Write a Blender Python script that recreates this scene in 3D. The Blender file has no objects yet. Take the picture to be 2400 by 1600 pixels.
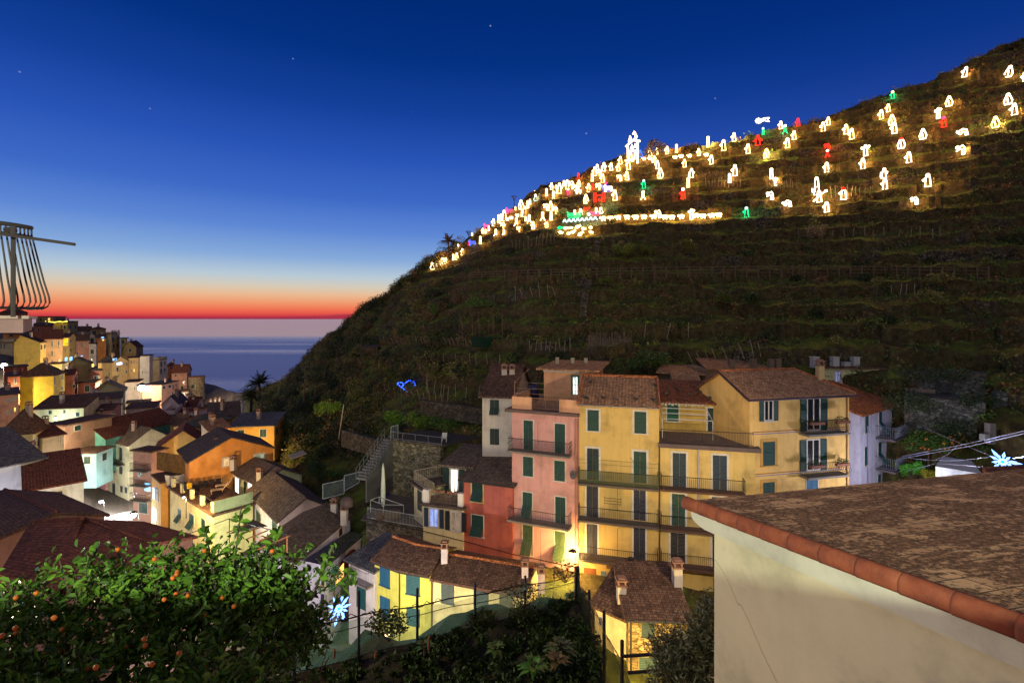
import bpy, bmesh, math, random
import numpy as np
from mathutils import Vector
RN = random.Random(11)
NP = np.random.default_rng(5)
SC = bpy.context.scene
COL = SC.collection
F, HX, HY = 1150.0, 1200.0, 747.0
SEA = -60.0
# survey regions of the photograph: origin and scale, so that measured points become points of the place
REG = {'O': (0, 0, 1), 'L1': (0, 700, .21683), 'L2': (0, 900, .21683), 'L3': (350, 920, .21683), 'L4': (0, 1100, .21683),
       'L5': (350, 1150, .21683), 'L6': (750, 1200, .21683), 'L8': (900, 980, .20408), 'Z1': (1100, 820, .21683),
       'Z2': (1100, 1060, .21683), 'Z3': (1500, 820, .21683), 'Z4': (1500, 1060, .21683), 'Z5': (1900, 820, .21683),
       'Z6': (1200, 1260, .21683), 'R1': (950, 380, .21683), 'R2': (1250, 290, .21683), 'R3': (1650, 240, .21683),
       'R4': (1950, 80, .20408), 'V1': (0, 740, .10841), 'V2': (230, 780, .10841), 'V3': (380, 900, .1301),
       'H5': (700, 600, .2551), 'H6': (1200, 500, .2551), 'H7': (1800, 450, .2551), 'H8': (600, 700, .31881)}
def zc(reg, x, y):
    a, b, s = REG[reg]
    return a + x * s, b + y * s
def P(px, py, Y):
    return Vector(((px - HX) / F * Y, Y, (HY - py) / F * Y))
def V2(px, Y):
    return Vector(((px - HX) / F * Y, Y))
def PZ(px, py, z):
    Y = -z * F / (py - HY)
    return P(px, py, Y)
def lin(c):
    c = c / 255.0
    return c / 12.92 if c <= .04045 else ((c + .055) / 1.055) ** 2.4
def rgb(r, g, b, a=1.0):
    return (lin(r), lin(g), lin(b), a)

# ---------------------------------------------------------------- materials
MATS = {}
class NT:
    def __init__(s, name):
        s.m = bpy.data.materials.new(name); s.m.use_nodes = True
        s.t = s.m.node_tree; s.b = s.t.nodes['Principled BSDF']; s.out = s.t.nodes['Material Output']
    def n(s, typ, **kw):
        nd = s.t.nodes.new(typ)
        for k, v in kw.items():
            if k in nd.inputs: nd.inputs[k].default_value = v
            else: setattr(nd, k, v)
        return nd
    def l(s, a, b): s.t.links.new(a, b)
    def uv(s, sx=1, sy=1, obj=False):
        tc = s.n('ShaderNodeTexCoord'); mp = s.n('ShaderNodeMapping')
        s.l(tc.outputs['Object' if obj else 'UV'], mp.inputs['Vector'])
        mp.inputs['Scale'].default_value = (sx, sy, sx if obj else 1)
        return mp.outputs[0]
    def noise(s, vec, scale, detail=4, rough=.6):
        nd = s.n('ShaderNodeTexNoise'); nd.inputs['Scale'].default_value = scale
        nd.inputs['Detail'].default_value = detail; nd.inputs['Roughness'].default_value = rough
        s.l(vec, nd.inputs['Vector']); return nd.outputs['Fac']
    def ramp(s, fac, stops):
        r = s.n('ShaderNodeValToRGB'); e = r.color_ramp.elements
        while len(e) < len(stops): e.new(.5)
        for i, (p, c) in enumerate(stops):
            e[i].position = p; e[i].color = c if len(c) == 4 else (*c, 1)
        s.l(fac, r.inputs[0]); return r.outputs[0]
    def mix(s, fac, a, b, bl='MIX'):
        m = s.n('ShaderNodeMix'); m.data_type = 'RGBA'; m.blend_type = bl
        for i, x in ((0, fac), (6, a), (7, b)):
            if hasattr(x, 'is_linked') or hasattr(x, 'links'): s.l(x, m.inputs[i])
            elif i == 0: m.inputs[0].default_value = x
            else: m.inputs[i].default_value = x if len(x) == 4 else (*x, 1)
        return m.outputs[2]
    def bump(s, h, strength=.3, dist=.05):
        b = s.n('ShaderNodeBump'); b.inputs['Strength'].default_value = strength; b.inputs['Distance'].default_value = dist
        s.l(h, b.inputs['Height']); s.l(b.outputs[0], s.b.inputs['Normal'])
def sc4(c, k): return (min(c[0] * k, 1), min(c[1] * k, 1), min(c[2] * k, 1), 1)
def plaster(r, g, b, streak=.8):
    k = ('pl', r, g, b, streak)
    if k in MATS: return MATS[k]
    c = rgb(r, g, b); t = NT('plaster')
    u = t.uv()
    n1 = t.ramp(t.noise(u, .55, 6, .65), [(.28, sc4(c, .6)), (.5, c), (.75, sc4(c, 1.14))])
    st = t.ramp(t.noise(t.uv(2.2, .22), 1.0, 5, .7), [(.5, (1, 1, 1)), (.78, (.66, .63, .58))])
    t.l(t.mix(streak, n1, st, 'MULTIPLY'), t.b.inputs['Base Color'])
    t.b.inputs['Roughness'].default_value = .9
    t.bump(t.noise(u, 9, 5, .7), .25, .02)
    MATS[k] = t.m; return t.m
def roofm(kind):
    k = ('roof', kind)
    if k in MATS: return MATS[k]
    t = NT('roof_' + kind); u = t.uv()
    cols = {'slate': ((108, 94, 82), (76, 66, 60)), 'brown': ((112, 86, 70), (78, 58, 48)), 'red': ((126, 78, 60), (88, 56, 46)),
            'orange': ((186, 116, 74), (140, 84, 54)), 'tan': ((176, 136, 100), (134, 98, 72)), 'green': ((92, 96, 76), (62, 66, 54)), 'grey': ((104, 104, 106), (74, 74, 78))}[kind]
    br = t.n('ShaderNodeTexBrick'); t.l(u, br.inputs['Vector'])
    br.inputs['Color1'].default_value = sc4(rgb(*cols[0]), 1.7); br.inputs['Color2'].default_value = sc4(rgb(*cols[1]), 1.7)
    br.inputs['Mortar'].default_value = sc4(rgb(*cols[1]), .6)
    br.inputs['Scale'].default_value = 1.0
    br.inputs['Mortar Size'].default_value = .014; br.inputs['Mortar Smooth'].default_value = .4
    br.inputs['Brick Width'].default_value = .24; br.inputs['Row Height'].default_value = .19
    n1 = t.ramp(t.noise(u, 1.3, 6, .75), [(.3, (.5, .5, .5)), (.5, (1, 1, 1)), (.72, (1.0, .95, .86))])
    n2 = t.ramp(t.noise(u, 5.5, 4, .7), [(.35, (.62, .6, .58)), (.62, (1, 1, 1))])
    c = t.mix(.85, t.mix(.9, br.outputs['Color'], n1, 'MULTIPLY'), n2, 'MULTIPLY')
    li = t.ramp(t.noise(u, 3.1, 6, .8), [(.62, (0, 0, 0)), (.72, (1, 1, 1))])
    c = t.mix(li, c, rgb(118, 112, 92))
    t.l(c, t.b.inputs['Base Color']); t.b.inputs['Roughness'].default_value = .95
    t.b.inputs['Specular IOR Level'].default_value = .15
    inv = t.n('ShaderNodeMath', operation='SUBTRACT'); inv.inputs[0].default_value = 1; t.l(br.outputs['Fac'], inv.inputs[1])
    wv = t.n('ShaderNodeTexWave'); wv.wave_type = 'BANDS'; wv.bands_direction = 'X'; wv.inputs['Scale'].default_value = 1.3
    t.l(u, wv.inputs['Vector'])
    ad = t.n('ShaderNodeMath', operation='ADD'); t.l(inv.outputs[0], ad.inputs[0]); t.l(wv.outputs['Fac'], ad.inputs[1])
    t.bump(ad.outputs[0], .7, .05)
    MATS[k] = t.m; return t.m
def stone(r=120, g=112, b=98, name='stone'):
    k = ('st', r, g, b)
    if k in MATS: return MATS[k]
    t = NT(name); u = t.uv(1, 1.7)
    vo = t.n('ShaderNodeTexVoronoi'); vo.feature = 'F1'; vo.inputs['Scale'].default_value = 3.2; t.l(u, vo.inputs['Vector'])
    ve = t.n('ShaderNodeTexVoronoi'); ve.feature = 'DISTANCE_TO_EDGE'; ve.inputs['Scale'].default_value = 3.2; t.l(u, ve.inputs['Vector'])
    c = rgb(r, g, b)
    bw = t.n('ShaderNodeRGBToBW'); t.l(vo.outputs['Color'], bw.inputs[0])
    cc = t.ramp(bw.outputs[0], [(.2, sc4(c, .5)), (.55, c), (.85, sc4(c, 1.5))])
    e = t.ramp(ve.outputs['Distance'], [(.0, (.18, .17, .15)), (.07, (1, 1, 1))])
    nz = t.ramp(t.noise(u, 1.1, 5, .7), [(.35, (.5, .52, .42)), (.6, (1, 1, 1))])
    t.l(t.mix(1, t.mix(1, cc, e, 'MULTIPLY'), nz, 'MULTIPLY'), t.b.inputs['Base Color'])
    t.b.inputs['Roughness'].default_value = .95
    t.bump(e, .8, .06)
    MATS[k] = t.m; return t.m
def shutm(r=30, g=72, b=62):
    k = ('sh', r, g, b)
    if k in MATS: return MATS[k]
    t = NT('shutter_paint'); u = t.uv()
    w = t.n('ShaderNodeTexWave'); w.bands_direction = 'Y'; w.inputs['Scale'].default_value = 3.3; t.l(u, w.inputs['Vector'])
    c = rgb(r, g, b)
    cc = t.ramp(w.outputs['Fac'], [(.1, sc4(c, .45)), (.5, c), (.9, sc4(c, 1.15))])
    t.l(t.mix(.5, cc, t.ramp(t.noise(u, 2.5), [(.35, (.6, .6, .6)), (.65, (1, 1, 1))]), 'MULTIPLY'), t.b.inputs['Base Color'])
    t.b.inputs['Roughness'].default_value = .55
    t.bump(w.outputs['Fac'], .6, .03)
    MATS[k] = t.m; return t.m
def paint(r, g, b, rough=.6, metal=0.0, var=.25, name='paint'):
    k = ('pt', r, g, b, rough, metal)
    if k in MATS: return MATS[k]
    t = NT(name); c = rgb(r, g, b); u = t.uv(obj=True)
    t.l(t.ramp(t.noise(u, 2.3, 5, .7), [(.3, sc4(c, 1 - var)), (.55, c), (.8, sc4(c, 1 + var * .5))]), t.b.inputs['Base Color'])
    t.b.inputs['Roughness'].default_value = rough; t.b.inputs['Metallic'].default_value = metal
    MATS[k] = t.m; return t.m
def glow(r, g, b, s, name='lamp_glow'):
    k = ('gl', r, g, b, s)
    if k in MATS: return MATS[k]
    t = NT(name); e = t.n('ShaderNodeEmission'); e.inputs[0].default_value = rgb(r, g, b); e.inputs[1].default_value = s
    t.l(e.outputs[0], t.out.inputs[0]); MATS[k] = t.m; return t.m
def glassm():
    if 'glass' in MATS: return MATS['glass']
    t = NT('window_glass'); t.b.inputs['Base Color'].default_value = rgb(28, 32, 40); t.b.inputs['Roughness'].default_value = .08
    MATS['glass'] = t.m; return t.m
def litm(r, g, b, s):
    """a room lit behind a window: brighter and darker patches of curtain and furniture"""
    k = ('lit', r, g, b, s)
    if k in MATS: return MATS[k]
    t = NT('lit_window'); u = t.uv(1, .6)
    c = rgb(r, g, b)
    cc = t.ramp(t.noise(u, 2.2, 3, .5), [(.35, sc4(c, .3)), (.5, c), (.7, sc4(c, 1.4))])
    t.l(cc, t.b.inputs['Emission Color']); t.b.inputs['Emission Strength'].default_value = s
    t.b.inputs['Base Color'].default_value = sc4(c, .5)
    MATS[k] = t.m; return t.m
def leafm(r, g, b, name='leaf', rough=.55, var=.5):
    k = ('lf', r, g, b)
    if k in MATS: return MATS[k]
    t = NT(name); c = rgb(r, g, b)
    oi = t.n('ShaderNodeNewGeometry')
    cc = t.ramp(oi.outputs['Random Per Island'], [(0, sc4(c, 1 - var)), (.5, c), (1, (min(c[0] * (1 + var), 1), min(c[1] * (1 + var * .8), 1), c[2] * 1.1, 1))])
    t.l(cc, t.b.inputs['Base Color']); t.b.inputs['Roughness'].default_value = rough
    t.b.inputs['Specular IOR Level'].default_value = .35
    MATS[k] = t.m; return t.m
def bark(): return paint(84, 68, 52, .95, name='bark')
def metal(): return paint(58, 54, 52, .5, .3, name='dark_iron')
def trimw(): return paint(205, 196, 182, .7, name='white_trim')

# ---------------------------------------------------------------- mesh helpers
def setp(o, label=None, cat=None, group=None, kind=None):
    if label: o['label'] = label
    if cat: o['category'] = cat
    if group: o['group'] = group
    if kind: o['kind'] = kind
    return o
def thing(name, label, cat, loc, group=None):
    o = bpy.data.objects.new(name, None); COL.objects.link(o); o.location = loc
    o.empty_display_size = .2
    return setp(o, label, cat, group)
def wloc(o):
    v = Vector((0, 0, 0))
    while o is not None: v = v + o.location; o = o.parent
    return v
class MB:
    def __init__(s): s.v = []; s.f = []; s.mi = []; s.cur = 0
    def vert(s, p): s.v.append((p[0], p[1], p[2])); return len(s.v) - 1
    def poly(s, pts):
        s.f.append([s.vert(p) for p in pts]); s.mi.append(s.cur)
    def box8(s, q):
        i = [s.vert(p) for p in q]
        for a in ((0, 3, 2, 1), (4, 5, 6, 7), (0, 1, 5, 4), (1, 2, 6, 5), (2, 3, 7, 6), (3, 0, 4, 7)):
            s.f.append([i[k] for k in a]); s.mi.append(s.cur)
    def box(s, o, a, b, c):
        o, a, b, c = Vector(o), Vector(a), Vector(b), Vector(c)
        s.box8([o, o + a, o + a + b, o + b, o + c, o + a + c, o + a + b + c, o + b + c])
    def abox(s, c, sx, sy, sz):
        c = Vector(c); s.box(c - Vector((sx / 2, sy / 2, 0)), (sx, 0, 0), (0, sy, 0), (0, 0, sz))
    def prism(s, pts, d):
        """closed solid: polygon pts pushed by vector d"""
        d = Vector(d); n = len(pts)
        a = [s.vert(p) for p in pts]; b = [s.vert(Vector(p) + d) for p in pts]
        s.f.append(a[::-1]); s.mi.append(s.cur); s.f.append(b); s.mi.append(s.cur)
        for i in range(n):
            j = (i + 1) % n; s.f.append([a[i], a[j], b[j], b[i]]); s.mi.append(s.cur)
    def tube(s, pts, r, n=5, closed=False, r2=None):
        pts = [Vector(p) for p in pts]; m = len(pts); rings = []
        for i, p in enumerate(pts):
            if closed: t = pts[(i + 1) % m] - pts[i - 1]
            else: t = pts[min(i + 1, m - 1)] - pts[max(i - 1, 0)]
            if t.length < 1e-6: t = Vector((0, 0, 1))
            t.normalize()
            x = t.cross(Vector((.31, .17, .93)))
            if x.length < .05: x = t.cross(Vector((1, 0, 0)))
            x.normalize(); y = t.cross(x)
            rr = r if r2 is None else r + (r2 - r) * i / max(m - 1, 1)
            rings.append([s.vert(p + x * (rr * math.cos(k * 2 * math.pi / n)) + y * (rr * math.sin(k * 2 * math.pi / n))) for k in range(n)])
        for i in range(m if closed else m - 1):
            a, b = rings[i], rings[(i + 1) % m]
            for k in range(n):
                s.f.append([a[k], a[(k + 1) % n], b[(k + 1) % n], b[k]]); s.mi.append(s.cur)
        if not closed:
            s.f.append(rings[0][::-1]); s.mi.append(s.cur); s.f.append(rings[-1]); s.mi.append(s.cur)
    def lathe(s, c, prof, n=12):
        c = Vector(c); rings = [[s.vert(c + Vector((r * math.cos(k * 2 * math.pi / n), r * math.sin(k * 2 * math.pi / n), z))) for k in range(n)] for r, z in prof]
        for a, b in zip(rings, rings[1:]):
            for k in range(n):
                s.f.append([a[k], a[(k + 1) % n], b[(k + 1) % n], b[k]]); s.mi.append(s.cur)
        s.f.append(rings[0][::-1]); s.mi.append(s.cur); s.f.append(rings[-1]); s.mi.append(s.cur)
    def build(s, name, mats, parent=None, smooth=False, label=None, uv=True, ud=None):
        if not isinstance(mats, (list, tuple)): mats = [mats]
        off = wloc(parent) if parent is not None else Vector((0, 0, 0))
        me = bpy.data.meshes.new(name)
        bm = bmesh.new()
        vs = [bm.verts.new(Vector(p) - off) for p in s.v]
        for k, f in enumerate(s.f):
            try: fc = bm.faces.new([vs[i] for i in f])
            except ValueError: continue
            fc.material_index = s.mi[k]; fc.smooth = smooth
        bmesh.ops.recalc_face_normals(bm, faces=bm.faces[:])
        if uv:
            ul = bm.loops.layers.uv.new('UVMap')
            for fc in bm.faces:
                n = fc.normal
                if abs(n.z) > .985: u, v = Vector((1, 0, 0)), Vector((0, 1, 0))
                else:
                    u = Vector((-n.y, n.x, 0)).normalized(); v = n.cross(u)
                if ud is not None:
                    u = Vector(ud); u = (u - n * u.dot(n)).normalized(); v = n.cross(u)
                for lp in fc.loops:
                    p = lp.vert.co + off; lp[ul].uv = (p.dot(u), p.dot(v))
        bm.to_mesh(me); bm.free()
        for m in mats: me.materials.append(m)
        o = bpy.data.objects.new(name, me); COL.objects.link(o)
        if parent is not None: o.parent = parent
        if label: o['label'] = label
        return o
    def top(s, name, mats, label, cat, group=None, kind=None, smooth=False):
        """a thing that is one mesh: its origin goes to its base"""
        mn = [min(v[i] for v in s.v) for i in range(3)]; mx = [max(v[i] for v in s.v) for i in range(3)]
        loc = Vector(((mn[0] + mx[0]) / 2, (mn[1] + mx[1]) / 2, mn[2]))
        s.v = [(v[0] - loc.x, v[1] - loc.y, v[2] - loc.z) for v in s.v]
        o = s.build(name, mats, None, smooth); o.location = loc
        return setp(o, label, cat, group, kind)
def quads_obj(name, verts, mats, parent=None, midx=None, tri=False):
    """many loose leaf faces (numpy array n x 4 x 3) as one mesh"""
    off = np.array(wloc(parent)) if parent is not None else np.zeros(3)
    k = verts.shape[1]; n = verts.shape[0]
    me = bpy.data.meshes.new(name)
    me.vertices.add(n * k); me.loops.add(n * k); me.polygons.add(n)
    me.vertices.foreach_set('co', (verts.reshape(-1, 3) - off).astype(np.float32).ravel())
    me.loops.foreach_set('vertex_index', np.arange(n * k, dtype=np.int32))
    me.polygons.foreach_set('loop_start', np.arange(0, n * k, k, dtype=np.int32))
    if not isinstance(mats, (list, tuple)): mats = [mats]
    for m in mats: me.materials.append(m)
    if midx is not None: me.polygons.foreach_set('material_index', np.asarray(midx, dtype=np.int32))
    me.update(calc_edges=True); me.validate()
    o = bpy.data.objects.new(name, me); COL.objects.link(o)
    if parent is not None: o.parent = parent
    return o
def leaves(cen, size, up=.3, aspect=.45, rng=NP, droop=0.0):
    """leaf shapes (pointed, 4 corners) at the points cen"""
    n = len(cen)
    d = rng.normal(size=(n, 3)); d[:, 2] = d[:, 2] * .7 + up; d /= np.linalg.norm(d, axis=1)[:, None] + 1e-9
    r = rng.normal(size=(n, 3)); w = np.cross(d, r); w /= np.linalg.norm(w, axis=1)[:, None] + 1e-9
    s = (size * rng.uniform(.6, 1.35, n))[:, None]
    a = cen; b = cen + d * s * .5 + w * s * aspect * .5; c = cen + d * s; e = cen + d * s * .5 - w * s * aspect * .5
    c = c.copy(); c[:, 2] -= droop * s[:, 0]
    return np.stack([a, b, c, e], 1)
def clump(center, rad, n, rng=NP, hollow=.5):
    d = rng.normal(size=(n, 3)); d /= np.linalg.norm(d, axis=1)[:, None]
    r = rng.uniform(hollow ** 3, 1, n) ** (1 / 3)
    return np.array(center) + d * r[:, None] * np.array(rad)

# ---------------------------------------------------------------- camera, sky, sea
cam = bpy.data.cameras.new('camera'); co = bpy.data.objects.new('camera', cam); COL.objects.link(co)
co.location = (0, 0, 0); co.rotation_euler = (math.pi / 2, 0, 0)
cam.sensor_width = 36; cam.lens = 36 * F / 2400; cam.shift_x = 0; cam.shift_y = -(800 - HY) / 2400
cam.clip_start = .1; cam.clip_end = 150000
SC.camera = co
SC.view_settings.view_transform = 'Standard'; SC.view_settings.look = 'None'; SC.view_settings.exposure = 0; SC.view_settings.gamma = 1
SC.render.engine = 'CYCLES'
SC.cycles.use_denoising = True
SC.cycles.max_bounces = 5; SC.cycles.diffuse_bounces = 2; SC.cycles.glossy_bounces = 2; SC.cycles.transparent_max_bounces = 12
SC.cycles.caustics_reflective = False; SC.cycles.caustics_refractive = False
SC.cycles.sample_clamp_indirect = 4

w = bpy.data.worlds.new('World'); SC.world = w; w.use_nodes = True
t = w.node_tree; t.nodes.clear()
def wn(typ, **kw):
    nd = t.nodes.new(typ)
    for k, v in kw.items(): setattr(nd, k, v)
    return nd
tc = wn('ShaderNodeTexCoord'); sep = wn('ShaderNodeSeparateXYZ'); t.links.new(tc.outputs['Generated'], sep.inputs[0])
def wramp(stops):
    r = wn('ShaderNodeValToRGB'); e = r.color_ramp.elements
    while len(e) < len(stops): e.new(.5)
    for i, (p, c) in enumerate(stops): e[i].position = p; e[i].color = rgb(*c)
    t.links.new(sep.outputs['Z'], r.inputs[0]); return r.outputs[0]
dusk = wramp([(0, (150, 45, 78)), (.004, (190, 54, 68)), (.009, (228, 82, 72)), (.017, (239, 112, 82)), (.029, (240, 150, 106)), (.045, (234, 186, 146)), (.06, (214, 202, 182)),
              (.08, (184, 202, 214)), (.115, (134, 170, 218)), (.165, (94, 136, 212)), (.225, (62, 106, 198)), (.3, (40, 84, 182)), (.38, (20, 64, 154)), (.46, (5, 49, 130)), (.53, (1, 43, 118)), (1, (0, 22, 72))])
anti = wramp([(0, (52, 58, 108)), (.1, (50, 66, 132)), (.3, (36, 62, 146)), (.4, (8, 50, 130)), (.5, (1, 42, 116)), (1, (0, 22, 72))])
dt = wn('ShaderNodeVectorMath', operation='DOT_PRODUCT'); fl = wn('ShaderNodeVectorMath', operation='MULTIPLY'); fl.inputs[1].default_value = (1, 1, 0)
nm = wn('ShaderNodeVectorMath', operation='NORMALIZE')
t.links.new(tc.outputs['Generated'], fl.inputs[0]); t.links.new(fl.outputs[0], nm.inputs[0]); t.links.new(nm.outputs[0], dt.inputs[0])
dt.inputs[1].default_value = (-.56, .828, 0)
mr = wn('ShaderNodeMapRange'); mr.interpolation_type = 'SMOOTHSTEP'; t.links.new(dt.outputs['Value'], mr.inputs[0])
mr.inputs[1].default_value = -.1; mr.inputs[2].default_value = .92
back = wramp([(0, (150, 122, 122)), (.15, (128, 110, 124)), (.35, (92, 88, 116)), (.6, (40, 56, 104)), (.9, (0, 26, 80)), (1, (0, 22, 72))])
br_ = wn('ShaderNodeMapRange'); br_.interpolation_type = 'SMOOTHSTEP'; t.links.new(dt.outputs['Value'], br_.inputs[0]); br_.inputs[1].default_value = -.15; br_.inputs[2].default_value = -.6
bk = wn('ShaderNodeMix', data_type='RGBA'); t.links.new(br_.outputs[0], bk.inputs[0]); t.links.new(anti, bk.inputs[6]); t.links.new(back, bk.inputs[7]); anti = bk.outputs[2]
mx = wn('ShaderNodeMix', data_type='RGBA'); t.links.new(mr.outputs[0], mx.inputs[0]); t.links.new(anti, mx.inputs[6]); t.links.new(dusk, mx.inputs[7])
# thin cloud bank low over the sea
cn = wn('ShaderNodeTexNoise'); cm = wn('ShaderNodeMapping'); cm.inputs['Scale'].default_value = (5, 5, 120)
t.links.new(tc.outputs['Generated'], cm.inputs[0]); t.links.new(cm.outputs[0], cn.inputs['Vector']); cn.inputs['Scale'].default_value = 1.0
cn.inputs['Detail'].default_value = 5
cr = wn('ShaderNodeMapRange'); t.links.new(cn.outputs['Fac'], cr.inputs[0]); cr.inputs[1].default_value = .5; cr.inputs[2].default_value = .68
ch = wn('ShaderNodeMapRange'); t.links.new(sep.outputs['Z'], ch.inputs[0]); ch.inputs[1].default_value = .024; ch.inputs[2].default_value = .006
cx = wn('ShaderNodeMapRange'); t.links.new(sep.outputs['X'], cx.inputs[0]); cx.inputs[1].default_value = -.52; cx.inputs[2].default_value = -.33
mu = wn('ShaderNodeMath', operation='MULTIPLY'); t.links.new(cr.outputs[0], mu.inputs[0]); t.links.new(ch.outputs[0], mu.inputs[1])
mu2 = wn('ShaderNodeMath', operation='MULTIPLY'); t.links.new(mu.outputs[0], mu2.inputs[0]); t.links.new(cx.outputs[0], mu2.inputs[1])
cl = wn('ShaderNodeMix', data_type='RGBA'); t.links.new(mu2.outputs[0], cl.inputs[0]); t.links.new(mx.outputs[2], cl.inputs[6]); cl.inputs[7].default_value = rgb(120, 32, 74)
# stars
vo = wn('ShaderNodeTexVoronoi'); vo.inputs['Scale'].default_value = 20; t.links.new(tc.outputs['Generated'], vo.inputs['Vector'])
sr = wn('ShaderNodeMapRange'); t.links.new(vo.outputs['Distance'], sr.inputs[0]); sr.inputs[1].default_value = .04; sr.inputs[2].default_value = .02
sh = wn('ShaderNodeMapRange'); t.links.new(sep.outputs['Z'], sh.inputs[0]); sh.inputs[1].default_value = .2; sh.inputs[2].default_value = .45; sh.inputs[4].default_value = .32
sm = wn('ShaderNodeMath', operation='MULTIPLY'); t.links.new(sr.outputs[0], sm.inputs[0]); t.links.new(sh.outputs[0], sm.inputs[1])
ad = wn('ShaderNodeMix', data_type='RGBA', blend_type='ADD'); ad.inputs[0].default_value = 1
t.links.new(cl.outputs[2], ad.inputs[6]); t.links.new(sm.outputs[0], ad.inputs[7])
bg = wn('ShaderNodeBackground'); bg.inputs[1].default_value = 1.0; t.links.new(ad.outputs[2], bg.inputs[0])
wo = wn('ShaderNodeOutputWorld'); t.links.new(bg.outputs[0], wo.inputs[0])

def sea():
    m = MB()
    ys = [60, 150, 300, 600, 1500, 4000, 12000, 40000, 100000]
    for a, b in zip(ys, ys[1:]):
        m.poly([(-1.6 * a - 600, a, SEA), (1.4 * a + 200, a, SEA), (1.4 * b + 200, b, SEA), (-1.6 * b - 600, b, SEA)])
    t = NT('sea_water'); t.b.inputs['Base Color'].default_value = rgb(40, 100, 170); t.b.inputs['IOR'].default_value = 1.4; t.b.inputs['Specular IOR Level'].default_value = .9
    u = t.uv(.004, .012, True)
    tc = t.n('ShaderNodeTexCoord'); sp = t.n('ShaderNodeSeparateXYZ'); t.l(tc.outputs['Object'], sp.inputs[0])
    # calm slicks and wind-ruffled water: far out the water lies calmer
    nz = t.noise(t.uv(.0006, .004, True), 1.0, 3, .5)
    far = t.n('ShaderNodeMapRange'); t.l(sp.outputs['Y'], far.inputs[0]); far.inputs[1].default_value = 1150; far.inputs[2].default_value = 1750
    ms = t.ramp(nz, [(.5, (0, 0, 0)), (.64, (.8, .8, .8))])
    mxx = t.n('ShaderNodeMath', operation='MAXIMUM'); t.l(far.outputs[0], mxx.inputs[0]); t.l(ms, mxx.inputs[1])
    ro = t.n('ShaderNodeMapRange'); t.l(mxx.outputs[0], ro.inputs[0]); ro.inputs[3].default_value = .3; ro.inputs[4].default_value = .16
    t.l(ro.outputs[0], t.b.inputs['Roughness'])
    bs = t.n('ShaderNodeMapRange'); t.l(mxx.outputs[0], bs.inputs[0]); bs.inputs[3].default_value = .55; bs.inputs[4].default_value = .07
    t.l(t.mix(mxx.outputs[0], (.8, .95, 1.0), (1.0, 1.0, 1.0)), t.b.inputs['Specular Tint'])
    h = t.noise(t.uv(.12, .3, True), 1.0, 4, .6)
    b = t.n('ShaderNodeBump'); b.inputs['Distance'].default_value = 1.2; t.l(bs.outputs[0], b.inputs['Strength']); t.l(h, b.inputs['Height']); t.l(b.outputs[0], t.b.inputs['Normal'])
    o = m.build('sea', t.m); setp(o, None, None, None, 'structure')
sea()
# ---------------------------------------------------------------- terrain: surveyed profiles (bearing px -> [(py, distance)])
TAB = [
 (-420, [(1500, 30), (1300, 40), (1000, 80), (850, 112), (747.5, 150), (700, 200)]),
 (0, [(1500, 38), (1300, 50), (1100, 76), (950, 107), (872, 127), (792, 172), (757, 215)]),
 (150, [(1500, 42), (1300, 55), (1150, 70), (1010, 102), (905, 140), (810, 190), (772, 220)]),
 (300, [(1500, 44), (1300, 60), (1215, 72), (1100, 94), (1000, 122), (950, 160), (880, 212), (850, 240)]),
 (450, [(1500, 44), (1300, 60), (1200, 71), (1100, 90), (1000, 128), (955, 180), (935, 215)]),
 (560, [(1500, 42), (1250, 60), (1150, 68), (1080, 80), (1000, 110), (968, 135), (958, 150)]),
 (612, [(1500, 41), (1250, 58), (1150, 66), (1080, 77), (1000, 105), (968, 128), (948, 147)]),
 (650, [(1500, 40), (1250, 56), (1150, 64), (1080, 74), (1000, 100), (950, 125), (908, 148)]),
 (775, [(1500, 38), (1250, 52), (1150, 60), (1050, 70), (950, 88), (870, 110), (796, 138)]),
 (860, [(1500, 37), (1250, 50), (1150, 57), (1050, 65), (950, 77), (850, 95), (770, 119), (722, 133)]),
 (1020, [(1480, 35), (1250, 47), (1120, 52), (1000, 60), (900, 68), (800, 80), (720, 92), (655, 108), (613, 121)]),
 (1133, [(1700, 23.5), (1330, 37.5), (1250, 43.5), (1100, 50), (950, 58), (850, 66), (760, 74.5), (655, 83), (580, 101), (538, 122)]),
 (1275, [(1700, 23.5), (1330, 36.5), (1255, 42.5), (1100, 46), (1000, 50), (850, 56), (760, 63), (650, 72), (560, 83), (510, 94), (439, 117)]),
 (1470, [(1700, 24), (1350, 35), (1262, 42), (1000, 48), (870, 50.5), (760, 60), (650, 70), (530, 82), (507, 86), (440, 96), (367, 110)]),
 (1653, [(1700, 24), (1370, 34), (1265, 41.5), (1000, 46.5), (870, 48.5), (760, 57), (648, 67.5), (530, 78.5), (495, 84), (420, 93), (345, 104)]),
 (1888, [(1700, 22), (1400, 32.5), (1280, 40), (1000, 45), (870, 46), (760, 54), (645, 64), (540, 74), (480, 80), (400, 88), (330, 95), (291, 100)]),
 (2122, [(1700, 21), (1300, 33), (1180, 38), (950, 41.5), (850, 43.5), (760, 49.5), (641, 60.5), (520, 70), (420, 79), (300, 88), (209, 97)]),
 (2400, [(1350, 20), (1150, 29), (930, 36.5), (800, 44), (636, 57), (520, 64), (400, 71), (250, 82), (94, 95)]),
 (2820, [(1350, 16), (1100, 24), (850, 34), (630, 48), (400, 58), (150, 72), (-60, 86)])]
NQ = 90
_px = np.array([c[0] for c in TAB], float)
_zb = []; _zr = []; _YQ = []
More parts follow.
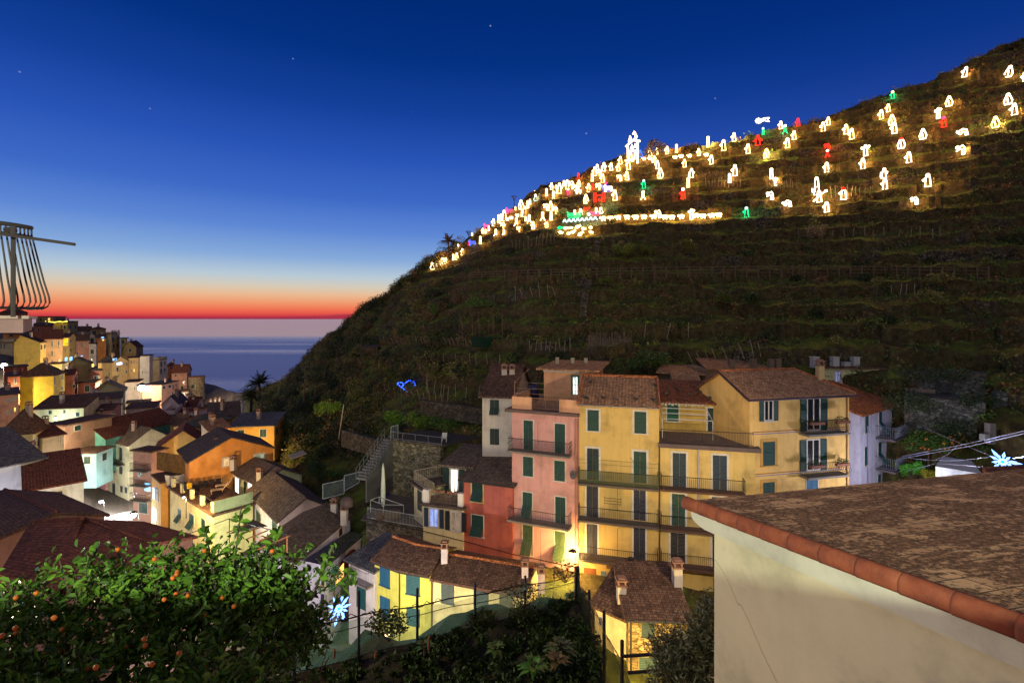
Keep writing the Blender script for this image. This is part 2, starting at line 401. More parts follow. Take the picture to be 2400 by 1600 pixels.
for c in TAB:
    Y = np.array([p[1] for p in c[1]], float); z = np.array([(HY - p[0]) / F * p[1] for p in c[1]])
    for i in range(1, len(z)): z[i] = max(z[i], z[i - 1] + .12)
    _zb.append(z[0]); _zr.append(z[-1])
    _YQ.append(np.interp(np.linspace(z[0], z[-1], NQ), z, Y))
_zb = np.array(_zb); _zr = np.array(_zr); _YQ = np.array(_YQ)
def _sm(px):
    i = int(np.clip(np.searchsorted(_px, px) - 1, 0, len(_px) - 2)); f = (px - _px[i]) / (_px[i + 1] - _px[i])
    f = min(max(f, 0), 1); g = f * f * (3 - 2 * f); return i, .5 * f + .5 * g
def hn(px, s, k=0):
    return sum(math.sin(px * s * a + k * 1.7 + b) for a, b in ((1, 0), (1.9, 2.1), (3.7, 4.3))) / 3
def column(px):
    i, f = _sm(px)
    zb = _zb[i] * (1 - f) + _zb[i + 1] * f; zr = _zr[i] * (1 - f) + _zr[i + 1] * f
    zr += hn(px, .045) * .35 + hn(px, .17, 3) * .22
    return zb, zr, _YQ[i] * (1 - f) + _YQ[i + 1] * f
STEP = 2.3
LEV = [-32 + STEP * k for k in range(44)]
def tblend(px): return min(max((px - 800) / 260, 0), 1)
def profile(px):
    """the terraced ground along one bearing: list of (Y, z)"""
    zb, zr, YQ = column(px); T = tblend(px); out = []
    q = np.linspace(zb, zr, NQ)
    for k, z0 in enumerate(LEV):
        z0 = z0 + T * (.42 * hn(px, .006, k) + .2 * hn(px, .05, k + 9))
        z0 = min(max(z0, zb), zr)
        Y0 = float(np.interp(z0, q, YQ)) + .25 * hn(px, .03, k)
        zt = min(z0 + STEP * (.62 + .16 * hn(px, .02, k + 4)) * T, zr) if z0 > zb + .02 else z0
        out.append((Y0, z0)); out.append((Y0 + .18 + (1 - T) * .5 * STEP, zt if T > 0 else z0))
    return out
COLS = [(-420 + 7 * i) for i in range(463)]
PROF = [profile(px) for px in COLS]
def prof_at(px):
    k = min(max((px + 420) / 7, 0), len(COLS) - 1.001); i = int(k); f = k - i
    return [(a[0] * (1 - f) + b[0] * f, a[1] * (1 - f) + b[1] * f) for a, b in zip(PROF[i], PROF[i + 1])]
def ground(px, py):
    """where the sight line through (px, py) meets the hill: world point"""
    s = (HY - py) / F; pr = prof_at(px)
    for (Y0, z0), (Y1, z1) in zip(pr, pr[1:]):
        d0 = z0 - s * Y0; d1 = z1 - s * Y1
        if d0 <= 0 <= d1 and d1 > d0:
            f = -d0 / (d1 - d0); Y = Y0 + (Y1 - Y0) * f
            return Vector(((px - HX) / F * Y, Y, z0 + (z1 - z0) * f))
    Y, z = max(pr, key=lambda a: a[1] / a[0])
    return Vector(((px - HX) / F * Y, Y, z))
def level_pt(px, z):
    zb, zr, YQ = column(px); Y = float(np.interp(z, np.linspace(zb, zr, NQ), YQ))
    return Vector(((px - HX) / F * Y, Y, z))
def terrain():
    m = MB(); rows = []
    for px, pr in zip(COLS, PROF):
        c = []
        y0, z0 = pr[0]
        pre = [(y0 * .55, z0 - 3.0), (y0 * .8, z0 - 1.0)]
        yl, zl = pr[-1]
        post = [(yl + 5, zl - 1.2), (yl + 14, zl - 6), (yl + 45, zl - 34), (yl + 70, SEA - 4)] if px < 1250 else [(yl + 6, zl - .8), (yl + 25, zl - 5), (yl + 60, zl - 22), (yl + 120, SEA - 4)]
        for Y, z in pre + pr + post: c.append(((px - HX) / F * Y, Y, z))
        rows.append(c)
    n = len(rows[0]); bm = bmesh.new()
    vs = [[bm.verts.new(p) for p in c] for c in rows]
    for a, b in zip(vs, vs[1:]):
        for k in range(n - 1):
            fc = bm.faces.new((a[k], b[k], b[k + 1], a[k + 1])); fc.material_index = 1 if a[0].co.x / a[0].co.y < -.545 else 0
    bmesh.ops.remove_doubles(bm, verts=bm.verts[:], dist=.004)
    bmesh.ops.recalc_face_normals(bm, faces=bm.faces[:])
    up = sum(1 if f.normal.z > 0 else -1 for f in bm.faces)
    if up < 0: bmesh.ops.reverse_faces(bm, faces=bm.faces[:])
    me = bpy.data.meshes.new('hillside'); bm.to_mesh(me); bm.free()
    t = NT('hill_ground'); g = t.n('ShaderNodeNewGeometry'); sp = t.n('ShaderNodeSeparateXYZ'); t.l(g.outputs['Normal'], sp.inputs[0])
    u = t.uv(1, 1, True)
    grass = t.ramp(t.noise(u, .5, 6, .7), [(.3, rgb(62, 62, 34)), (.5, rgb(108, 116, 46)), (.7, rgb(136, 142, 58))])
    dirt = t.ramp(t.noise(u, 1.6, 6, .75), [(.3, rgb(46, 42, 28)), (.5, rgb(84, 74, 48)), (.72, rgb(112, 104, 66))])
    vo = t.n('ShaderNodeTexVoronoi'); vo.inputs['Scale'].default_value = 4.6; t.l(t.uv(1, 1, True), vo.inputs['Vector'])
    bw = t.n('ShaderNodeRGBToBW'); t.l(vo.outputs['Color'], bw.inputs[0])
    wall = t.ramp(bw.outputs[0], [(.2, rgb(50, 46, 38)), (.6, rgb(90, 82, 68)), (.9, rgb(128, 118, 100))])
    wsel = t.ramp(t.noise(u, .16, 3, .6), [(.56, (0, 0, 0)), (.66, (1, 1, 1))])
    steep = t.mix(wsel, dirt, wall)
    nf = t.n('ShaderNodeMapRange'); t.l(sp.outputs['Z'], nf.inputs[0]); nf.inputs[1].default_value = .45; nf.inputs[2].default_value = .8
    gsel = t.mix(t.ramp(t.noise(u, .3, 4, .6), [(.42, (0, 0, 0)), (.58, (1, 1, 1))]), dirt, grass)
    t.l(t.mix(nf.outputs[0], steep, gsel), t.b.inputs['Base Color']); t.b.inputs['Roughness'].default_value = 1
    t.b.inputs['Specular IOR Level'].default_value = .1
    t.bump(t.noise(u, 3, 6, .8), .9, .25)
    me.materials.append(t.m); me.materials.append(paint(96, 86, 76, .95, var=.5, name='village_ground'))
    o = bpy.data.objects.new('hillside', me); COL.objects.link(o); setp(o, None, None, None, 'structure')
terrain()
# ---------------------------------------------------------------- glowing wire figures on the terraces
def circ(cx, cz, r, n=8, rz=None):
    return [(cx + r * math.cos(2 * math.pi * k / n), cz + (rz or r) * math.sin(2 * math.pi * k / n)) for k in range(n)]
HEAD = ('h', circ(0, .88, .1), 1)
SH = {  # piece (h head / b body), outline in heights, closed
 'robe': ('robed figure with one arm out', [HEAD, ('b', [(-.1, .75), (.12, .75), (.2, .0), (-.16, 0)], 1), ('b', [(-.1, .7), (-.32, .52), (-.26, .44), (-.08, .5)], 0)]),
 'robe2': ('robed figure with a staff', [HEAD, ('b', [(-.12, .76), (.1, .76), (.17, .0), (-.2, 0)], 1), ('b', [(.1, .66), (.3, .55), (.26, .45), (.12, .52)], 0), ('b', [(-.3, .0), (-.26, .62)], 0)]),
 'wide': ('broad cloaked figure', [HEAD, ('b', [(-.13, .77), (.13, .77), (.28, .3), (.2, 0), (-.22, 0), (-.27, .32)], 1), ('b', [(-.05, .6), (0, .05)], 0)]),
 'slim': ('slim standing figure', [HEAD, ('b', [(-.08, .76), (.08, .76), (.11, .0), (-.11, 0)], 1)]),
 'bend': ('stooping figure', [('h', circ(-.26, .7, .1), 1), ('b', [(-.14, .72), (.08, .84), (.22, .6), (.26, 0), (.06, 0), (.04, .5), (-.12, .52)], 1), ('b', [(-.1, .55), (-.34, .36)], 0)]),
 'kneel': ('kneeling figure', [('h', circ(-.02, .85, .13), 1), ('b', [(-.1, .68), (.14, .68), (.36, .05), (-.2, .05), (-.28, .3)], 1)]),
 'stride': ('striding figure with legs apart', [HEAD, ('b', [(-.1, .76), (.1, .76), (.08, .42), (-.08, .42)], 1), ('b', [(-.06, .42), (-.26, 0)], 0), ('b', [(.06, .42), (.24, 0)], 0), ('b', [(-.14, .3), (.14, .3)], 0)]),
 'angel': ('winged figure', [HEAD, ('b', [(-.09, .76), (.09, .76), (.22, 0), (-.22, 0)], 1), ('b', [(-.09, .72), (-.42, .42), (-.14, .36)], 0), ('b', [(.09, .72), (.42, .42), (.14, .36)], 0)]),
 'arms': ('figure with both arms raised', [HEAD, ('b', [(-.12, .74), (-.42, .82), (-.4, .7), (-.14, .6), (-.16, 0), (.18, 0), (.14, .6), (.4, .84), (.36, .9), (.12, .76)], 1)]),
 'tool': ('figure swinging a long tool', [HEAD, ('b', [(-.1, .76), (.12, .76), (.2, .0), (-.14, 0)], 1), ('b', [(-.42, .1), (.12, .62), (.5, .9)], 0), ('b', circ(.52, .9, .07), 1)]),
 'tall': ('tall doubled figure', [('h', circ(0, .93, .06), 1), ('b', [(-.07, .86), (.07, .86), (.1, .45), (-.08, .45)], 1), ('b', [(-.07, .45), (.1, .45), (.12, 0), (-.12, 0)], 1), ('b', [(-.08, .3), (-.22, .38), (-.2, .18), (-.08, .12)], 0)]),
 'arch': ('crouching arched figure', [('h', circ(-.52, .66, .13), 1), ('b', [(-.42, .72), (0, .98), (.42, .8), (.56, 0), (.3, 0), (.22, .5), (-.02, .6), (-.24, .2), (-.4, .3)], 1)]),
 'sheep': ('sheep', [('b', circ(0, .6, .52, 10, .3), 1), ('h', circ(-.6, .72, .16, 7), 1), ('b', [(-.3, .34), (-.32, 0)], 0), ('b', [(.28, .34), (.32, 0)], 0), ('b', [(-.3, .62), (.34, .6)], 0)]),
 'fish': ('fish', [('b', [(-.7, .5), (-.3, .8), (.2, .72), (.5, .5), (.8, .8), (.8, .2), (.5, .5), (.2, .25), (-.3, .2)], 1), ('h', circ(-.42, .52, .07, 6), 1)]),
 'ring': ('round fish', [('b', circ(0, .5, .5, 10, .42), 1), ('h', circ(0, .5, .16, 6), 1)]),
 'boat': ('rowing boat', [('b', [(-1.1, .95), (-1.0, .15), (-.8, 0), (.8, 0), (1.02, .2), (1.1, .95), (.9, .66), (-.9, .66)], 1), ('b', [(-.95, .35), (.95, .35)], 0)]),
 'camel': ('camel with a rider', [('b', [(-.55, .7), (-.2, .62), (-.05, .8), (.12, .62), (.42, .62), (.5, 0), (.38, 0), (.34, .36), (-.1, .34), (-.12, 0), (-.26, 0), (-.3, .5), (-.5, .56)], 1), ('h', circ(.02, .98, .1), 1)]),
 'beast': ('standing animal', [('b', [(-.5, .95), (-.36, .6), (.42, .62), (.5, 0), (.34, 0), (.3, .34), (-.3, .34), (-.32, 0), (-.48, 0), (-.5, .5), (-.66, .72)], 1)]),
 'castle': ('castle gate with two towers', [('b', [(-.9, 0), (-.9, .8), (-.96, 1), (-.5, 1), (-.55, .8), (-.55, 0)], 1), ('b', [(.55, 0), (.55, .8), (.5, 1), (.96, 1), (.9, .8), (.9, 0)], 1), ('b', [(-.55, .55), (-.3, .78), (.3, .78), (.55, .55)], 0), ('h', circ(0, .2, .1, 6), 1)]),
}
GC = {'w': glow(255, 208, 142, 7), 'k': glow(255, 218, 180, 7), 'r': glow(255, 40, 28, 3.2), 'g': glow(10, 220, 130, 2.4), 'b': glow(60, 90, 255, 4), 'y': glow(255, 220, 120, 7), 'm': glow(255, 60, 110, 3.5), 'c': glow(205, 235, 230, 2.5)}
GL = {'w': (1, .47, .12), 'k': (1, .5, .15), 'r': (1, .25, .08), 'g': (.2, 1, .5), 'b': (.3, .4, 1), 'y': (1, .75, .25), 'm': (1, .3, .35), 'c': (.8, 1, .95)}
def figure_bulb(o, pos, h, c):
    L = bpy.data.lights.new('bulb', 'POINT'); L.energy = {'y': 1300, 'w': 430, 'k': 480}.get(c, 260) * min(h, 2.2) / 2; L.color = GL[c]; L.shadow_soft_size = .35
    b = bpy.data.objects.new('bulb', L); COL.objects.link(b); b.parent = o; b.location = pos - o.location
GW = {'w': 'white', 'k': 'cool white', 'r': 'red', 'g': 'green', 'b': 'blue', 'y': 'yellow white', 'm': 'pink red', 'c': 'pale'}
ORD = ['', 'leftmost', 'second', 'third', 'fourth', 'fifth', 'sixth', 'seventh', 'eighth', 'ninth', 'tenth', 'eleventh', 'twelfth', 'thirteenth', 'fourteenth', 'fifteenth', 'sixteenth', 'seventeenth', 'eighteenth', 'nineteenth', 'twentieth'] + ['twenty-' + s for s in ('first', 'second', 'third', 'fourth', 'fifth', 'sixth', 'seventh', 'eighth', 'ninth')] + ['thirtieth'] + ['thirty-' + s for s in ('first', 'second', 'third', 'fourth', 'fifth', 'sixth', 'seventh', 'eighth', 'ninth')]
def figure(shape, px, pt, pb, cols, label, cat, group, name, Y=None, r=.095, asp=1.0, rot=0.0):
    """cols: body colour, then head colour"""
    g = ground(px, pb) if Y is None else P(px, pb, Y)
    base = Vector((g.x, g.y, g.z))
    top = (HY - pt) / F * g.y
    h = max(top - base.z, .3)
    v = Vector((base.x, base.y)).normalized(); u = Vector((v.y, -v.x)) * asp
    base.y -= .25; base.z -= .02 if Y is None else 0
    ca, sa = math.cos(rot), math.sin(rot)
    def pt3(p):
        x, z = p[0], p[1]
        x, z = x * ca - (z - .5) * sa, x * sa + (z - .5) * ca + .5
        return base + Vector((u.x * x * h, u.y * x * h, z * h))
    ph, pieces = SH[shape]
    bc = cols[0]; hc = cols[1] if len(cols) > 1 else cols[0]
    bits = {}
    for k, pts, cl in pieces:
        m = bits.setdefault('b' if bc == hc else k, MB())
        m.tube([pt3(p) for p in pts], r, 5, bool(cl))
    if bc == hc:
        o = bits['b'].top(name, GC[bc], label, cat, group, smooth=True); figure_bulb(o, base + Vector((0, -.55, h * .45)), h, bc); return o
    root = thing(name, label, cat, base, group)
    for k, m in bits.items():
        m.build({'h': 'head_outline', 'b': 'body_outline'}[k], GC[hc if k == 'h' else bc], root, smooth=True)
    figure_bulb(root, base + Vector((0, -.55, h * .45)), h, bc)
    return root
def cluster(where, rows, cat='light figure', group='glowing figures on the terraced hillside'):
    it = []
    for row in rows:
        reg, x, y0, y1, shape, cols = row[:6]
        px, p0 = zc(reg, x, y0); _, p1 = zc(reg, x, y1)
        it.append((px, p0, p1, shape, cols, row[6] if len(row) > 6 else {}))
    it.sort(key=lambda a: a[0])
    for i, (px, p0, p1, shape, cols, kw) in enumerate(it):
        bc = GW[cols[0]]; hc = GW[cols[-1]]
        cw = bc if bc == hc else bc + ' and ' + hc
        o = 'leftmost' if i == 0 else ('rightmost' if i == len(it) - 1 else ORD[i + 1] + ' from the left')
        nm = {'sheep': 'glowing_sheep', 'fish': 'glowing_fish', 'ring': 'glowing_fish', 'boat': 'glowing_boat', 'camel': 'glowing_camel', 'beast': 'glowing_animal', 'castle': 'glowing_castle'}.get(shape, 'glowing_figure')
        ph = SH[shape][0]
        if len(ph.split()) > 4: ph = ' '.join(ph.split()[:2])
        ph = {'figure with': 'open-armed figure', 'figure swinging': 'tool-swinging figure', 'robed figure': 'robed figure'}.get(ph, ph)
        figure(shape, px, p0, p1, cols, f'{cw} {ph}, {o.replace(" from the left", " from left") if len((cw + ph + where).split()) > 9 else o} {where}', cat, group, nm, **kw)
cluster('beside and below the ridge palm', [
 ('R1', 293, 1085, 1160, 'kneel', 'w'), ('R1', 340, 1100, 1150, 'slim', 'w'), ('R1', 375, 1070, 1115, 'slim', 'w'), ('R1', 396, 1040, 1115, 'stride', 'w'),
 ('R1', 412, 1035, 1080, 'slim', 'w'), ('R1', 438, 1032, 1100, 'robe', 'w'), ('R1', 520, 995, 1060, 'slim', 'w'), ('R1', 558, 980, 1055, 'robe', 'w'),
 ('R1', 572, 890, 945, 'slim', 'k'), ('R1', 617, 935, 1005, 'robe', 'w'), ('R1', 687, 865, 900, 'slim', 'r'), ('R1', 728, 835, 900, 'beast', 'b'),
 ('R1', 723, 765, 795, 'slim', 'w'), ('R1', 812, 803, 885, 'slim', 'w')])
cluster('on the slope by the bare tree', [
 ('R1', 838, 715, 770, 'robe', 'w'), ('R1', 868, 725, 772, 'slim', 'w'), ('R1', 882, 663, 715, 'beast', 'm'), ('R1', 903, 690, 745, 'slim', 'w'),
 ('R1', 953, 613, 690, 'robe', 'w'), ('R1', 978, 725, 800, 'stride', 'w'), ('R1', 1010, 570, 660, 'slim', 'w'), ('R1', 1033, 565, 635, 'slim', 'w'),
 ('R1', 1068, 520, 635, 'robe', 'w'), ('R1', 1055, 640, 720, 'bend', 'w'), ('R1', 1065, 730, 790, 'stride', 'w'), ('R1', 1130, 490, 560, 'beast', 'm'),
 ('R1', 1190, 485, 520, 'slim', 'w'), ('R1', 1250, 410, 510, 'wide', 'w'), ('R1', 1287, 478, 592, 'robe2', 'w'), ('R1', 1300, 590, 640, 'slim', 'w'),
 ('R1', 1323, 418, 505, 'slim', 'w'), ('R1', 1347, 405, 458, 'slim', 'w'), ('R1', 1200, 600, 692, 'stride', 'w'), ('R1', 1228, 690, 755, 'bend', 'w'),
 ('R1', 1340, 570, 665, 'stride', 'w'), ('R1', 1380, 645, 725, 'robe', 'w'), ('R1', 1398, 312, 350, 'angel', 'w', {'Y': 120}), ('R1', 1408, 350, 425, 'kneel', 'cw'),
 ('R1', 1522, 440, 525, 'bend', 'w'), ('R1', 1570, 425, 525, 'robe', 'w'), ('R1', 1620, 470, 560, 'bend', 'w'), ('R1', 1575, 540, 630, 'slim', 'w'),
 ('R1', 1485, 540, 635, 'stride', 'w'), ('R1', 1525, 635, 705, 'robe', 'wr')])
cluster('under the bare tree', [('R1', 1108, 603, 636, 'sheep', 'w'), ('R1', 1150, 588, 620, 'sheep', 'w'), ('R1', 1218, 562, 598, 'sheep', 'w')], 'light sheep', 'glowing sheep on the hill')
cluster('above the glowing boats', [
 ('R1', 1525, 288, 370, 'slim', 'w'), ('R1', 1600, 315, 395, 'slim', 'w'), ('R1', 1580, 228, 300, 'robe', 'w'), ('R1', 1630, 252, 288, 'kneel', 'w'),
 ('R1', 1665, 228, 340, 'robe2', 'w'), ('R1', 1715, 203, 262, 'kneel', 'w'), ('R1', 1748, 195, 295, 'robe', 'w'), ('R1', 1795, 193, 285, 'bend', 'w'),
 ('R1', 1760, 290, 355, 'robe', 'mw'), ('R1', 1830, 232, 292, 'beast', 'w'), ('R1', 1875, 198, 268, 'robe', 'w'), ('R1', 1866, 280, 345, 'camel', 'k'),
 ('R1', 1868, 123, 205, 'slim', 'r'), ('R1', 1980, 235, 325, 'robe', 'w'), ('R1', 2025, 235, 300, 'slim', 'r'),
 ('R1', 2088, 218, 305, 'bend', 'w'), ('R1', 2165, 228, 320, 'camel', 'bm'), ('R1', 2195, 240, 318, 'beast', 'k'), ('R1', 1950, 352, 445, 'wide', 'w'), ('R1', 2093, 338, 432, 'castle', 'r', {'asp': .66}),
 ('R1', 2262, 303, 415, 'robe', 'w'), ('R1', 2018, 125, 210, 'slim', 'w'), ('R1', 2046, 55, 150, 'robe', 'w'), ('R1', 2072, 28, 115, 'robe', 'w'),
 ('R1', 2092, 72, 155, 'bend', 'w'), ('R1', 2130, 132, 225, 'robe', 'w'), ('R1', 2145, 8, 100, 'robe2', 'kw'), ('R1', 2222, 12, 92, 'robe', 'w')])
cluster('in the pair of boats', [('R1', 1822, 534, 600, 'boat', 'g'), ('R1', 2058, 530, 580, 'boat', 'm')], 'light boat', 'glowing boats')
cluster('above the two lit boats', [('R1', 1960, 488, 520, 'boat', 'r', {'asp': .85})], 'light boat', 'glowing boats')
cluster('standing in a glowing boat', [('R1', 1830, 520, 572, 'slim', 'k'), ('R1', 1893, 506, 572, 'kneel', 'k'), ('R1', 2060, 495, 560, 'slim', 'k'), ('R1', 2113, 490, 558, 'kneel', 'k')])
cluster('in the shoal below the boats', [('R1', 1672, 690, 730, 'fish', 'g'), ('R1', 1733, 698, 730, 'fish', 'w'), ('R1', 1787, 698, 722, 'fish', 'w'), ('R1', 1860, 680, 720, 'fish', 'w', {'rot': .4}),
 ('R1', 1925, 705, 735, 'fish', 'w'), ('R1', 2000, 695, 724, 'ring', 'w'), ('R1', 1675, 742, 776, 'fish', 'w', {'rot': -.3}), ('R1', 1765, 752, 790, 'fish', 'w', {'rot': .35}), ('R1', 1815, 738, 770, 'fish', 'w', {'rot': .7}),
 ('R1', 1890, 755, 798, 'fish', 'w', {'rot': .6}), ('R1', 2003, 742, 772, 'fish', 'w', {'rot': -.3})], 'light fish', 'glowing fish')
cluster('in the long row of sheep', [('R2', x, y - 24, y + 26, 'sheep', 'w', {'r': .1}) for x, y in ((755, 1026), (838, 1024), (918, 1016), (1010, 1012), (1105, 1012), (1192, 1008), (1298, 1006), (1418, 1010), (1495, 1012), (1597, 1006), (1755, 994), (1830, 1000), (1925, 994), (2000, 988))], 'light sheep', 'glowing sheep in the long row')
cluster('among the long row of sheep', [('R2', 1345, 922, 1022, 'bend', 'w'), ('R2', 1703, 922, 1035, 'arms', 'w', {'asp': .7})])
cluster('on the terraces around the stable', [
 ('R2', 1152, 288, 365, 'kneel', 'b'), ('R2', 1258, 268, 355, 'robe', 'w'), ('R2', 1335, 262, 340, 'arms', 'w', {'asp': .6}), ('R2', 1440, 247, 330, 'robe', 'w'), ('R2', 1543, 228, 315, 'slim', 'w'),
 ('R2', 1783, 273, 350, 'robe', 'w'), ('R2', 1630, 390, 472, 'robe', 'w'), ('R2', 1918, 343, 440, 'robe', 'w'), ('R2', 1303, 350, 420, 'robe2', 'w'), ('R2', 1337, 400, 490, 'robe', 'w'), ('R2', 1368, 483, 592, 'wide', 'w'),
 ('R2', 1025, 400, 500, 'robe', 'w'), ('R2', 1122, 365, 430, 'slim', 'w'), ('R2', 938, 358, 440, 'robe', 'w'), ('R2', 915, 433, 515, 'robe', 'w'),
 ('R2', 930, 543, 622, 'bend', 'w'), ('R2', 1008, 518, 612, 'robe', 'w'), ('R2', 1190, 608, 702, 'robe', 'gc'), ('R2', 1183, 728, 826, 'stride', 'w'),
 ('R2', 1705, 488, 586, 'robe2', 'w'), ('R2', 1668, 588, 690, 'slim', 'w'), ('R2', 1612, 698, 815, 'robe', 'rk'), ('R2', 2172, 448, 566, 'robe', 'k'), ('R2', 2115, 543, 640, 'slim', 'k')])
cluster('grazing near the stable', [('R2', 1010, 392, 420, 'sheep', 'w'), ('R2', 1068, 388, 416, 'sheep', 'w'), ('R2', 1195, 368, 398, 'sheep', 'w'), ('R2', 1255, 365, 394, 'sheep', 'w'),
 ('R2', 1530, 350, 384, 'sheep', 'w'), ('R2', 1595, 338, 374, 'sheep', 'w'), ('R2', 1685, 334, 368, 'sheep', 'w'), ('R2', 1868, 322, 358, 'sheep', 'w')], 'light sheep', 'glowing sheep on the hill')
cluster('along the skyline right of the stable', [
 ('R3', 38, 373, 487, 'slim', 'y'), ('R3', 205, 408, 524, 'robe', 'w'), ('R3', 318, 333, 425, 'robe', 'y'), ('R3', 575, 358, 465, 'angel', 'r'), ('R3', 632, 278, 356, 'slim', 'gc'), ('R3', 468, 453, 556, 'robe', 'w'),
 ('R3', 822, 208, 290, 'robe', 'w'), ('R3', 868, 248, 345, 'stride', 'gk'), ('R3', 1008, 178, 260, 'robe', 'r'), ('R3', 965, 313, 405, 'robe', 'w'), ('R3', 893, 388, 495, 'robe', 'w'), ('R3', 668, 505, 605, 'wide', 'y'),
 ('R3', 1278, 218, 316, 'robe', 'w'), ('R3', 1335, 166, 250, 'robe', 'w'), ('R3', 1525, 243, 346, 'robe', 'w'), ('R3', 1585, 288, 402, 'robe', 'w'),
 ('R3', 1980, 25, 108, 'robe', 'w'), ('R3', 1905, 86, 185, 'robe', 'w'), ('R3', 2020, 138, 246, 'wide', 'w'), ('R3', 2045, 223, 340, 'robe', 'k'), ('R4', 685, 662, 746, 'robe', 'gw')])
cluster('on the middle terraces', [
 ('R3', 2120, 385, 500, 'wide', 'kr'), ('R3', 1325, 438, 520, 'bend', 'r'), ('R3', 1325, 518, 596, 'stride', 'rk'), ('R3', 1735, 463, 582, 'arms', 'k', {'asp': .8}), ('R3', 1705, 608, 720, 'robe', 'k'),
 ('R3', 1315, 653, 756, 'robe', 'k'), ('R3', 2200, 540, 655, 'robe', 'k'), ('R3', 720, 716, 830, 'slim', 'k'), ('R3', 765, 816, 902, 'arms', 'k', {'asp': .6}), ('R3', 710, 953, 1056, 'bend', 'k'),
 ('R3', 890, 1062, 1132, 'arch', 'k'), ('R3', 450, 1133, 1243, 'robe', 'gc'), ('R3', 1207, 812, 1002, 'tall', 'k'), ('R3', 1232, 956, 1080, 'tool', 'k'), ('R3', 1495, 922, 1052, 'robe', 'kr'),
 ('R3', 1935, 716, 820, 'robe2', 'k'), ('R3', 1942, 828, 940, 'robe', 'k'), ('R3', 2265, 1012, 1106, 'bend', 'k'), ('R3', 1313, 1078, 1187, 'robe', 'k'), ('O', 2171, 408, 438, 'robe', 'k')])
cluster('on the upper terraces under the crest', [
 ('R4', 1515, 388, 496, 'robe', 'k', {'rot': -.2}), ('R4', 2018, 373, 496, 'wide', 'k', {'rot': -.2}), ('R4', 2195, 448, 545, 'robe', 'k'), ('R4', 1330, 718, 832, 'wide', 'w'), ('R4', 2005, 688, 812, 'wide', 'k'),
 ('R4', 2075, 803, 932, 'robe', 'k'), ('R4', 1205, 853, 976, 'arms', 'k', {'asp': .6}), ('R4', 1268, 953, 1072, 'robe', 'rm'), ('R4', 1030, 1093, 1208, 'wide', 'k'), ('R4', 1485, 1093, 1172, 'arch', 'k'),
 ('R4', 1860, 953, 1077, 'wide', 'y'), ('R4', 1470, 1263, 1392, 'bend', 'k')])
# the stable on the ridge
def stable():
    gx, gy = zc('R2', 1078, 388); g = ground(gx, gy); Y = g.y
    q = lambda x, y: P(*zc('R2', x, y), Y)
    root = thing('glowing_stable', 'tall white glowing stable with crib figures inside on the ridge', 'light stable', g)
    m = MB()
    for pts in ([(1022, 250), (1022, 388)], [(1128, 200), (1128, 388)], [(1000, 248), (1080, 178), (1155, 190)], [(1022, 300), (1128, 290)]): m.tube([q(*p) for p in pts], .2, 6)
    m.build('stable_frame', GC['w'], root)
    for cx, y0, y1 in ((1050, 300, 382), (1105, 290, 382)):
        m = MB(); m.tube([q(cx - 16, y1), q(cx - 8, y0 + 22), q(cx + 8, y0 + 22), q(cx + 16, y1)], .17, 5, True); m.tube([q(cx + 9 * math.cos(a), y0 + 10 - 9 * math.sin(a)) for a in np.linspace(0, 5.6, 8)], .17, 5, True)
        m.build('crib_figure', GC['w'], root)
    for cx, cy in ((1065, 240), (1098, 232)):
        m = MB(); m.tube([q(cx - 12, cy + 28), q(cx, cy - 14), q(cx + 12, cy + 28)], .17, 5, True); m.build('angel_outline', GC['w'], root)
    for cx, y0, y1 in ((1044, 135, 195), (1106, 113, 168), (1088, 86, 112)):
        m = MB(); m.tube([q(cx - 12, y1), q(cx + 3, y0), q(cx + 14, (y0 + y1) / 2), q(cx + 6, y1)], .18, 5, True); m.build('roof_ornament', GC['w'], root)
stable()
def comet():
    g = ground(*zc('R3', 632, 372)); Y = g.y
    q = lambda x, y: P(*zc('R3', x, y), Y)
    root = thing('glowing_comet', 'white glowing comet star with trailing tail above the ridge', 'light star', g)
    m = MB()
    for k in range(4):
        a = k * math.pi / 4; m.tube([q(590 - 34 * math.cos(a), 200 - 30 * math.sin(a)), q(590 + 34 * math.cos(a), 200 + 30 * math.sin(a))], .12, 5)
    m.build('star_rays', GC['k'], root)
    m = MB(); m.tube([q(612, 185), q(660, 172), q(708, 168), q(690, 186), q(704, 208), q(655, 196), q(612, 205)], .1, 5)
    m.build('star_tail', GC['k'], root)
    m = MB(); m.tube([q(620, 205), q(640, 260), q(632, 372)], .04, 4); m.tube([q(650, 200), q(675, 250)], .03, 4); m.build('star_pole', metal(), root)
comet()
def wave_boards():
    k = 0
    for x in range(1725, 2100, 47):
        y = 660 - (x - 1700) * .085
        a = ground(*zc('R1', x, y))
        s = a.y / F * .21683
        m = MB(); b = a + Vector((0, -.3, 0))
        m.tube([b + Vector((dx * s, 0, dz * s)) for dx, dz in ((-22, 4), (-12, 26), (0, 34), (6, 26), (0, 20), (12, 8), (22, 4))], .12, 5)
        k += 1
        m.top('glowing_wave', GC['c'], f'pale glowing wave outline, {ORD[k] if k == 1 else ORD[k] + " from the left"} in the row under the boats', 'light wave', 'glowing waves under the boats')
wave_boards()
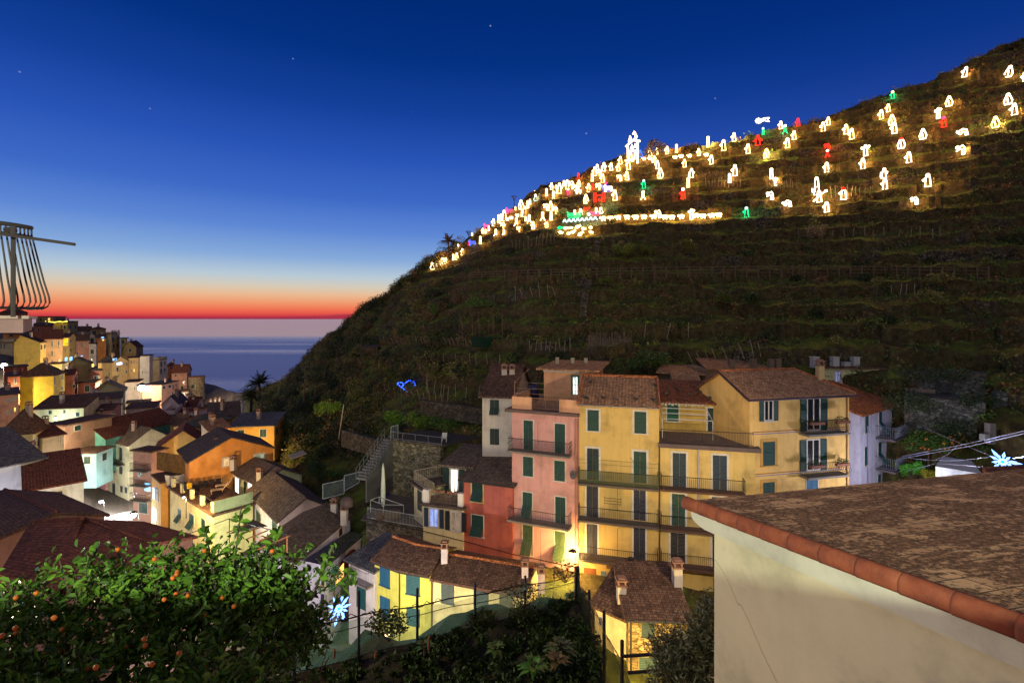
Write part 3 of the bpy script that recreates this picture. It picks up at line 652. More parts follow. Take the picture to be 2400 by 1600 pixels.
def blue_line():
    pts1 = [(900, 1170), (925, 1160), (950, 1160), (965, 1185), (945, 1200), (985, 1160), (1000, 1150), (1022, 1135), (1045, 1168), (1058, 1143), (1072, 1190), (1062, 1222), (1048, 1243)]
    pts2 = [(902, 1172), (935, 1195), (960, 1215), (990, 1240), (1010, 1262)]
    g = ground(*zc('H5', 990, 1275)); Y = g.y
    root = thing('blue_light_string', 'zigzag string of blue fairy lights in the dark vineyard', 'string lights', g)
    for nm, pts in (('light_strand', pts1), ('light_strand', pts2)):
        m = MB(); w = [P(*zc('H5', *p), Y + .15 * (i % 3)) for i, p in enumerate(pts)]
        for a, b in zip(w, w[1:]):
            n = max(int((b - a).length / .26), 1)
            for i in range(n):
                c = a.lerp(b, (i + .2) / n); m.tube([c, a.lerp(b, (i + .75) / n)], .06, 5)
        m.build(nm, glow(40, 80, 255, 7), root)
    m = MB(); m.tube([g, P(*zc('H5', 1005, 1150), Y)], .04, 5); m.tube([g + Vector((-1.5, 0, .4)), P(*zc('H5', 905, 1170), Y)], .04, 5); m.build('support_pole', bark(), root)
blue_line()

# ---------------------------------------------------------------- fence along the path, vine stakes, sheds
def path_fence():
    root = thing('path_fence', 'long wooden rail fence along the path across the dark hillside', 'fence', level_pt(1500, 6))
    wood = paint(118, 96, 76, .9, name='weathered_wood')
    xs = list(np.arange(1075, 2340, 27)); pts = [ground(x, 655 - 9 * math.sin((x - 1075) / 900 * 2.2) + (0 if x < 1500 else (x - 1500) * -.004)) for x in xs]
    for i, p in enumerate(pts):
        m = MB(); m.abox(p - Vector((0, 0, .3)), .13, .13, 1.55); m.build('fence_post', wood, root)
    for hgt in (.35, .75, 1.15):
        m = MB(); m.tube([p + Vector((0, -.08, hgt)) for p in pts], .045, 4); m.build('fence_rail', wood, root)
path_fence()
def stakes(rows):
    mats = [paint(150, 138, 118, .9, name='pale_stake'), paint(110, 88, 66, .9, name='brown_stake')]
    for reg, x0, x1, y0, y1, n, h, lean, where in rows:
        src = None
        for i in range(n):
            f = (i + RN.uniform(-.25, .25)) / max(n - 1, 1)
            px, py = zc(reg, x0 + (x1 - x0) * f, y0 + (y1 - y0) * f + RN.uniform(-6, 6))
            g = ground(px, py)
            if src is None:
                m = MB(); m.tube([(0, 0, -.3), (lean * .5, .02, h * .5), (lean, 0, h)], .045, 5)
                src = o = m.build('vine_stake', mats[0 if h < 2 else 1], None)
                setp(o, where, 'stake', 'vine stakes on the terraces')
            else:
                o = src.copy(); COL.objects.link(o)
            o.location = g; o.rotation_euler = (RN.uniform(-.08, .08), RN.uniform(-.12, .12), 0); o.scale.z = RN.uniform(.75, 1.25)
stakes([('H5', 725, 1590, 790, 815, 24, 1.0, -.45, 'leaning pale vine stake in the long row above the shed'), ('H5', 745, 1310, 1235, 1345, 12, 1.2, -.3, 'leaning pale vine stake below the blue light string'),
 ('H5', 890, 1400, 1010, 1070, 10, .9, -.35, 'small leaning stake above the blue light string'), ('H5', 1345, 1860, 975, 985, 6, 1.1, 0, 'upright pale stake behind the rooftop chimneys'),
 ('H5', 1460, 1860, 770, 770, 7, 3.4, 0, 'tall bare trellis pole beside the green net'), ('H5', 1180, 1380, 1240, 1330, 4, 1.9, .1, 'upright stake right of the blue light string'),
 ('H6', 125, 530, 1240, 1245, 10, 1.0, 0, 'short stake beside the wattle fence'), ('H6', 1650, 2300, 1385, 1290, 9, 1.3, -.5, 'leaning stake behind the big yellow house roof'),
 ('H6', 40, 390, 775, 750, 6, 1.5, -.3, 'leaning stake left of the hillside steps'), ('H6', 5, 390, 320, 270, 12, 1.6, 0, 'upright orange-lit vine stake below the ledge of figures'),
 ('H6', 1240, 1600, 1140, 1130, 3, 1.5, .2, 'pale stake in the scrub above the roofs'), ('H7', 270, 1600, 412, 408, 14, 1.1, 0, 'faint stake on the dark slope above the fence'),
 ('H7', 1130, 1350, 950, 945, 4, 1.2, 0, 'pale stake below the path fence'), ('R3', 20, 400, 905, 900, 12, 1.3, 0, 'orange-lit vine stake under two glowing figures'),
 ('R3', 690, 1000, 925, 915, 10, 1.3, 0, 'orange-lit vine stake beneath the yellow burst'), ('R3', 1370, 1800, 1010, 990, 9, 1.4, 0, 'orange-lit stake beside the red-headed figure'),
 ('R1', 900, 1350, 1215, 1200, 5, 2.2, 0, 'tall stake above the path fence'), ('H8', 1240, 1650, 690, 740, 5, 1.6, .1, 'garden stake beside the beige house')])

def leaf_sets():
    S = {'green': [], 'olive': [], 'dry': [], 'grass': []}
    cols = [i for i, x in enumerate(COLS) if 600 <= x <= 2470]
    for _ in range(8800):
        i = RN.choice(cols); pr = PROF[i]; px = COLS[i]
        k = RN.randrange(2, len(pr) - 1)
        a, b = pr[k], pr[k + 1]
        if b[1] - a[1] < .01 and b[0] - a[0] < .2: continue
        f = RN.random(); Y = a[0] + (b[0] - a[0]) * f; z = a[1] + (b[1] - a[1]) * f
        py = HY - z / Y * F
        if py > 1130 or Y < 34: continue
        n1 = hn(px, .012, 2) + hn(px, .05, k) * .6 + RN.uniform(-.5, .5)
        if n1 < -.75: continue
        big = 1.0 if px > 1000 else 1.55
        r = RN.uniform(.25, .85) * big * (1.35 if RN.random() < .12 else 1)
        c = (((px + RN.uniform(-4, 4)) - HX) / F * Y, Y, z + r * .35)
        kind = RN.choices(['green', 'olive', 'dry'], [4, 3, 3] if py < 560 else [6, 3, 2])[0]
        n = int(16 + r * 22)
        S[kind].append(leaves(clump(c, (r, r, r * .75), n, hollow=.3), .2 * big + .06, up=.5))
    # grass lips on the terrace edges
    for _ in range(12000):
        i = RN.choice(cols); pr = PROF[i]; px = COLS[i]
        if px < 1000: continue
        k = RN.randrange(1, len(pr) - 2, 2); a = pr[k]; b = pr[k + 1]
        f = RN.random() ** 2; Y = a[0] + (b[0] - a[0]) * f; z = a[1] + (b[1] - a[1]) * f
        if b[0] - a[0] < .3 or Y < 47: continue
        px += RN.uniform(-4, 4)
        c = np.tile(np.array(((px - HX) / F * Y, Y, z - .02)), (5, 1)) + NP.normal(size=(5, 3)) * np.array((.25, .12, .0))
        S['grass'].append(leaves(c, .26, up=1.8, aspect=.3))
    for nm, key, m, lab in (('hillside_scrub', 'green', leafm(76, 100, 42), 'dark green scrub covering the terraced hill'), ('hillside_brush', 'olive', leafm(112, 100, 54), 'olive brown brush on the terraces'),
                            ('dry_vines', 'dry', leafm(124, 88, 54), 'dry leafless vines and bracken on the terraces'), ('terrace_grass', 'grass', leafm(124, 138, 42), 'short grass along the terrace edges')):
        setp(quads_obj(nm, np.concatenate(S[key]), m), None, None, None, 'stuff')
leaf_sets()
def big_scrub():
    S = {0: [], 1: [], 2: []}
    for k in range(1500):
        px = RN.uniform(610, 1080) if k < 620 else RN.uniform(1080, 2440) if k < 1000 else RN.uniform(605, 860)
        pr = prof_at(px)
        if k < 170: Y, z = pr[-1]; Y -= RN.uniform(0, 3); z -= RN.uniform(-.1, .6)
        else:
            Y = RN.uniform(pr[2][0], pr[-1][0]); z = float(np.interp(Y, [p_[0] for p_ in pr], [p_[1] for p_ in pr]))
        py = HY - z / Y * F
        if Y < 47 or (py > 900 and px > 900) or py > 1080: continue
        if px > 1080 and (k % 2 or py < 520): continue
        if k >= 1000 and Y < 64: continue
        r = RN.uniform(.7, 2.0) if k < 620 else RN.uniform(.5, 1.1) if k < 1000 else RN.uniform(.9, 2.2)
        c = ((px - HX) / F * (Y - r * .5), Y - r * .5, z + r * .4)
        S[RN.choices([0, 1, 2], [5, 3, 2])[0]].append(leaves(clump(c, (r, r, r * RN.uniform(.6, 1.0)), int(70 + 120 * r), hollow=.6), .32, up=.35))
    for i, (nm, col) in enumerate((('evergreen_scrub', (44, 60, 30)), ('olive_scrub', (118, 116, 60)), ('brown_scrub', (112, 88, 58)))):
        setp(quads_obj(nm, np.concatenate(S[i]), leafm(*col)), None, None, None, 'stuff')
big_scrub()

def tree(name, label, px, pb, pt, hw, col, n=900, leaf=.2, Y=None, group=None, trunk=.35, cat='tree', fruit=None, lobes=7, squash=1.0, loc=None, solid=.25):
    g = ground(px, pb) if Y is None else P(px, pb, Y)
    if loc is not None: g = Vector(loc)
    if Y is None: g = P(px, pb, g.y - .75 * hw / F * g.y)
    h = (pb - pt) / F * g.y; w = hw / F * g.y
    root = thing(name, label, cat, g, group)
    rng = np.random.default_rng(int(px * 7 + pb))
    m = MB(); top = g + Vector((w * .1, 0, h * (trunk + .3)))
    tr = max(.05, min(h, w * 2) * .03)
    m.tube([g - Vector((0, 0, 1.6 if Y is None else .4)), g + Vector((w * .05, .05, h * trunk * .6)), top], tr, 7, r2=tr * .45)
    L = []
    for k in range(lobes):
        a = k * 2.4 + rng.uniform(-.4, .4); rr = rng.uniform(.25, .72) * w
        c = g + Vector((math.cos(a) * rr, math.sin(a) * rr * .8, h * (trunk + (1 - trunk) * rng.uniform(.25, .82))))
        m.tube([g + Vector((w * .03, 0, h * trunk * .7)), g.lerp(c, .6) + Vector((0, 0, h * .12)), c], tr * .5, 5, r2=tr * .15)
        lr = w * rng.uniform(.3, .48)
        hz = min(lr * squash, h * .32)
        cc = clump(c, (lr, lr, hz), max(int(n / lobes), 8), rng, solid)
        cc[:, 2] = np.minimum(cc[:, 2], g.z + h * 1.02)
        L.append(leaves(cc, leaf, up=.15, rng=rng))
    m.build('trunk', bark(), root)
    quads_obj('crown', np.concatenate(L), leafm(*[min(int(q_ * 1.3), 200) for q_ in col]), root)
    if fruit:
        fm = MB()
        for c in clump(g + Vector((0, 0, h * .6)), (w * .85, w * .85, h * .34), fruit[0], rng, .85):
            fm = MB(); fm.lathe(c, [(.02, -.05), (.055, -.02), (.055, .03), (.02, .055)], 6); fm.build('fruit', paint(*fruit[1], name='fruit_skin'), root)
    return root
TG = 'trees and bushes on the hillside'
for lab, reg, x, y0, y1, hw, col, kw in [
 ('rounded lemon tree with yellow fruit by a leaning pole', 'H8', 530, 950, 722, 108, (92, 120, 34), dict(n=2200, leaf=.2, fruit=(60, (216, 186, 50)), trunk=.12)),
 ('big dark evergreen bush behind the long orange house', 'H8', 245, 1075, 850, 140, (30, 42, 24), dict(n=2600, leaf=.24, trunk=.1)),
 ('dark tangled bush on the slope above the olive yellow annex', 'H8', 330, 900, 740, 100, (36, 42, 26), dict(n=1400, leaf=.26, trunk=.1)),
 ('low dark bush beside the lean-to canopy', 'H8', 450, 1350, 1170, 100, (40, 58, 28), dict(n=1800, leaf=.2, trunk=.1)),
 ('green bush at the foot of the outside stairs', 'H8', 590, 1340, 1240, 70, (48, 74, 32), dict(n=1000, leaf=.16, trunk=.1)),
 ('lit green citrus tree at the garden edge beside the railing', 'H8', 1010, 1000, 830, 110, (84, 120, 36), dict(n=2000, leaf=.19, trunk=.3)),
 ('second citrus tree between the railing and the white chair', 'H8', 1190, 1010, 840, 110, (84, 112, 36), dict(n=2000, leaf=.19, trunk=.3)),
 ('dim citrus tree nearest the beige house', 'H8', 1390, 1020, 860, 120, (62, 84, 34), dict(n=1800, leaf=.19, trunk=.25)),
 ('bush with pale green tips left of the blue light string', 'H8', 940, 580, 480, 50, (96, 100, 40), dict(n=700, leaf=.22, trunk=.2)),
 ('bush at the foot of the stair wall', 'H8', 850, 1150, 1045, 55, (56, 84, 34), dict(n=800, leaf=.16, trunk=.1)),
 ('round bright bush on the terrace below the row of sheep', 'H6', 1020, 395, 275, 118, (84, 94, 32), dict(n=1400, leaf=.24, trunk=.1)),
 ('smaller bush beside the round bright bush', 'H6', 1240, 385, 290, 65, (80, 88, 32), dict(n=700, leaf=.24, trunk=.1)),
 ('loose tall bush at the dry stone wall', 'H6', 1620, 390, 200, 80, (84, 84, 34), dict(n=900, leaf=.26, trunk=.1)),
 ('low bush right below the path fence', 'H6', 865, 660, 585, 85, (74, 84, 34), dict(n=700, leaf=.24, trunk=.1)),
 ('yellow green bush in the middle of the slope', 'H6', 1955, 840, 725, 80, (70, 78, 30), dict(n=900, leaf=.24, trunk=.1)),
 ('dark round tree just behind the row roofs', 'H6', 1250, 1450, 1270, 195, (44, 60, 28), dict(n=2600, leaf=.24, trunk=.1)),
 ('dark green bush at the right of the yellow green bush', 'H6', 2210, 850, 725, 90, (44, 62, 28), dict(n=900, leaf=.24, trunk=.1)),
 ('pale green bush on the left slope under the fence', 'H5', 1640, 480, 370, 150, (66, 88, 36), dict(n=1400, leaf=.26, trunk=.1)),
 ('upright green bush below the left end of the fence', 'H5', 1245, 560, 430, 60, (60, 84, 34), dict(n=800, leaf=.26, trunk=.1)),
 ('round dark bush on the ridge behind the stable', 'R2', 1310, 335, 190, 125, (58, 54, 34), dict(n=1800, leaf=.3, trunk=.1)),
 ('small dark bush on the ridge before the bright skyline figures', 'R2', 1750, 300, 215, 75, (58, 56, 36), dict(n=800, leaf=.3, trunk=.1)),
 ('wind-bent dark bush at the lower end of the ridge', 'R1', 95, 1350, 1195, 65, (44, 46, 32), dict(n=800, leaf=.34, trunk=.15)),
 ('dark bush on the ridge crest in the far corner', 'R4', 2100, 190, 85, 60, (44, 46, 30), dict(n=900, leaf=.28, trunk=.1)),
 ('grey green bush lit white beside the glowing boats', 'R1', 2210, 560, 430, 110, (88, 108, 78), dict(n=1200, leaf=.28, trunk=.1)),
 ('grey green bush at the left of the glowing boats', 'R1', 1700, 600, 500, 70, (80, 100, 76), dict(n=800, leaf=.28, trunk=.1)),
 ('orange tree with fruit beside the lilac house', 'Z5', 1270, 1140, 870, 240, (52, 76, 30), dict(n=2600, leaf=.17, fruit=(40, (220, 130, 50)), trunk=.15)),
 ('dark ivy-like tree against the stone wall by the lilac house', 'Z5', 1260, 840, 560, 210, (34, 48, 28), dict(n=2000, leaf=.18, trunk=.1)),
 ('low shrub lit yellow green beside the lilac house foot', 'Z5', 1290, 1380, 1290, 120, (130, 130, 40), dict(n=800, leaf=.12, trunk=.1)),
 ('tall green reeds lit green by a hidden lamp', 'Z5', 1080, 1400, 1200, 110, (70, 130, 50), dict(n=900, leaf=.2, trunk=.1)),
 ('dusky olive bush on the dark slope at the right', 'H7', 1870, 140, 20, 100, (60, 70, 30), dict(n=900, leaf=.24, trunk=.1)),
 ('pale bare bush on a dark terrace above the fence', 'H7', 430, 430, 310, 110, (110, 98, 72), dict(n=600, leaf=.24, trunk=.1)),
 ]:
    px, pb = zc(reg, x, y0); _, pt = zc(reg, x, y1)
    tree('hillside_bush' if 'tree' not in lab else 'fruit_tree' if ('lemon' in lab or 'citrus' in lab or 'orange tree' in lab) else 'hillside_tree', lab, px, pb, pt, hw * REG[reg][2], col, group=TG, cat='tree' if 'tree' in lab else 'bush', **kw)

def palm(label, px, pb, pc, rad, Y, col=(62, 60, 34), nf=38):
    g = P(px, pb, Y); c = P(px + 1, pc, Y); R = rad / F * Y
    root = thing('palm_tree', label, 'palm tree', g, 'palm trees')
    m = MB(); m.tube([g - Vector((0, 0, .6)), g.lerp(c, .5) + Vector((R * .02, 0, 0)), c], R * .085, 8, r2=R * .07); m.build('trunk', bark(), root)
    rng = np.random.default_rng(int(px)); Q = []
    for k in range(nf):
        a = k * 2.399; el = rng.uniform(-.35, 1.25)
        d = np.array((math.cos(a) * math.cos(el), math.sin(a) * math.cos(el), math.sin(el))); L = R * rng.uniform(.85, 1.1)
        side = np.cross(d, (0, 0, 1)); side /= np.linalg.norm(side) + 1e-6
        prev = None
        for s in np.linspace(.08, 1, 15):
            p = np.array(c) + d * L * s + np.array((0, 0, -.5 * L * s * s * math.cos(el)))
            tl = L * .24 * math.sin(min(s * 1.15 + .15, 1) * 3.0) + .04
            for sg in (-1, 1):
                tip = p + (side * sg * .8 + d * .55 + np.array((0, 0, -.38))) * tl
                wv = d * L * .022
                Q.append([p - wv, p + wv, tip + wv * .3, tip - wv * .3])
            if prev is not None:
                n = np.array((0, 0, 1)) * R * .012
                Q.append([prev - n, prev + n, p + n, p - n])
            prev = p
    quads_obj('crown', np.array(Q), leafm(*col), root)
palm('lone dark palm on the ridge below the glowing figures', *zc('R1', 462, 1075), 565, 27, 118, (70, 58, 34))
palm('shorter palm with a pale trunk above the seaside roofs', *zc('V3', 1590, 462), 930, 40, 118, (84, 88, 52))
palm('taller dark palm standing against the sea', *zc('V3', 1740, 330), 897, 40, 128, (60, 66, 42))
def bare_tree(label, px, pb, pt, hw, Y):
    g = P(px, pb, Y); h = (pb - pt) / F * Y; w = hw / F * Y
    m = MB(); rng = random.Random(3)
    def br(p, d, L, r, k):
        q = p + d * L; m.tube([p, p.lerp(q, .5) + Vector((rng.uniform(-.05, .05) * L,) * 3), q], r, 4, r2=r * .6)
        if k == 0: return
        for _ in range(3):
            e = (d + Vector((rng.uniform(-.8, .8), rng.uniform(-.8, .8), rng.uniform(-.25, .6)))).normalized(); br(q, e, L * .68, r * .6, k - 1)
    br(g - Vector((0, 0, .3)), Vector((-.05, 0, 1)), h * .34, .13, 4)
    m.top('bare_tree', bark(), label, 'tree', TG)
px, pb = zc('R1', 1180, 480); bare_tree('leafless tree lit orange on the ridge skyline', px, pb + 3, zc('R1', 0, 325)[1], 18, 120)
px, pb = zc('R1', 690, 860); bare_tree('leafless thicket on the ridge beside the palm', px, pb + 3, zc('R1', 0, 705)[1], 16, 121)
px, pb = zc('H7', 1995, 1245); g = ground(px, pb); bare_tree('forked bare tree on the dark slope at the right', px, pb, zc('H7', 0, 1120)[1], 20, g.y)
# ---------------------------------------------------------------- facades and houses
class Fac:
    """an upright wall: A and B are its plan corners"""
    def __init__(s, A, B, inward=None):
        s.A = Vector((A[0], A[1])); s.B = Vector((B[0], B[1])); d = s.B - s.A; s.w = d.length; s.u = d / s.w
        s.n = Vector((s.u.y, -s.u.x))
        if inward is not None:
            if s.n.dot(Vector(inward)) > 0: s.n = -s.n
        elif s.n.dot(s.A + s.B) > 0: s.n = -s.n
    def hit(s, px, py):
        d = Vector(((px - HX) / F, 1.0)); t = s.A.dot(s.n) / d.dot(s.n)
        p = d * t
        return (p - s.A).dot(s.u), (HY - py) / F * t
    def pt(s, u, z, o=0.0):
        q = s.A + s.u * u + s.n * o
        return Vector((q.x, q.y, z))
    def rect(s, x0, y0, x1, y1):
        u0 = s.hit(x0, (y0 + y1) / 2)[0]; u1 = s.hit(x1, (y0 + y1) / 2)[0]
        xm = (x0 + x1) / 2; za = s.hit(xm, y0)[1]; zb = s.hit(xm, y1)[1]
        return min(u0, u1), max(u0, u1), min(za, zb), max(za, zb)
    def bx(s, m, u0, u1, z0, z1, o0, o1):
        m.box8([s.pt(u0, z0, o0), s.pt(u1, z0, o0), s.pt(u1, z0, o1), s.pt(u0, z0, o1), s.pt(u0, z1, o0), s.pt(u1, z1, o0), s.pt(u1, z1, o1), s.pt(u0, z1, o1)])
GREEN = (26, 70, 60); BLUE = (38, 104, 140); DARK = (44, 46, 62); TEAL = (30, 96, 104)
def window(root, f, r, kind='shut', col=GREEN, frame=.12, lit=None, door=False, fcol=None, mats=None):
    """one opening on facade f, r = (u0, u1, z0, z1) outer size of its surround"""
    u0, u1, z0, z1 = r; fm = trimw() if fcol is None else paint(*fcol, .8, name='painted_trim')
    sm = shutm(*col); m = MB()
    b = frame
    f.bx(m, u0, u0 + b, z0, z1, -.03, .035); f.bx(m, u1 - b, u1, z0, z1, -.03, .035); f.bx(m, u0 + b, u1 - b, z1 - b, z1, -.03, .035)
    if not door: f.bx(m, u0 - .04, u1 + .04, z0 - .07, z0, -.03, .1)
    fr = m.build('door_frame' if door else 'window', fm, root)
    a0, a1, c0, c1 = u0 + b, u1 - b, z0, z1 - b; mid = (a0 + a1) / 2
    def leaf(v0, v1, w0, w1, o=.0):
        m = MB()
        f.bx(m, v0 + .01, v1 - .01, w0, w1, -.02 + o, .018 + o)
        for w in (w0, (w0 + w1) / 2 - .05, w1 - .1): f.bx(m, v0 + .01, v1 - .01, w, w + .1, .018 + o, .03 + o)
        for v in (v0 + .01, v1 - .08): f.bx(m, v, v + .07, w0, w1, .03 + o, .034 + o)
        m.build('shutter', sm, fr)
    def pane(v0, v1, w0, w1):
        m = MB(); f.bx(m, v0, v1, w0, w1, -.05, .004); m.build('pane', lit or glassm(), fr)
        m = MB(); vm = (v0 + v1) / 2
        for x0, x1, y0, y1 in ((v0, v0 + .06, w0, w1), (v1 - .06, v1, w0, w1), (vm - .04, vm + .04, w0, w1), (v0 + .06, vm - .04, w1 - .06, w1), (vm + .04, v1 - .06, w1 - .06, w1), (v0 + .06, vm - .04, w0, w0 + .08), (vm + .04, v1 - .06, w0, w0 + .08)):
            f.bx(m, x0, x1, y0, y1, .004, .028)
        m.build('casement', trimw(), fr)
    if kind == 'shut': leaf(a0, mid, c0, c1); leaf(mid, a1, c0, c1)
    elif kind == 'single': leaf(a0, a1, c0, c1)
    elif kind == 'open':
        pane(a0, a1, c0, c1); w = (a1 - a0) / 2
        leaf(u0 - w, u0 - .01, c0, c1, .04); leaf(u1 + .01, u1 + w, c0, c1, .04)
    elif kind == 'lit': pane(a0, a1, c0, c1)
    elif kind == 'flap':   # upper half shut, lower half pushed outwards
        h = c1 - c0; k0, k1 = c0 + h * .5, c1
        leaf(a0, mid, k0, k1); leaf(mid, a1, k0, k1)
        m = MB(); f.bx(m, a0, a1, c0, k0, -.05, -.01); m.build('pane', lit or glassm(), fr)
        for v0, v1 in ((a0, mid), (mid, a1)):
            m = MB(); o = h * .3; d = .035
            q = [f.pt(v0 + .01, k0, .02), f.pt(v1 - .01, k0, .02), f.pt(v1 - .01, c0 + h * .1, o), f.pt(v0 + .01, c0 + h * .1, o)]
            m.prism(q, (f.n.x * d, f.n.y * d, .01)); m.build('shutter_flap', sm, fr)
    return fr
def balcony(root, f, u0, u1, z, dep=.9, style='bars', h=.95, slabc=(120, 112, 104), railc=None, bar=.13, thick=.14, net=None):
    m = MB(); f.bx(m, u0, u1, z - thick, z, -.05, dep)
    f.bx(m, u0 - .03, u1 + .03, z - .05, z + .012, dep, dep + .04)
    sl = m.build('balcony', paint(*slabc, .9, name='concrete'), root)
    m = MB(); rm = railc or metal(); o = dep - .06
    path = [f.pt(u0 + .04, z + h, .0), f.pt(u0 + .04, z + h, o), f.pt(u1 - .04, z + h, o), f.pt(u1 - .04, z + h, .0)]
    low = [Vector((p.x, p.y, z + .1)) for p in path]
    for a, b in zip(path, path[1:]): m.tube([a, b], .022, 4)
    for a, b in zip(low, low[1:]): m.tube([a, b], .016, 4)
    for a, b in zip(path, path[1:]):
        n = max(int((b - a).length / bar), 1)
        for i in range(n + 1):
            p = a.lerp(b, i / n)
            if style == 'belly':
                out = f.n * .16; q = Vector((out.x, out.y, 0))
                m.tube([p, p + Vector((0, 0, -.3)) + q * .3, p + Vector((0, 0, -.62)) + q, p + Vector((0, 0, -.8)) + q * .7, Vector((p.x, p.y, z + .1))], .012, 3)
            elif style == 'ornate':
                q = Vector((f.u.x, f.u.y, 0)) * .05
                m.tube([p, p + Vector((0, 0, -.3)) + q, p + Vector((0, 0, -.45)) - q, p + Vector((0, 0, -.6)) + q, Vector((p.x, p.y, z + .1))], .011, 3)
            else: m.tube([p, Vector((p.x, p.y, z + .1))], .011, 3)
    m.build('railing', rm, sl)
    if net:
        m = MB()
        for (a, b) in ((path[0], path[1]), (path[1], path[2]), (path[2], path[3])): m.poly([Vector((a.x, a.y, z + .05)), Vector((b.x, b.y, z + .05)), b, a])
        m.build('privacy_net', net, sl)
    return sl
def chimney(m_root, p, h=1.0, w=.5, col=(196, 186, 172), cap=True):
    m = MB(); p = Vector(p); m.abox(p - Vector((0, 0, .5)), w, w, h + .5)
    c = m.build('chimney', plaster(*col), m_root)
    if cap:
        m = MB(); m.abox(p + Vector((0, 0, h)), w * 1.25, w * 1.25, .07)
        for dx in (-1, 1):
            for dy in (-1, 1): m.abox(p + Vector((dx * w * .4, dy * w * .4, h + .07)), w * .18, w * .18, .26)
        m.abox(p + Vector((0, 0, h + .33)), w * 1.3, w * 1.3, .06); m.abox(p + Vector((0, 0, h + .39)), w * .8, w * .8, .1)
        m.build('chimney_cap', paint(150, 112, 92, .9, name='cap_terracotta'), c)
def roof_slab(m, q, th=.13):
    m.prism([Vector(p) for p in q], (0, 0, -th))
def house(label, reg, A, B, Y, c=None, bot=None, roof=('flat', 0), wall=(210, 180, 120), rf='brown', wins=(), auto=(), YA=None, depth=8.0, over=.28, name='house', shc=GREEN, chim=(), parapet=0, group='houses of the village', deep=3.0, cat='house', trim=None):
    if not wins and not auto and cat == 'house': auto = [(0, 2 + int(RN.random() * 2), 2), (1, 2, 2)]
    ax, ay = zc(reg, *A); bx_, by = zc(reg, *B)
    YB = Y
    if YA is None: YA = min(max(YB * (by - HY) / (ay - HY) if abs(ay - HY) > 4 else YB, YB * .6), YB * 1.7)
    a = V2(ax, YA); b = V2(bx_, YB)
    far = YB > 84 and bx_ < 620
    if far:   # far houses: turn the plan so that the receding wall ends where it is seen to end
        depth = min(depth, 7); roof = (roof[0], roof[1] * .8) + tuple(roof[2:])
        ra = (ax - HX) / F; best = None
        cpx = zc(reg, c, 0)[0] if c is not None else None
        ray = b.normalized()
        if cpx is not None and cpx < ax: cpx = None
        for k in range(-70, 71):
            th = math.radians(k); uu = Vector((math.cos(th), math.sin(th))); nn = Vector((-uu.y, uu.x))
            if cpx is None: err = abs(math.degrees(math.acos(max(-1, min(1, nn.dot(ray))))) - 2)
            else:
                C_ = b + nn * depth; err = abs(C_.x / C_.y * F + HX - cpx)
            den = uu.x - ra * uu.y
            if abs(den) < .15: continue
            s_ = (b.x - ra * b.y) / den
            if not 1.5 < s_ < 26: continue
            if best is None or err < best[0]: best = (err, b - uu * s_)
        if best: a = best[1]
        c = None if cpx is not None or c is None else c
    zt = (HY - by) / F * YB
    f0 = Fac(a, b); n = -f0.n; t = depth; right = True
    if c is not None:
        cx = zc(reg, c, 0)[0]; rc = (cx - HX) / F
        right = cx > bx_
        o = b if right else a
        den = n.x - rc * n.y
        t = (rc * o.y - o.x) / den if abs(den) > 1e-4 else depth
        if not 2.0 < t < 26: t = depth
    if far and cpx is not None: right = True
    C = b + n * t; D = a + n * t
    by2 = zc(reg, 0, bot)[1] if bot is not None else by + 60
    zb = (HY - by2) / F * YB - deep
    cen = (a + C) / 2
    root = thing(name, label, cat, (cen.x, cen.y, zb), group)
    wm = plaster(*wall); m = MB()
    def v(p, z): return Vector((p.x, p.y, z))
    kind, rh = roof[0], roof[1]
    rmat = roofm(rf); e = over
    m.box8([v(a, zb), v(b, zb), v(C, zb), v(D, zb), v(a, zt), v(b, zt), v(C, zt), v(D, zt)])
    u2 = f0.u; R = MB()
    if kind == 'flat':
        R.box8([v(a - u2 * e - n * e, zt), v(b + u2 * e - n * e, zt), v(C + u2 * e + n * e, zt), v(D - u2 * e + n * e, zt), v(a - u2 * e - n * e, zt + .18), v(b + u2 * e - n * e, zt + .18), v(C + u2 * e + n * e, zt + .18), v(D - u2 * e + n * e, zt + .18)])
    elif kind == 'gable_n':   # ridge runs away from face AB, face AB carries the gable
        k = roof[2] if len(roof) > 2 else .5
        ap = a.lerp(b, k); dp = D.lerp(C, k)
        m.prism([v(a, zt), v(b, zt), v(ap, zt + rh)], (n.x * t, n.y * t, 0))
        s1 = rh / max((ap - a).length, .1); s2 = rh / max((b - ap).length, .1)
        R2 = .14
        roof_slab(R, [v(a - u2 * e - n * e, zt - e * s1 + R2), v(ap - n * e, zt + rh + R2), v(dp + n * e, zt + rh + R2), v(D - u2 * e + n * e, zt - e * s1 + R2)])
        roof_slab(R, [v(ap - n * e, zt + rh + R2), v(b + u2 * e - n * e, zt - e * s2 + R2), v(C + u2 * e + n * e, zt - e * s2 + R2), v(dp + n * e, zt + rh + R2)])
    elif kind == 'gable_u':   # ridge runs along face AB
        k = roof[2] if len(roof) > 2 else .5
        p0 = a.lerp(D, k); p1 = b.lerp(C, k)
        m.prism([v(a, zt), v(D, zt), v(p0, zt + rh)], (b - a).to_3d())
        s1 = rh / (t * k); s2 = rh / (t * (1 - k)) if k < 1 else 0
        R2 = .14
        roof_slab(R, [v(a - u2 * e - n * e, zt - e * s1 + R2), v(b + u2 * e - n * e, zt - e * s1 + R2), v(p1 + u2 * e, zt + rh + R2), v(p0 - u2 * e, zt + rh + R2)])
        if k < .98: roof_slab(R, [v(p0 - u2 * e, zt + rh + R2), v(p1 + u2 * e, zt + rh + R2), v(C + u2 * e + n * e, zt - e * s2 + R2), v(D - u2 * e + n * e, zt - e * s2 + R2)])
    elif kind == 'shed':      # rises going away from face AB
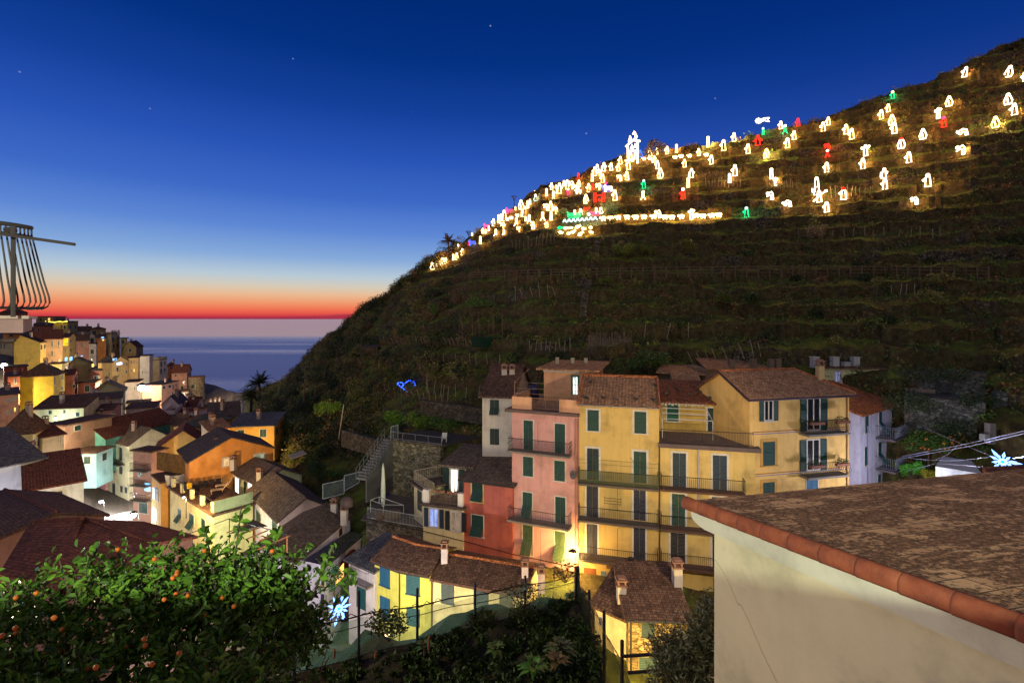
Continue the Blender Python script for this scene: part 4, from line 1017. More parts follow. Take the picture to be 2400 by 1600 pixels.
        m.box8([v(a, zt), v(b, zt), v(C, zt), v(D, zt), v(a, zt + .01), v(b, zt + .01), v(C, zt + rh), v(D, zt + rh)])
        s1 = rh / t
        roof_slab(R, [v(a - u2 * e - n * e, zt - e * s1 + .15), v(b + u2 * e - n * e, zt - e * s1 + .15), v(C + u2 * e + n * e, zt + rh + e * s1 + .15), v(D - u2 * e + n * e, zt + rh + e * s1 + .15)])
    elif kind == 'hip':
        W = (b - a).length; ins = min(W, t) * .48
        if W >= t: r0 = (a + D) / 2 + u2 * ins; r1 = (b + C) / 2 - u2 * ins
        else: r0 = (a + b) / 2 + n * ins; r1 = (D + C) / 2 - n * ins
        qa, qb, qc, qd = v(a - u2 * e - n * e, zt), v(b + u2 * e - n * e, zt), v(C + u2 * e + n * e, zt), v(D - u2 * e + n * e, zt)
        R.box8([p + Vector((0, 0, z)) for z in (-.02, .1) for p in (qa, qb, qc, qd)])
        up = Vector((0, 0, .1)); p0 = v(r0, zt + rh); p1 = v(r1, zt + rh); qa, qb, qc, qd = qa + up, qb + up, qc + up, qd + up
        if W >= t: fs = [[qa, qb, p1, p0], [qb, qc, p1], [qc, qd, p0, p1], [qd, qa, p0]]
        else: fs = [[qa, qb, p0], [qb, qc, p1, p0], [qc, qd, p1], [qd, qa, p0, p1]]
        for q in fs: R.poly(q)
    m.build('wall', wm, root)
    ro = R.build('roof', rmat, root)
    if parapet:
        m = MB(); z0 = zt + .18
        for p, q in ((a, b), (b, C), (C, D), (D, a)):
            d = (q - p).normalized(); o = Vector((d.y, -d.x)) * .1
            if (o.dot((cen - p))) < 0: o = -o
            m.box8([v(p, z0), v(q, z0), v(q + o * 1.5, z0), v(p + o * 1.5, z0), v(p, z0 + parapet), v(q, z0 + parapet), v(q + o * 1.5, z0 + parapet), v(p + o * 1.5, z0 + parapet)])
        m.build('parapet', wm, root)
    f1 = Fac(b, C, inward=(cen - (b + C) / 2)) if right else Fac(D, a, inward=(cen - (D + a) / 2))
    fs = [f0, f1]
    gm = [trimw(), shutm(*shc), glassm()]
    def simple(f, u0, u1, z0, z1, lit=None):
        m = MB(); m.cur = 0; f.bx(m, u0 - .1, u1 + .1, z0 - .1, z1 + .1, -.05, .02)
        mid = (u0 + u1) / 2
        m.cur = 1
        if lit is None:
            f.bx(m, u0, mid - .015, z0, z1, .02, .05); f.bx(m, mid + .015, u1, z0, z1, .02, .05)
            return m.build('window', [gm[0], gm[1]], root)
        f.bx(m, u0, u1, z0, z1, .02, .035)
        return m.build('window', [gm[0], lit], root)
    for wv in wins:
        fi = wv[0]; x0, y0 = zc(reg, wv[1], wv[2]); x1, y1 = zc(reg, wv[3], wv[4])
        f = fs[fi]; r = f.rect(x0, y0, x1, y1); kd = wv[5] if len(wv) > 5 else None
        kw = wv[6] if len(wv) > 6 else {}
        if kd: window(root, f, r, kd, kw.pop('col', shc), **kw)
        else: simple(f, r[0] + .1, r[1] - .1, r[2] + .1, r[3] - .1, kw.get('lit'))
    hh = zt - zb - deep
    for fi, nc, nr in auto:
        nr = max(1, int(hh / 2.7)); f = fs[fi]; nc = max(1, min(nc, int(f.w / 2.2))); st = hh / nr
        for r in range(nr):
            for k in range(nc):
                if RN.random() < .1: continue
                u = f.w * (k + .5) / nc + RN.uniform(-.1, .1); wd = min(.85, f.w / nc * .4); z0 = zt - st * (r + 1) + st * .28
                simple(f, u - wd / 2, u + wd / 2, z0, z0 + min(1.45, st * .5), lit=LITS[RN.randrange(3)] if RN.random() < .05 else None)
    if not chim and roof[0] != 'flat' and group == 'houses of the village' and cat == 'house' and YB > 60:
        q_ = a.lerp(b, RN.uniform(.25, .75)) + n * t * RN.uniform(.35, .6); chimney(root, (q_.x, q_.y, zt + rh * .55), .9 + rh * .3, .5, (170, 150, 136))
    for cc in chim:
        px, py = zc(reg, cc[0], cc[1]); pp = None
        Yc = cc[2] if len(cc) > 2 else (YB + t * .45)
        chimney(root, P(px, py, Yc), .8, .5)
    root_info = dict(root=root, f0=f0, f1=f1, a=a, b=b, C=C, D=D, zt=zt, zb=zb, n=n, t=t)
    return root_info
LITS = [litm(255, 214, 130, 1.6), litm(255, 190, 100, 1.4), litm(210, 225, 255, 1.5)]
LB = litm(120, 190, 255, 2.2); LW = litm(255, 244, 225, 3.0); LY = litm(255, 200, 90, 2.2)
yel = (206, 178, 96); oli = (168, 146, 84); cre = (214, 196, 150); pnk = (206, 152, 128); whi = (214, 208, 200); org = (206, 138, 74); gry = (158, 154, 150); red = (150, 84, 66); pea = (214, 166, 118)
# --- far up-slope rows, from the top of the village down
house('dark red house with a low roof behind the railing balcony', 'L1', (0, 140), (300, 150), 205, None, 205, ('hip', 2.5), red, 'brown', YA=205, depth=9)
house('olive flat-roofed house highest on the slope', 'V1', (780, 20), (1160, 18), 215, 1420, 140, ('flat', 0), oli, 'brown', YA=215, depth=9)
house('house under the yellow string of lights', 'V1', (1120, 150), (1460, 150), 205, 1690, 330, ('shed', .8), yel, 'brown', wins=[(0, 1310, 205, 1345, 260), (0, 1380, 200, 1420, 290)], auto=[(1, 2, 1)], YA=205, depth=8)
house('small red and ochre house below the olive flat roof', 'V1', (730, 215), (1130, 215), 190, None, 350, ('shed', 1.2), (176, 110, 78), 'brown', wins=[(0, 808, 262, 860, 350), (0, 1030, 255, 1068, 330)], YA=190, depth=7)
house('pale grey house with two small windows on the skyline', 'V1', (1680, 310), (1960, 315), 200, None, 450, ('gable_u', 2.0), gry, 'brown', wins=[(0, 1795, 330, 1825, 380), (0, 1870, 320, 1905, 375)], YA=202, depth=7)
house('olive house with a long dark roof at the end of the skyline', 'V1', (1970, 285), (2290, 280), 198, None, 440, ('hip', 1.2), oli, 'brown', YA=200, depth=8)
house('cream block with brick-red band left of the yellow gable', 'V1', (0, 575), (320, 575), 150, 450, 1060, ('flat', 0), cre, 'brown', wins=[(0, 5, 605, 42, 710), (0, 75, 605, 112, 710), (1, 335, 600, 360, 700), (1, 395, 600, 420, 700)], depth=7, parapet=.9)
house('ochre upper floor over the cream block', 'V1', (70, 385), (430, 385), 175, None, 470, ('flat', 0), org, 'brown', depth=6)
house('yellow gabled house with a brown verge', 'V1', (300, 560), (870, 575), 142, 1000, 1090, ('gable_n', 2.6, .25), yel, 'brown', wins=[(1, 880, 620, 910, 740), (1, 950, 610, 980, 720)], YA=150, depth=10)
house('pink house with brown roof and balcony beside the yellow gable', 'V1', (960, 505), (1350, 490), 150, None, 1040, ('gable_u', 3.4), (196, 158, 118), 'red', wins=[(0, 1105, 540, 1150, 690), (0, 1250, 530, 1290, 660), (0, 1105, 750, 1150, 880), (0, 1265, 945, 1310, 1000, None, {'lit': LY}), (0, 1110, 940, 1150, 1010)], YA=152, depth=12)
house('tall ochre house with lit orange loggia and blue windows', 'V1', (1350, 470), (1490, 465), 158, 1640, 1100, ('gable_u', 1.6), (190, 160, 92), 'brown', wins=[(0, 1355, 480, 1478, 650, None, {'lit': litm(255, 190, 30, 1.3)}), (0, 1400, 705, 1435, 790), (0, 1395, 890, 1465, 985, None, {'lit': LB}), (1, 1510, 505, 1540, 585), (1, 1510, 700, 1545, 785), (1, 1502, 880, 1565, 970, None, {'lit': LB})], depth=9)
house('pink terrace house with dormers in the middle of the slope', 'V1', (1650, 540), (1925, 530), 170, None, 890, ('gable_u', 2.6), pnk, 'brown', wins=[(0, 1660, 590, 1690, 680), (0, 1755, 580, 1790, 700), (0, 1855, 580, 1885, 660), (0, 1660, 800, 1700, 890), (0, 1740, 850, 1795, 880, None, {'lit': LB})], depth=9)
house('narrow white house beside the orange gable', 'V1', (1900, 440), (2080, 450), 182, None, 620, ('gable_n', 1.2), whi, 'brown', depth=8)
house('small whitewashed front below the narrow white house', 'V1', (1925, 620), (2080, 605), 172, None, 900, ('flat', 0), whi, 'brown', depth=6)
house('orange house with one bright window', 'V1', (2080, 480), (2290, 480), 180, None, 810, ('gable_u', 1.6), org, 'brown', wins=[(0, 2180, 450, 2255, 500, None, {'lit': LB}), (0, 2205, 505, 2255, 540, None, {'lit': LY}), (0, 2080, 700, 2110, 760)], depth=8)
house('cream tower house crowned by chimney pots', 'V2', (170, 30), (290, 25), 188, 470, 430, ('flat', 0), (196, 176, 126), 'brown', wins=[(1, 300, 80, 330, 200), (1, 410, 75, 440, 150), (1, 315, 235, 350, 310), (1, 400, 230, 430, 300), (0, 235, 250, 265, 330)], depth=8, parapet=.6, chim=[(310, 12), (370, 10), (440, 8)])
house('olive annex with an overhanging dark flat roof', 'V2', (480, 120), (610, 120), 192, None, 430, ('flat', 0), oli, 'slate', depth=7, over=.6)
house('brown gabled house on the skyline over the sea', 'V2', (545, 300), (825, 300), 185, 975, 450, ('gable_n', 2.6, .45), (150, 128, 86), 'red', depth=9)
house('greenhouse-like olive gable with glazing bars', 'V1', (1480, 1010), (1960, 1030), 128, None, 1200, ('gable_n', 2.0, .32), (150, 140, 92), 'slate', wins=[(0, 1975, 1030, 2040, 1110, None, {'lit': LY})], depth=9)
house('ochre front between the olive gable and the pink house', 'V1', (1000, 1090), (1340, 1040), 135, 1480, 1200, ('flat', 0), (196, 172, 112), 'brown', wins=[(0, 1250, 1085, 1290, 1150), (1, 1405, 1100, 1445, 1175)], depth=7)
house('dark slate-roofed house with blue lit veranda', 'V2', (0, 620), (300, 640), 138, 640, 1110, ('gable_u', 1.8), (188, 160, 108), 'slate', wins=[(1, 310, 545, 355, 605, None, {'lit': LB}), (1, 372, 540, 410, 605, None, {'lit': LB}), (1, 395, 630, 520, 695, None, {'lit': litm(190, 215, 255, 4)}), (1, 595, 645, 620, 720), (1, 590, 800, 620, 880), (1, 435, 870, 455, 950), (1, 390, 730, 440, 840), (0, 220, 840, 260, 940)], depth=9)
house('tall cream apartment house with brown shutters', 'V2', (650, 560), (870, 540), 150, None, 1120, ('flat', 0), (214, 182, 124), 'brown', wins=[(0, 700, 590, 735, 670), (0, 760, 580, 795, 665), (0, 700, 765, 730, 850), (0, 762, 770, 792, 850, None, {'lit': LY}), (0, 695, 955, 725, 1060), (0, 760, 945, 795, 1050)], shc=(120, 72, 46), depth=8)
house('white and grey tower block by the sea side', 'V2', (900, 500), (1110, 500), 162, 1190, 950, ('flat', 0), (190, 186, 184), 'slate', wins=[(0, 940, 810, 975, 880)], depth=7)
house('cream balconied house with a roof terrace parapet', 'V2', (1180, 600), (1320, 590), 168, 1490, 960, ('flat', 0), (216, 200, 166), 'brown', wins=[(1, 1340, 620, 1380, 735), (1, 1420, 610, 1455, 690), (1, 1340, 770, 1380, 890), (1, 1420, 765, 1455, 835)], depth=8, parapet=.7)
house('little ochre house with a hipped roof over the cliff', 'V2', (1500, 720), (1670, 715), 178, None, 800, ('hip', 1.6), org, 'red', depth=6)
house('salmon pink house at the seaward corner', 'V2', (1590, 880), (1920, 850), 166, 2010, 1250, ('gable_u', 3.0), pnk, 'red', wins=[(0, 1650, 890, 1705, 950), (0, 1835, 985, 1875, 1100), (0, 1665, 1040, 1720, 1090), (0, 1780, 1140, 1850, 1260), (1, 1930, 860, 1960, 920), (1, 1930, 980, 1965, 1080)], depth=9)
house('white house under the salmon corner house', 'V2', (1760, 1280), (1950, 1270), 150, None, 1420, ('flat', 0), whi, 'brown', wins=[(0, 1875, 1290, 1910, 1350)], depth=6)
house('peach gabled house lit by the bright floodlamp', 'V2', (960, 960), (1370, 1130), 128, 1730, 1480, ('shed', .3), (222, 164, 120), 'slate', wins=[(0, 1050, 1140, 1120, 1270, None, {'lit': litm(220, 255, 240, 1.2)}), (1, 1395, 1140, 1450, 1215), (1, 1515, 1120, 1575, 1190), (1, 1605, 1110, 1635, 1230), (1, 1665, 1095, 1695, 1165), (1, 1590, 1270, 1620, 1350), (1, 1655, 1260, 1690, 1340)], YA=137, depth=12)
house('pale stone house in the glare of the floodlamp', 'V2', (580, 1130), (880, 1060), 134, 960, 1480, ('flat', 0), (180, 170, 158), 'brown', wins=[(0, 680, 1175, 710, 1265), (0, 770, 1145, 810, 1240)], depth=8)
house('low yellow garden wall house below the floodlamp', 'V2', (630, 1490), (1110, 1485), 112, None, 1560, ('flat', 0), (196, 176, 96), 'brown', depth=4)
house('red brick house front with a dark upper terrace', 'V1', (1690, 1330), (2060, 1440), 118, 2200, 1700, ('flat', 0), (160, 92, 70), 'brown', depth=7)
house('pink narrow gable next to the olive yellow block', 'V1', (1380, 1230), (1590, 1270), 114, 1680, 1800, ('gable_u', 1.2), (196, 128, 108), 'red', wins=[(0, 1560, 1480, 1640, 1568)], YA=118, depth=8)
house('dark red hall behind the pink narrow gable', 'V1', (1950, 1180), (2200, 1190), 126, None, 1500, ('flat', 0), (120, 74, 56), 'brown', depth=8)
house('big olive yellow block with a hipped brown roof', 'V1', (425, 1310), (1160, 1300), 104, 1400, 2150, ('hip', 3.4), (196, 168, 52), 'brown', wins=[(1, 1170, 1310, 1200, 1500), (1, 1325, 1270, 1355, 1395), (1, 1330, 1520, 1360, 1610)], depth=9, shc=(60, 66, 84))
house('red house with a curved dark roof under the white lamp', 'V1', (90, 1180), (590, 1090), 118, None, 1330, ('flat', 0), red, 'slate', wins=[(0, 470, 1120, 500, 1190)], depth=6)
house('terracotta house with a green shutter at the slope foot', 'V1', (170, 1360), (430, 1310), 100, None, 1600, ('shed', .5), (190, 110, 76), 'brown', wins=[(0, 300, 1355, 360, 1480)], depth=6)
house('pink house with a row of white shuttered windows', 'L1', (0, 1070), (200, 1030), 86, None, 1290, ('shed', .6), (222, 168, 138), 'slate', wins=[(0, 58, 1075, 95, 1130), (0, 105, 1062, 135, 1115), (0, 145, 1055, 178, 1105), (0, 145, 1170, 178, 1225, None, {'lit': LY}), (0, 65, 1200, 90, 1260), (0, 110, 1190, 132, 1245)], shc=(210, 200, 190), depth=7)
house('long grey rendered hall with an inner gable', 'L1', (780, 1030), (1310, 1070), 96, None, 1180, ('gable_u', 1.0), (170, 160, 152), 'slate', depth=8, chim=[(1055, 1030, 99), (1000, 1015, 99)])
house('grey gable roof rising behind the long grey hall', 'L1', (1000, 1000), (1350, 990), 112, None, 1060, ('gable_n', 2.6, .42), (110, 108, 96), 'slate', YA=112, depth=9)
house('long cream house with green shutters under a lamp', 'L1', (370, 1195), (905, 1175), 82, 1065, 1400, ('shed', 1.4), (226, 218, 178), 'brown', wins=[(0, 522, 1203, 568, 1252), (0, 680, 1195, 715, 1242), (0, 815, 1222, 862, 1275), (0, 822, 1325, 882, 1383), (1, 965, 1318, 1012, 1372), (1, 1060, 1313, 1104, 1365)], depth=7)
house('pink house with a balcony behind the cream wall', 'L1', (1060, 1185), (1215, 1200), 86, 1310, 1300, ('gable_u', .8), (220, 160, 140), 'brown', wins=[(0, 1080, 1190, 1115, 1240)], YA=87, depth=6)
house('white cube house with a plain blank wall', 'L1', (1362, 1175), (1670, 1170), 93, 1725, 1390, ('flat', 0), (226, 204, 190), 'brown', wins=[(1, 1675, 1190, 1690, 1235), (1, 1678, 1300, 1690, 1340)], depth=7)
house('lilac white house under a blue slate gable', 'V3', (0, 310), (280, 345), 104, 430, 560, ('gable_n', 2.0, .55), (212, 190, 190), 'grey', wins=[(1, 300, 350, 330, 420), (1, 365, 320, 390, 400)], YA=108, depth=9)
house('lower lilac house with a small terrace', 'V3', (30, 520), (240, 560), 92, 350, 720, ('flat', 0), (206, 186, 184), 'brown', wins=[(1, 255, 590, 275, 660), (1, 305, 570, 325, 630)], YA=93, depth=7, parapet=.8)
house('pink and lilac row house with three slim windows', 'V3', (330, 470), (370, 500), 96, 460, 680, ('shed', .8), (214, 176, 168), 'red', wins=[(1, 375, 480, 395, 580), (1, 405, 470, 425, 570)], depth=7)
house('white house under the dark red roof by the sea', 'V3', (430, 320), (610, 395), 110, 740, 560, ('gable_u', 2.0), (220, 206, 214), 'red', wins=[(1, 615, 405, 635, 470), (1, 690, 375, 710, 430)], YA=113, depth=10, chim=[(570, 300, 112), (460, 262, 114)])
house('white terrace house with small square windows', 'V3', (470, 590), (560, 590), 96, 650, 640, ('flat', 0), (224, 216, 222), 'grey', wins=[(0, 575, 575, 600, 620)], depth=6, parapet=.5)
house('brown flat-fronted house facing the sea', 'V3', (630, 470), (890, 460), 104, None, 560, ('flat', 0), (178, 150, 146), 'brown', depth=7, parapet=.5)
house('brick red cube house near the shore palms', 'V3', (1070, 290), (1300, 285), 150, None, 420, ('flat', 0), (188, 116, 78), 'brown', depth=7)
house('row of low white boathouses at the waterside', 'V3', (860, 370), (1075, 345), 145, None, 430, ('flat', 0), (216, 200, 190), 'slate', depth=6, chim=[(885, 340, 147), (965, 320, 147), (1045, 300, 147)])
house('mustard yellow house with a dark tiled roof near the palms', 'V3', (840, 720), (1395, 555), 88, None, 900, ('shed', 2.0), (206, 160, 62), 'slate', YA=84, depth=5)
house('small lamp-lit mustard roof house behind the chimney', 'V3', (1090, 440), (1350, 430), 102, None, 520, ('flat', 0), (206, 170, 66), 'slate', depth=5)
house('ochre gable glowing beside the sodium lamp', 'V3', (150, 770), (350, 730), 84, 640, 860, ('gable_u', 1.4), (206, 160, 84), 'brown', YA=86, depth=6)
house('low brown hipped roof in front of the sodium lamp', 'V3', (210, 830), (740, 800), 80, None, 900, ('hip', 1.6), (206, 170, 110), 'brown', YA=82, depth=5)
house('green tiled lean-to house in front of the sodium lamp', 'V3', (380, 850), (850, 800), 76, None, 960, ('shed', .8), (200, 150, 70), 'green', YA=78, depth=4)
house('mustard annex with a blue slate roof beside the cypress bush', 'V3', (1215, 770), (2020, 745), 73, None, 1020, ('shed', .9), (206, 156, 70), 'grey', YA=72, depth=5)
# --- middle of the village
house('cream house with a blue eave and hipped roof at the slope foot', 'L2', (0, 560), (355, 535), 63, 520, 700, ('hip', 3.0), (222, 200, 140), 'brown', wins=[(1, 400, 560, 445, 670), (1, 458, 490, 488, 610), (1, 355, 590, 380, 660)], depth=9, shc=(70, 90, 130))
house('brown box house with an overhanging roof', 'L2', (500, 440), (700, 450), 72, 850, 560, ('flat', 0), (150, 118, 96), 'brown', depth=7, over=.5)
house('low house with a red-brown lean-to roof', 'L2', (460, 620), (690, 540), 66, None, 740, ('shed', 1.2), (214, 186, 150), 'red', wins=[(0, 640, 560, 660, 640)], YA=64, depth=5)
house('turquoise gabled house with a deck', 'L2', (705, 600), (1140, 585), 76, None, 760, ('gable_n', 2.2, .55), (110, 182, 166), 'red', wins=[(0, 735, 615, 808, 715, 'shut', {'col': (26, 66, 84)}), (0, 890, 605, 945, 665, 'shut', {'col': (26, 66, 84)})], YA=77, depth=13)
house('turquoise terrace wall house under the deck', 'L2', (480, 760), (1040, 745), 72, None, 900, ('flat', 0), (150, 190, 184), 'brown', depth=3.5)
hc = house('tall cream house with three floors of dark shutters', 'L2', (1105, 605), (1395, 660), 76, 1850, 1420, ('gable_u', 2.0), (220, 206, 160), 'slate', wins=[(0, 1210, 660, 1243, 830), (0, 1290, 680, 1325, 830), (0, 1212, 850, 1245, 955), (0, 1290, 865, 1328, 975), (0, 1215, 1065, 1250, 1200), (0, 1300, 1090, 1330, 1170), (0, 1350, 1105, 1378, 1180)], YA=80, depth=12, shc=(74, 80, 78))
r = hc['f0'].rect(*zc('L2', 1140, 750), *zc('L2', 1350, 840)); balcony(hc['root'], hc['f0'], r[0], r[1], r[2], .8)
house('slim pink house squeezed beside the tall cream house', 'L2', (1030, 800), (1140, 830), 79, None, 1300, ('shed', .8), (222, 150, 150), 'brown', wins=[(0, 1065, 840, 1085, 920), (0, 1100, 850, 1120, 930), (0, 1065, 920, 1120, 1000, None, {'lit': LY})], YA=80, depth=5)
house('orange house with a broad red-brown gable', 'L2', (1680, 695), (2215, 650), 72, None, 1010, ('gable_n', 2.3, .55), (222, 176, 106), 'red', wins=[(0, 1650, 720, 1685, 830)], YA=69, depth=6, chim=[(2215, 570, 73)])
house('grey house with a slate roof at the frame side', 'L2', (-40, 905), (478, 800), 52, None, 1120, ('shed', 2.4), (170, 176, 172), 'grey', depth=8, chim=[(345, 740, 55)])
house('white house under a red tiled roof beside the bright lane', 'L2', (280, 1145), (905, 1045), 50, None, 1330, ('shed', 1.8), (208, 214, 206), 'red', YA=47, depth=7, shc=DARK)
house('cream conservatory with glazing bars beside the red gable', 'V3', (855, 880), (1215, 790), 70, None, 1040, ('shed', .8), (232, 206, 180), 'tan', YA=68, depth=3)
hb = house('cluttered pink house with metal balconies on the lane', 'L2', (1440, 760), (1640, 740), 66, None, 1450, ('flat', 0), (180, 130, 116), 'brown', wins=[(0, 1490, 900, 1540, 1000), (0, 1500, 1240, 1600, 1400), (0, 1560, 1060, 1630, 1160, None, {'lit': LB})], YA=67, depth=2)
for yy in (860, 1020, 1180):
    r = hb['f0'].rect(*zc('L2', 1470, yy), *zc('L2', 1640, yy + 60)); balcony(hb['root'], hb['f0'], r[0], r[1], r[2], .9)
# the round bastion tower house over the sea
def bastion():
    px, pb = zc('V2', 2130, 1420); Y = 162; g = P(px, pb, Y); R = 155 * .10841 / F * Y
    root = thing('bastion_house', 'rounded pale stone bastion house at the edge of the sea', 'house', g, 'houses of the village')
    zt = (HY - zc('V2', 0, 960)[1]) / F * Y - g.z
    m = MB(); m.lathe(g, [(R * 1.22, -6), (R * 1.1, zt * .15), (R, zt * .35), (R, zt)], 18); m.build('wall', stone(176, 156, 126, 'bastion_stone'), root)
    m = MB(); m.lathe(g + Vector((0, 0, zt)), [(R * 1.08, 0), (R * 1.08, .35), (R * .96, .35)], 18); m.build('roof', roofm('tan'), root)
    f = Fac(V2(px - 12, Y - R - .02), V2(px + 12, Y - R - .02))
    for x, y in ((2040, 1155),):
        q = f.rect(*zc('V2', x - 25, y - 35), *zc('V2', x + 25, y + 35)); m = MB(); f.bx(m, *q, -.5, .1); m.build('window', shutm(), root)
bastion()
# string of yellow lamps and the other small lamps of the slope
m = MB(); pts = [P(*zc('V1', x, y), 203.5) for x, y in ((985, 118), (1100, 132), (1180, 138), (1300, 124), (1350, 134), (1455, 120))]
m.tube(pts, .14, 5); m.top('light_string', glow(255, 226, 70, 5), 'string of yellow lights along the top roof edge of the village', 'string lights')

# --- long houses in front of the village
hv = house('long orange house with a dark tiled gable', 'L3', (432, 720), (1345, 600), 62, None, 1010, ('gable_n', 2.1, .47), (222, 150, 74), 'slate', wins=[(0, 1125, 650, 1255, 715, 'lit', {'lit': litm(190, 200, 170, .5)}), (0, 785, 690, 940, 790, 'lit', {'lit': litm(255, 225, 170, .5)})], YA=56, depth=7, chim=[(735, 600, 60)])
hg = house('pale green house with a roof terrace and dark gable', 'L3', (800, 860), (1190, 1000), 54, 1648, 1260, ('gable_u', 1.2), (206, 208, 166), 'slate', YA=61, depth=8, wins=[(0, 893, 900, 925, 1080, 'single', {'col': (34, 60, 50), 'door': True}), (0, 925, 905, 975, 1085, 'lit', {'lit': LW, 'door': True}), (0, 1020, 945, 1060, 1100, 'single', {'col': (34, 60, 50), 'door': True}), (0, 1062, 960, 1112, 1130, 'lit', {'lit': LW, 'door': True})], chim=[(905, 790, 58), (1192, 930, 55)])
ht = house('yellow lower storey with a balustraded roof terrace', 'L3', (225, 1165), (700, 1330), 48, 1120, 1560, ('flat', 0), (224, 212, 146), 'brown', YA=56, depth=9, wins=[(0, 305, 1245, 352, 1400, 'flap'), (0, 430, 1300, 488, 1470, 'flap'), (0, 560, 1350, 610, 1500, 'shut')])
for k in range(5):
    f = ht['f0']; u = f.w * (k + .1) / 4.4; m = MB(); f.bx(m, u, u + .45, ht['zt'] + .18, ht['zt'] + 1.15, -.35, -.02); m.build('terrace_pillar', plaster(224, 214, 160), ht['root'])
m = MB(); f = ht['f0']
for hh in (.5, 1.0): m.tube([f.pt(.2, ht['zt'] + .18 + hh, -.18), f.pt(f.w - .1, ht['zt'] + .18 + hh, -.18)], .025, 4)
m.build('terrace_rail', metal(), ht['root'])
f = ht['f1']; m = MB(); f.bx(m, 0, f.w, ht['zt'] + .18, ht['zt'] + 1.35, -.2, -.02); m.build('terrace_screen', plaster(168, 176, 130), ht['root'])
hd = house('pink house with a mossy dark roof and white gable', 'L3', (1075, 1215), (1400, 1385), 45, 1960, 1700, ('gable_u', 1.5), (220, 194, 190), 'slate', YA=53, depth=9, wins=[(0, 1155, 1275, 1212, 1420, 'single'), (0, 1325, 1345, 1388, 1540, 'single', {'door': True})])
house('narrow amber corner house under the white sheet', 'L2', (1640, 1085), (1740, 1075), 57, 1862, 1560, ('flat', 0), (226, 164, 84), 'brown', wins=[(0, 1655, 1110, 1675, 1250, None, {'lit': LB}), (0, 1690, 1120, 1715, 1270), (0, 1655, 1330, 1690, 1500, None, {'lit': LB})], YA=60, over=.1, shc=(50, 70, 110))
hw = house('long white house with a slate roof and two chimney pots', 'L5', (960, 738), (1575, 775), 36, 2172, 1200, ('gable_n', .95), (214, 208, 222), 'slate', YA=36.7, depth=8.5, over=.2, wins=[(1, 2040, 385, 2090, 480, 'single', {'col': (70, 50, 44)})], chim=[(2000, 225, 44), (2108, 300, 42.5)])
def lean_house():
    q = lambda x, y, Y: P(*zc('L5', x, y), Y)
    U0, U1, E0, E1 = q(1800, 722, 36.4), q(2170, 432, 44), q(1905, 812, 35.2), q(2312, 474, 42.6)
    zb = -24; root = thing('house', 'white house front with a green mossy lean-to roof and a lit arch', 'house', (E0.x, E0.y, zb), 'houses of the village')
    m = MB(); roof_slab(m, [U0, U1, E1, E0], .13); m.build('roof', roofm('green'), root, ud=E1 - E0)
    fl = lambda p: Vector((p.x, p.y, zb)); d = Vector((0, 0, -.16))
    W0 = q(1560, 770, 36.2) ; W0.z = E0.z
    ins = (U0 - E0); ins.z = 0; ins = ins.normalized() * .2
    e0, e1 = E0 + ins + d, E1 + ins + d
    m = MB(); m.poly([e0, e1, fl(e1), fl(e0)]); m.poly([W0 + Vector((0, .25, -.1)), e0 + Vector((-.02, .25, 0)), fl(e0) + Vector((-.02, .25, 0)), fl(W0) + Vector((0, .25, 0))]); m.poly([U1 + d, e1, fl(e1), fl(U1)]); m.poly([U0 + d, e0, e1, U1 + d])
    m.build('wall', plaster(212, 212, 224), root)
    f = Fac(e0.xy, e1.xy, inward=(U0 - E0).xy)
    r = f.rect(*zc('L5', 1990, 690), *zc('L5', 2235, 910)); m = MB(); zs = r[2]; zt = r[3]; um = (r[0] + r[1]) / 2; hwid = (r[1] - r[0]) / 2
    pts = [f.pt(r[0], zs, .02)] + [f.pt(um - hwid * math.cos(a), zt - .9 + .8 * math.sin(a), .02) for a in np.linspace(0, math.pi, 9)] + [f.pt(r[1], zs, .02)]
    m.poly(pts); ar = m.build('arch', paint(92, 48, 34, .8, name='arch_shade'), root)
    m = MB(); f.bx(m, r[0] + .25, r[0] + .25 + hwid * .7, zs + .1, zt - .5, .02, .05); m.build('pane', litm(255, 176, 84, 2.6), ar)
    f2 = Fac((W0 + Vector((0, .25, 0))).xy, (e0 + Vector((0, .25, 0))).xy)
    for x0, y0, x1, y1, nm, mt in ((1862, 810, 1908, 1040, 'tall_window', litm(150, 110, 60, .5)), (1858, 1115, 1912, 1285, 'door', shutm(60, 56, 90)), (1640, 1000, 1690, 1160, 'window', shutm(60, 80, 90))):
        r = f2.rect(*zc('L5', x0, y0), *zc('L5', x1, y1)); m = MB(); f2.bx(m, *r, -.02, .05); m.build(nm, mt, root)
lean_house()
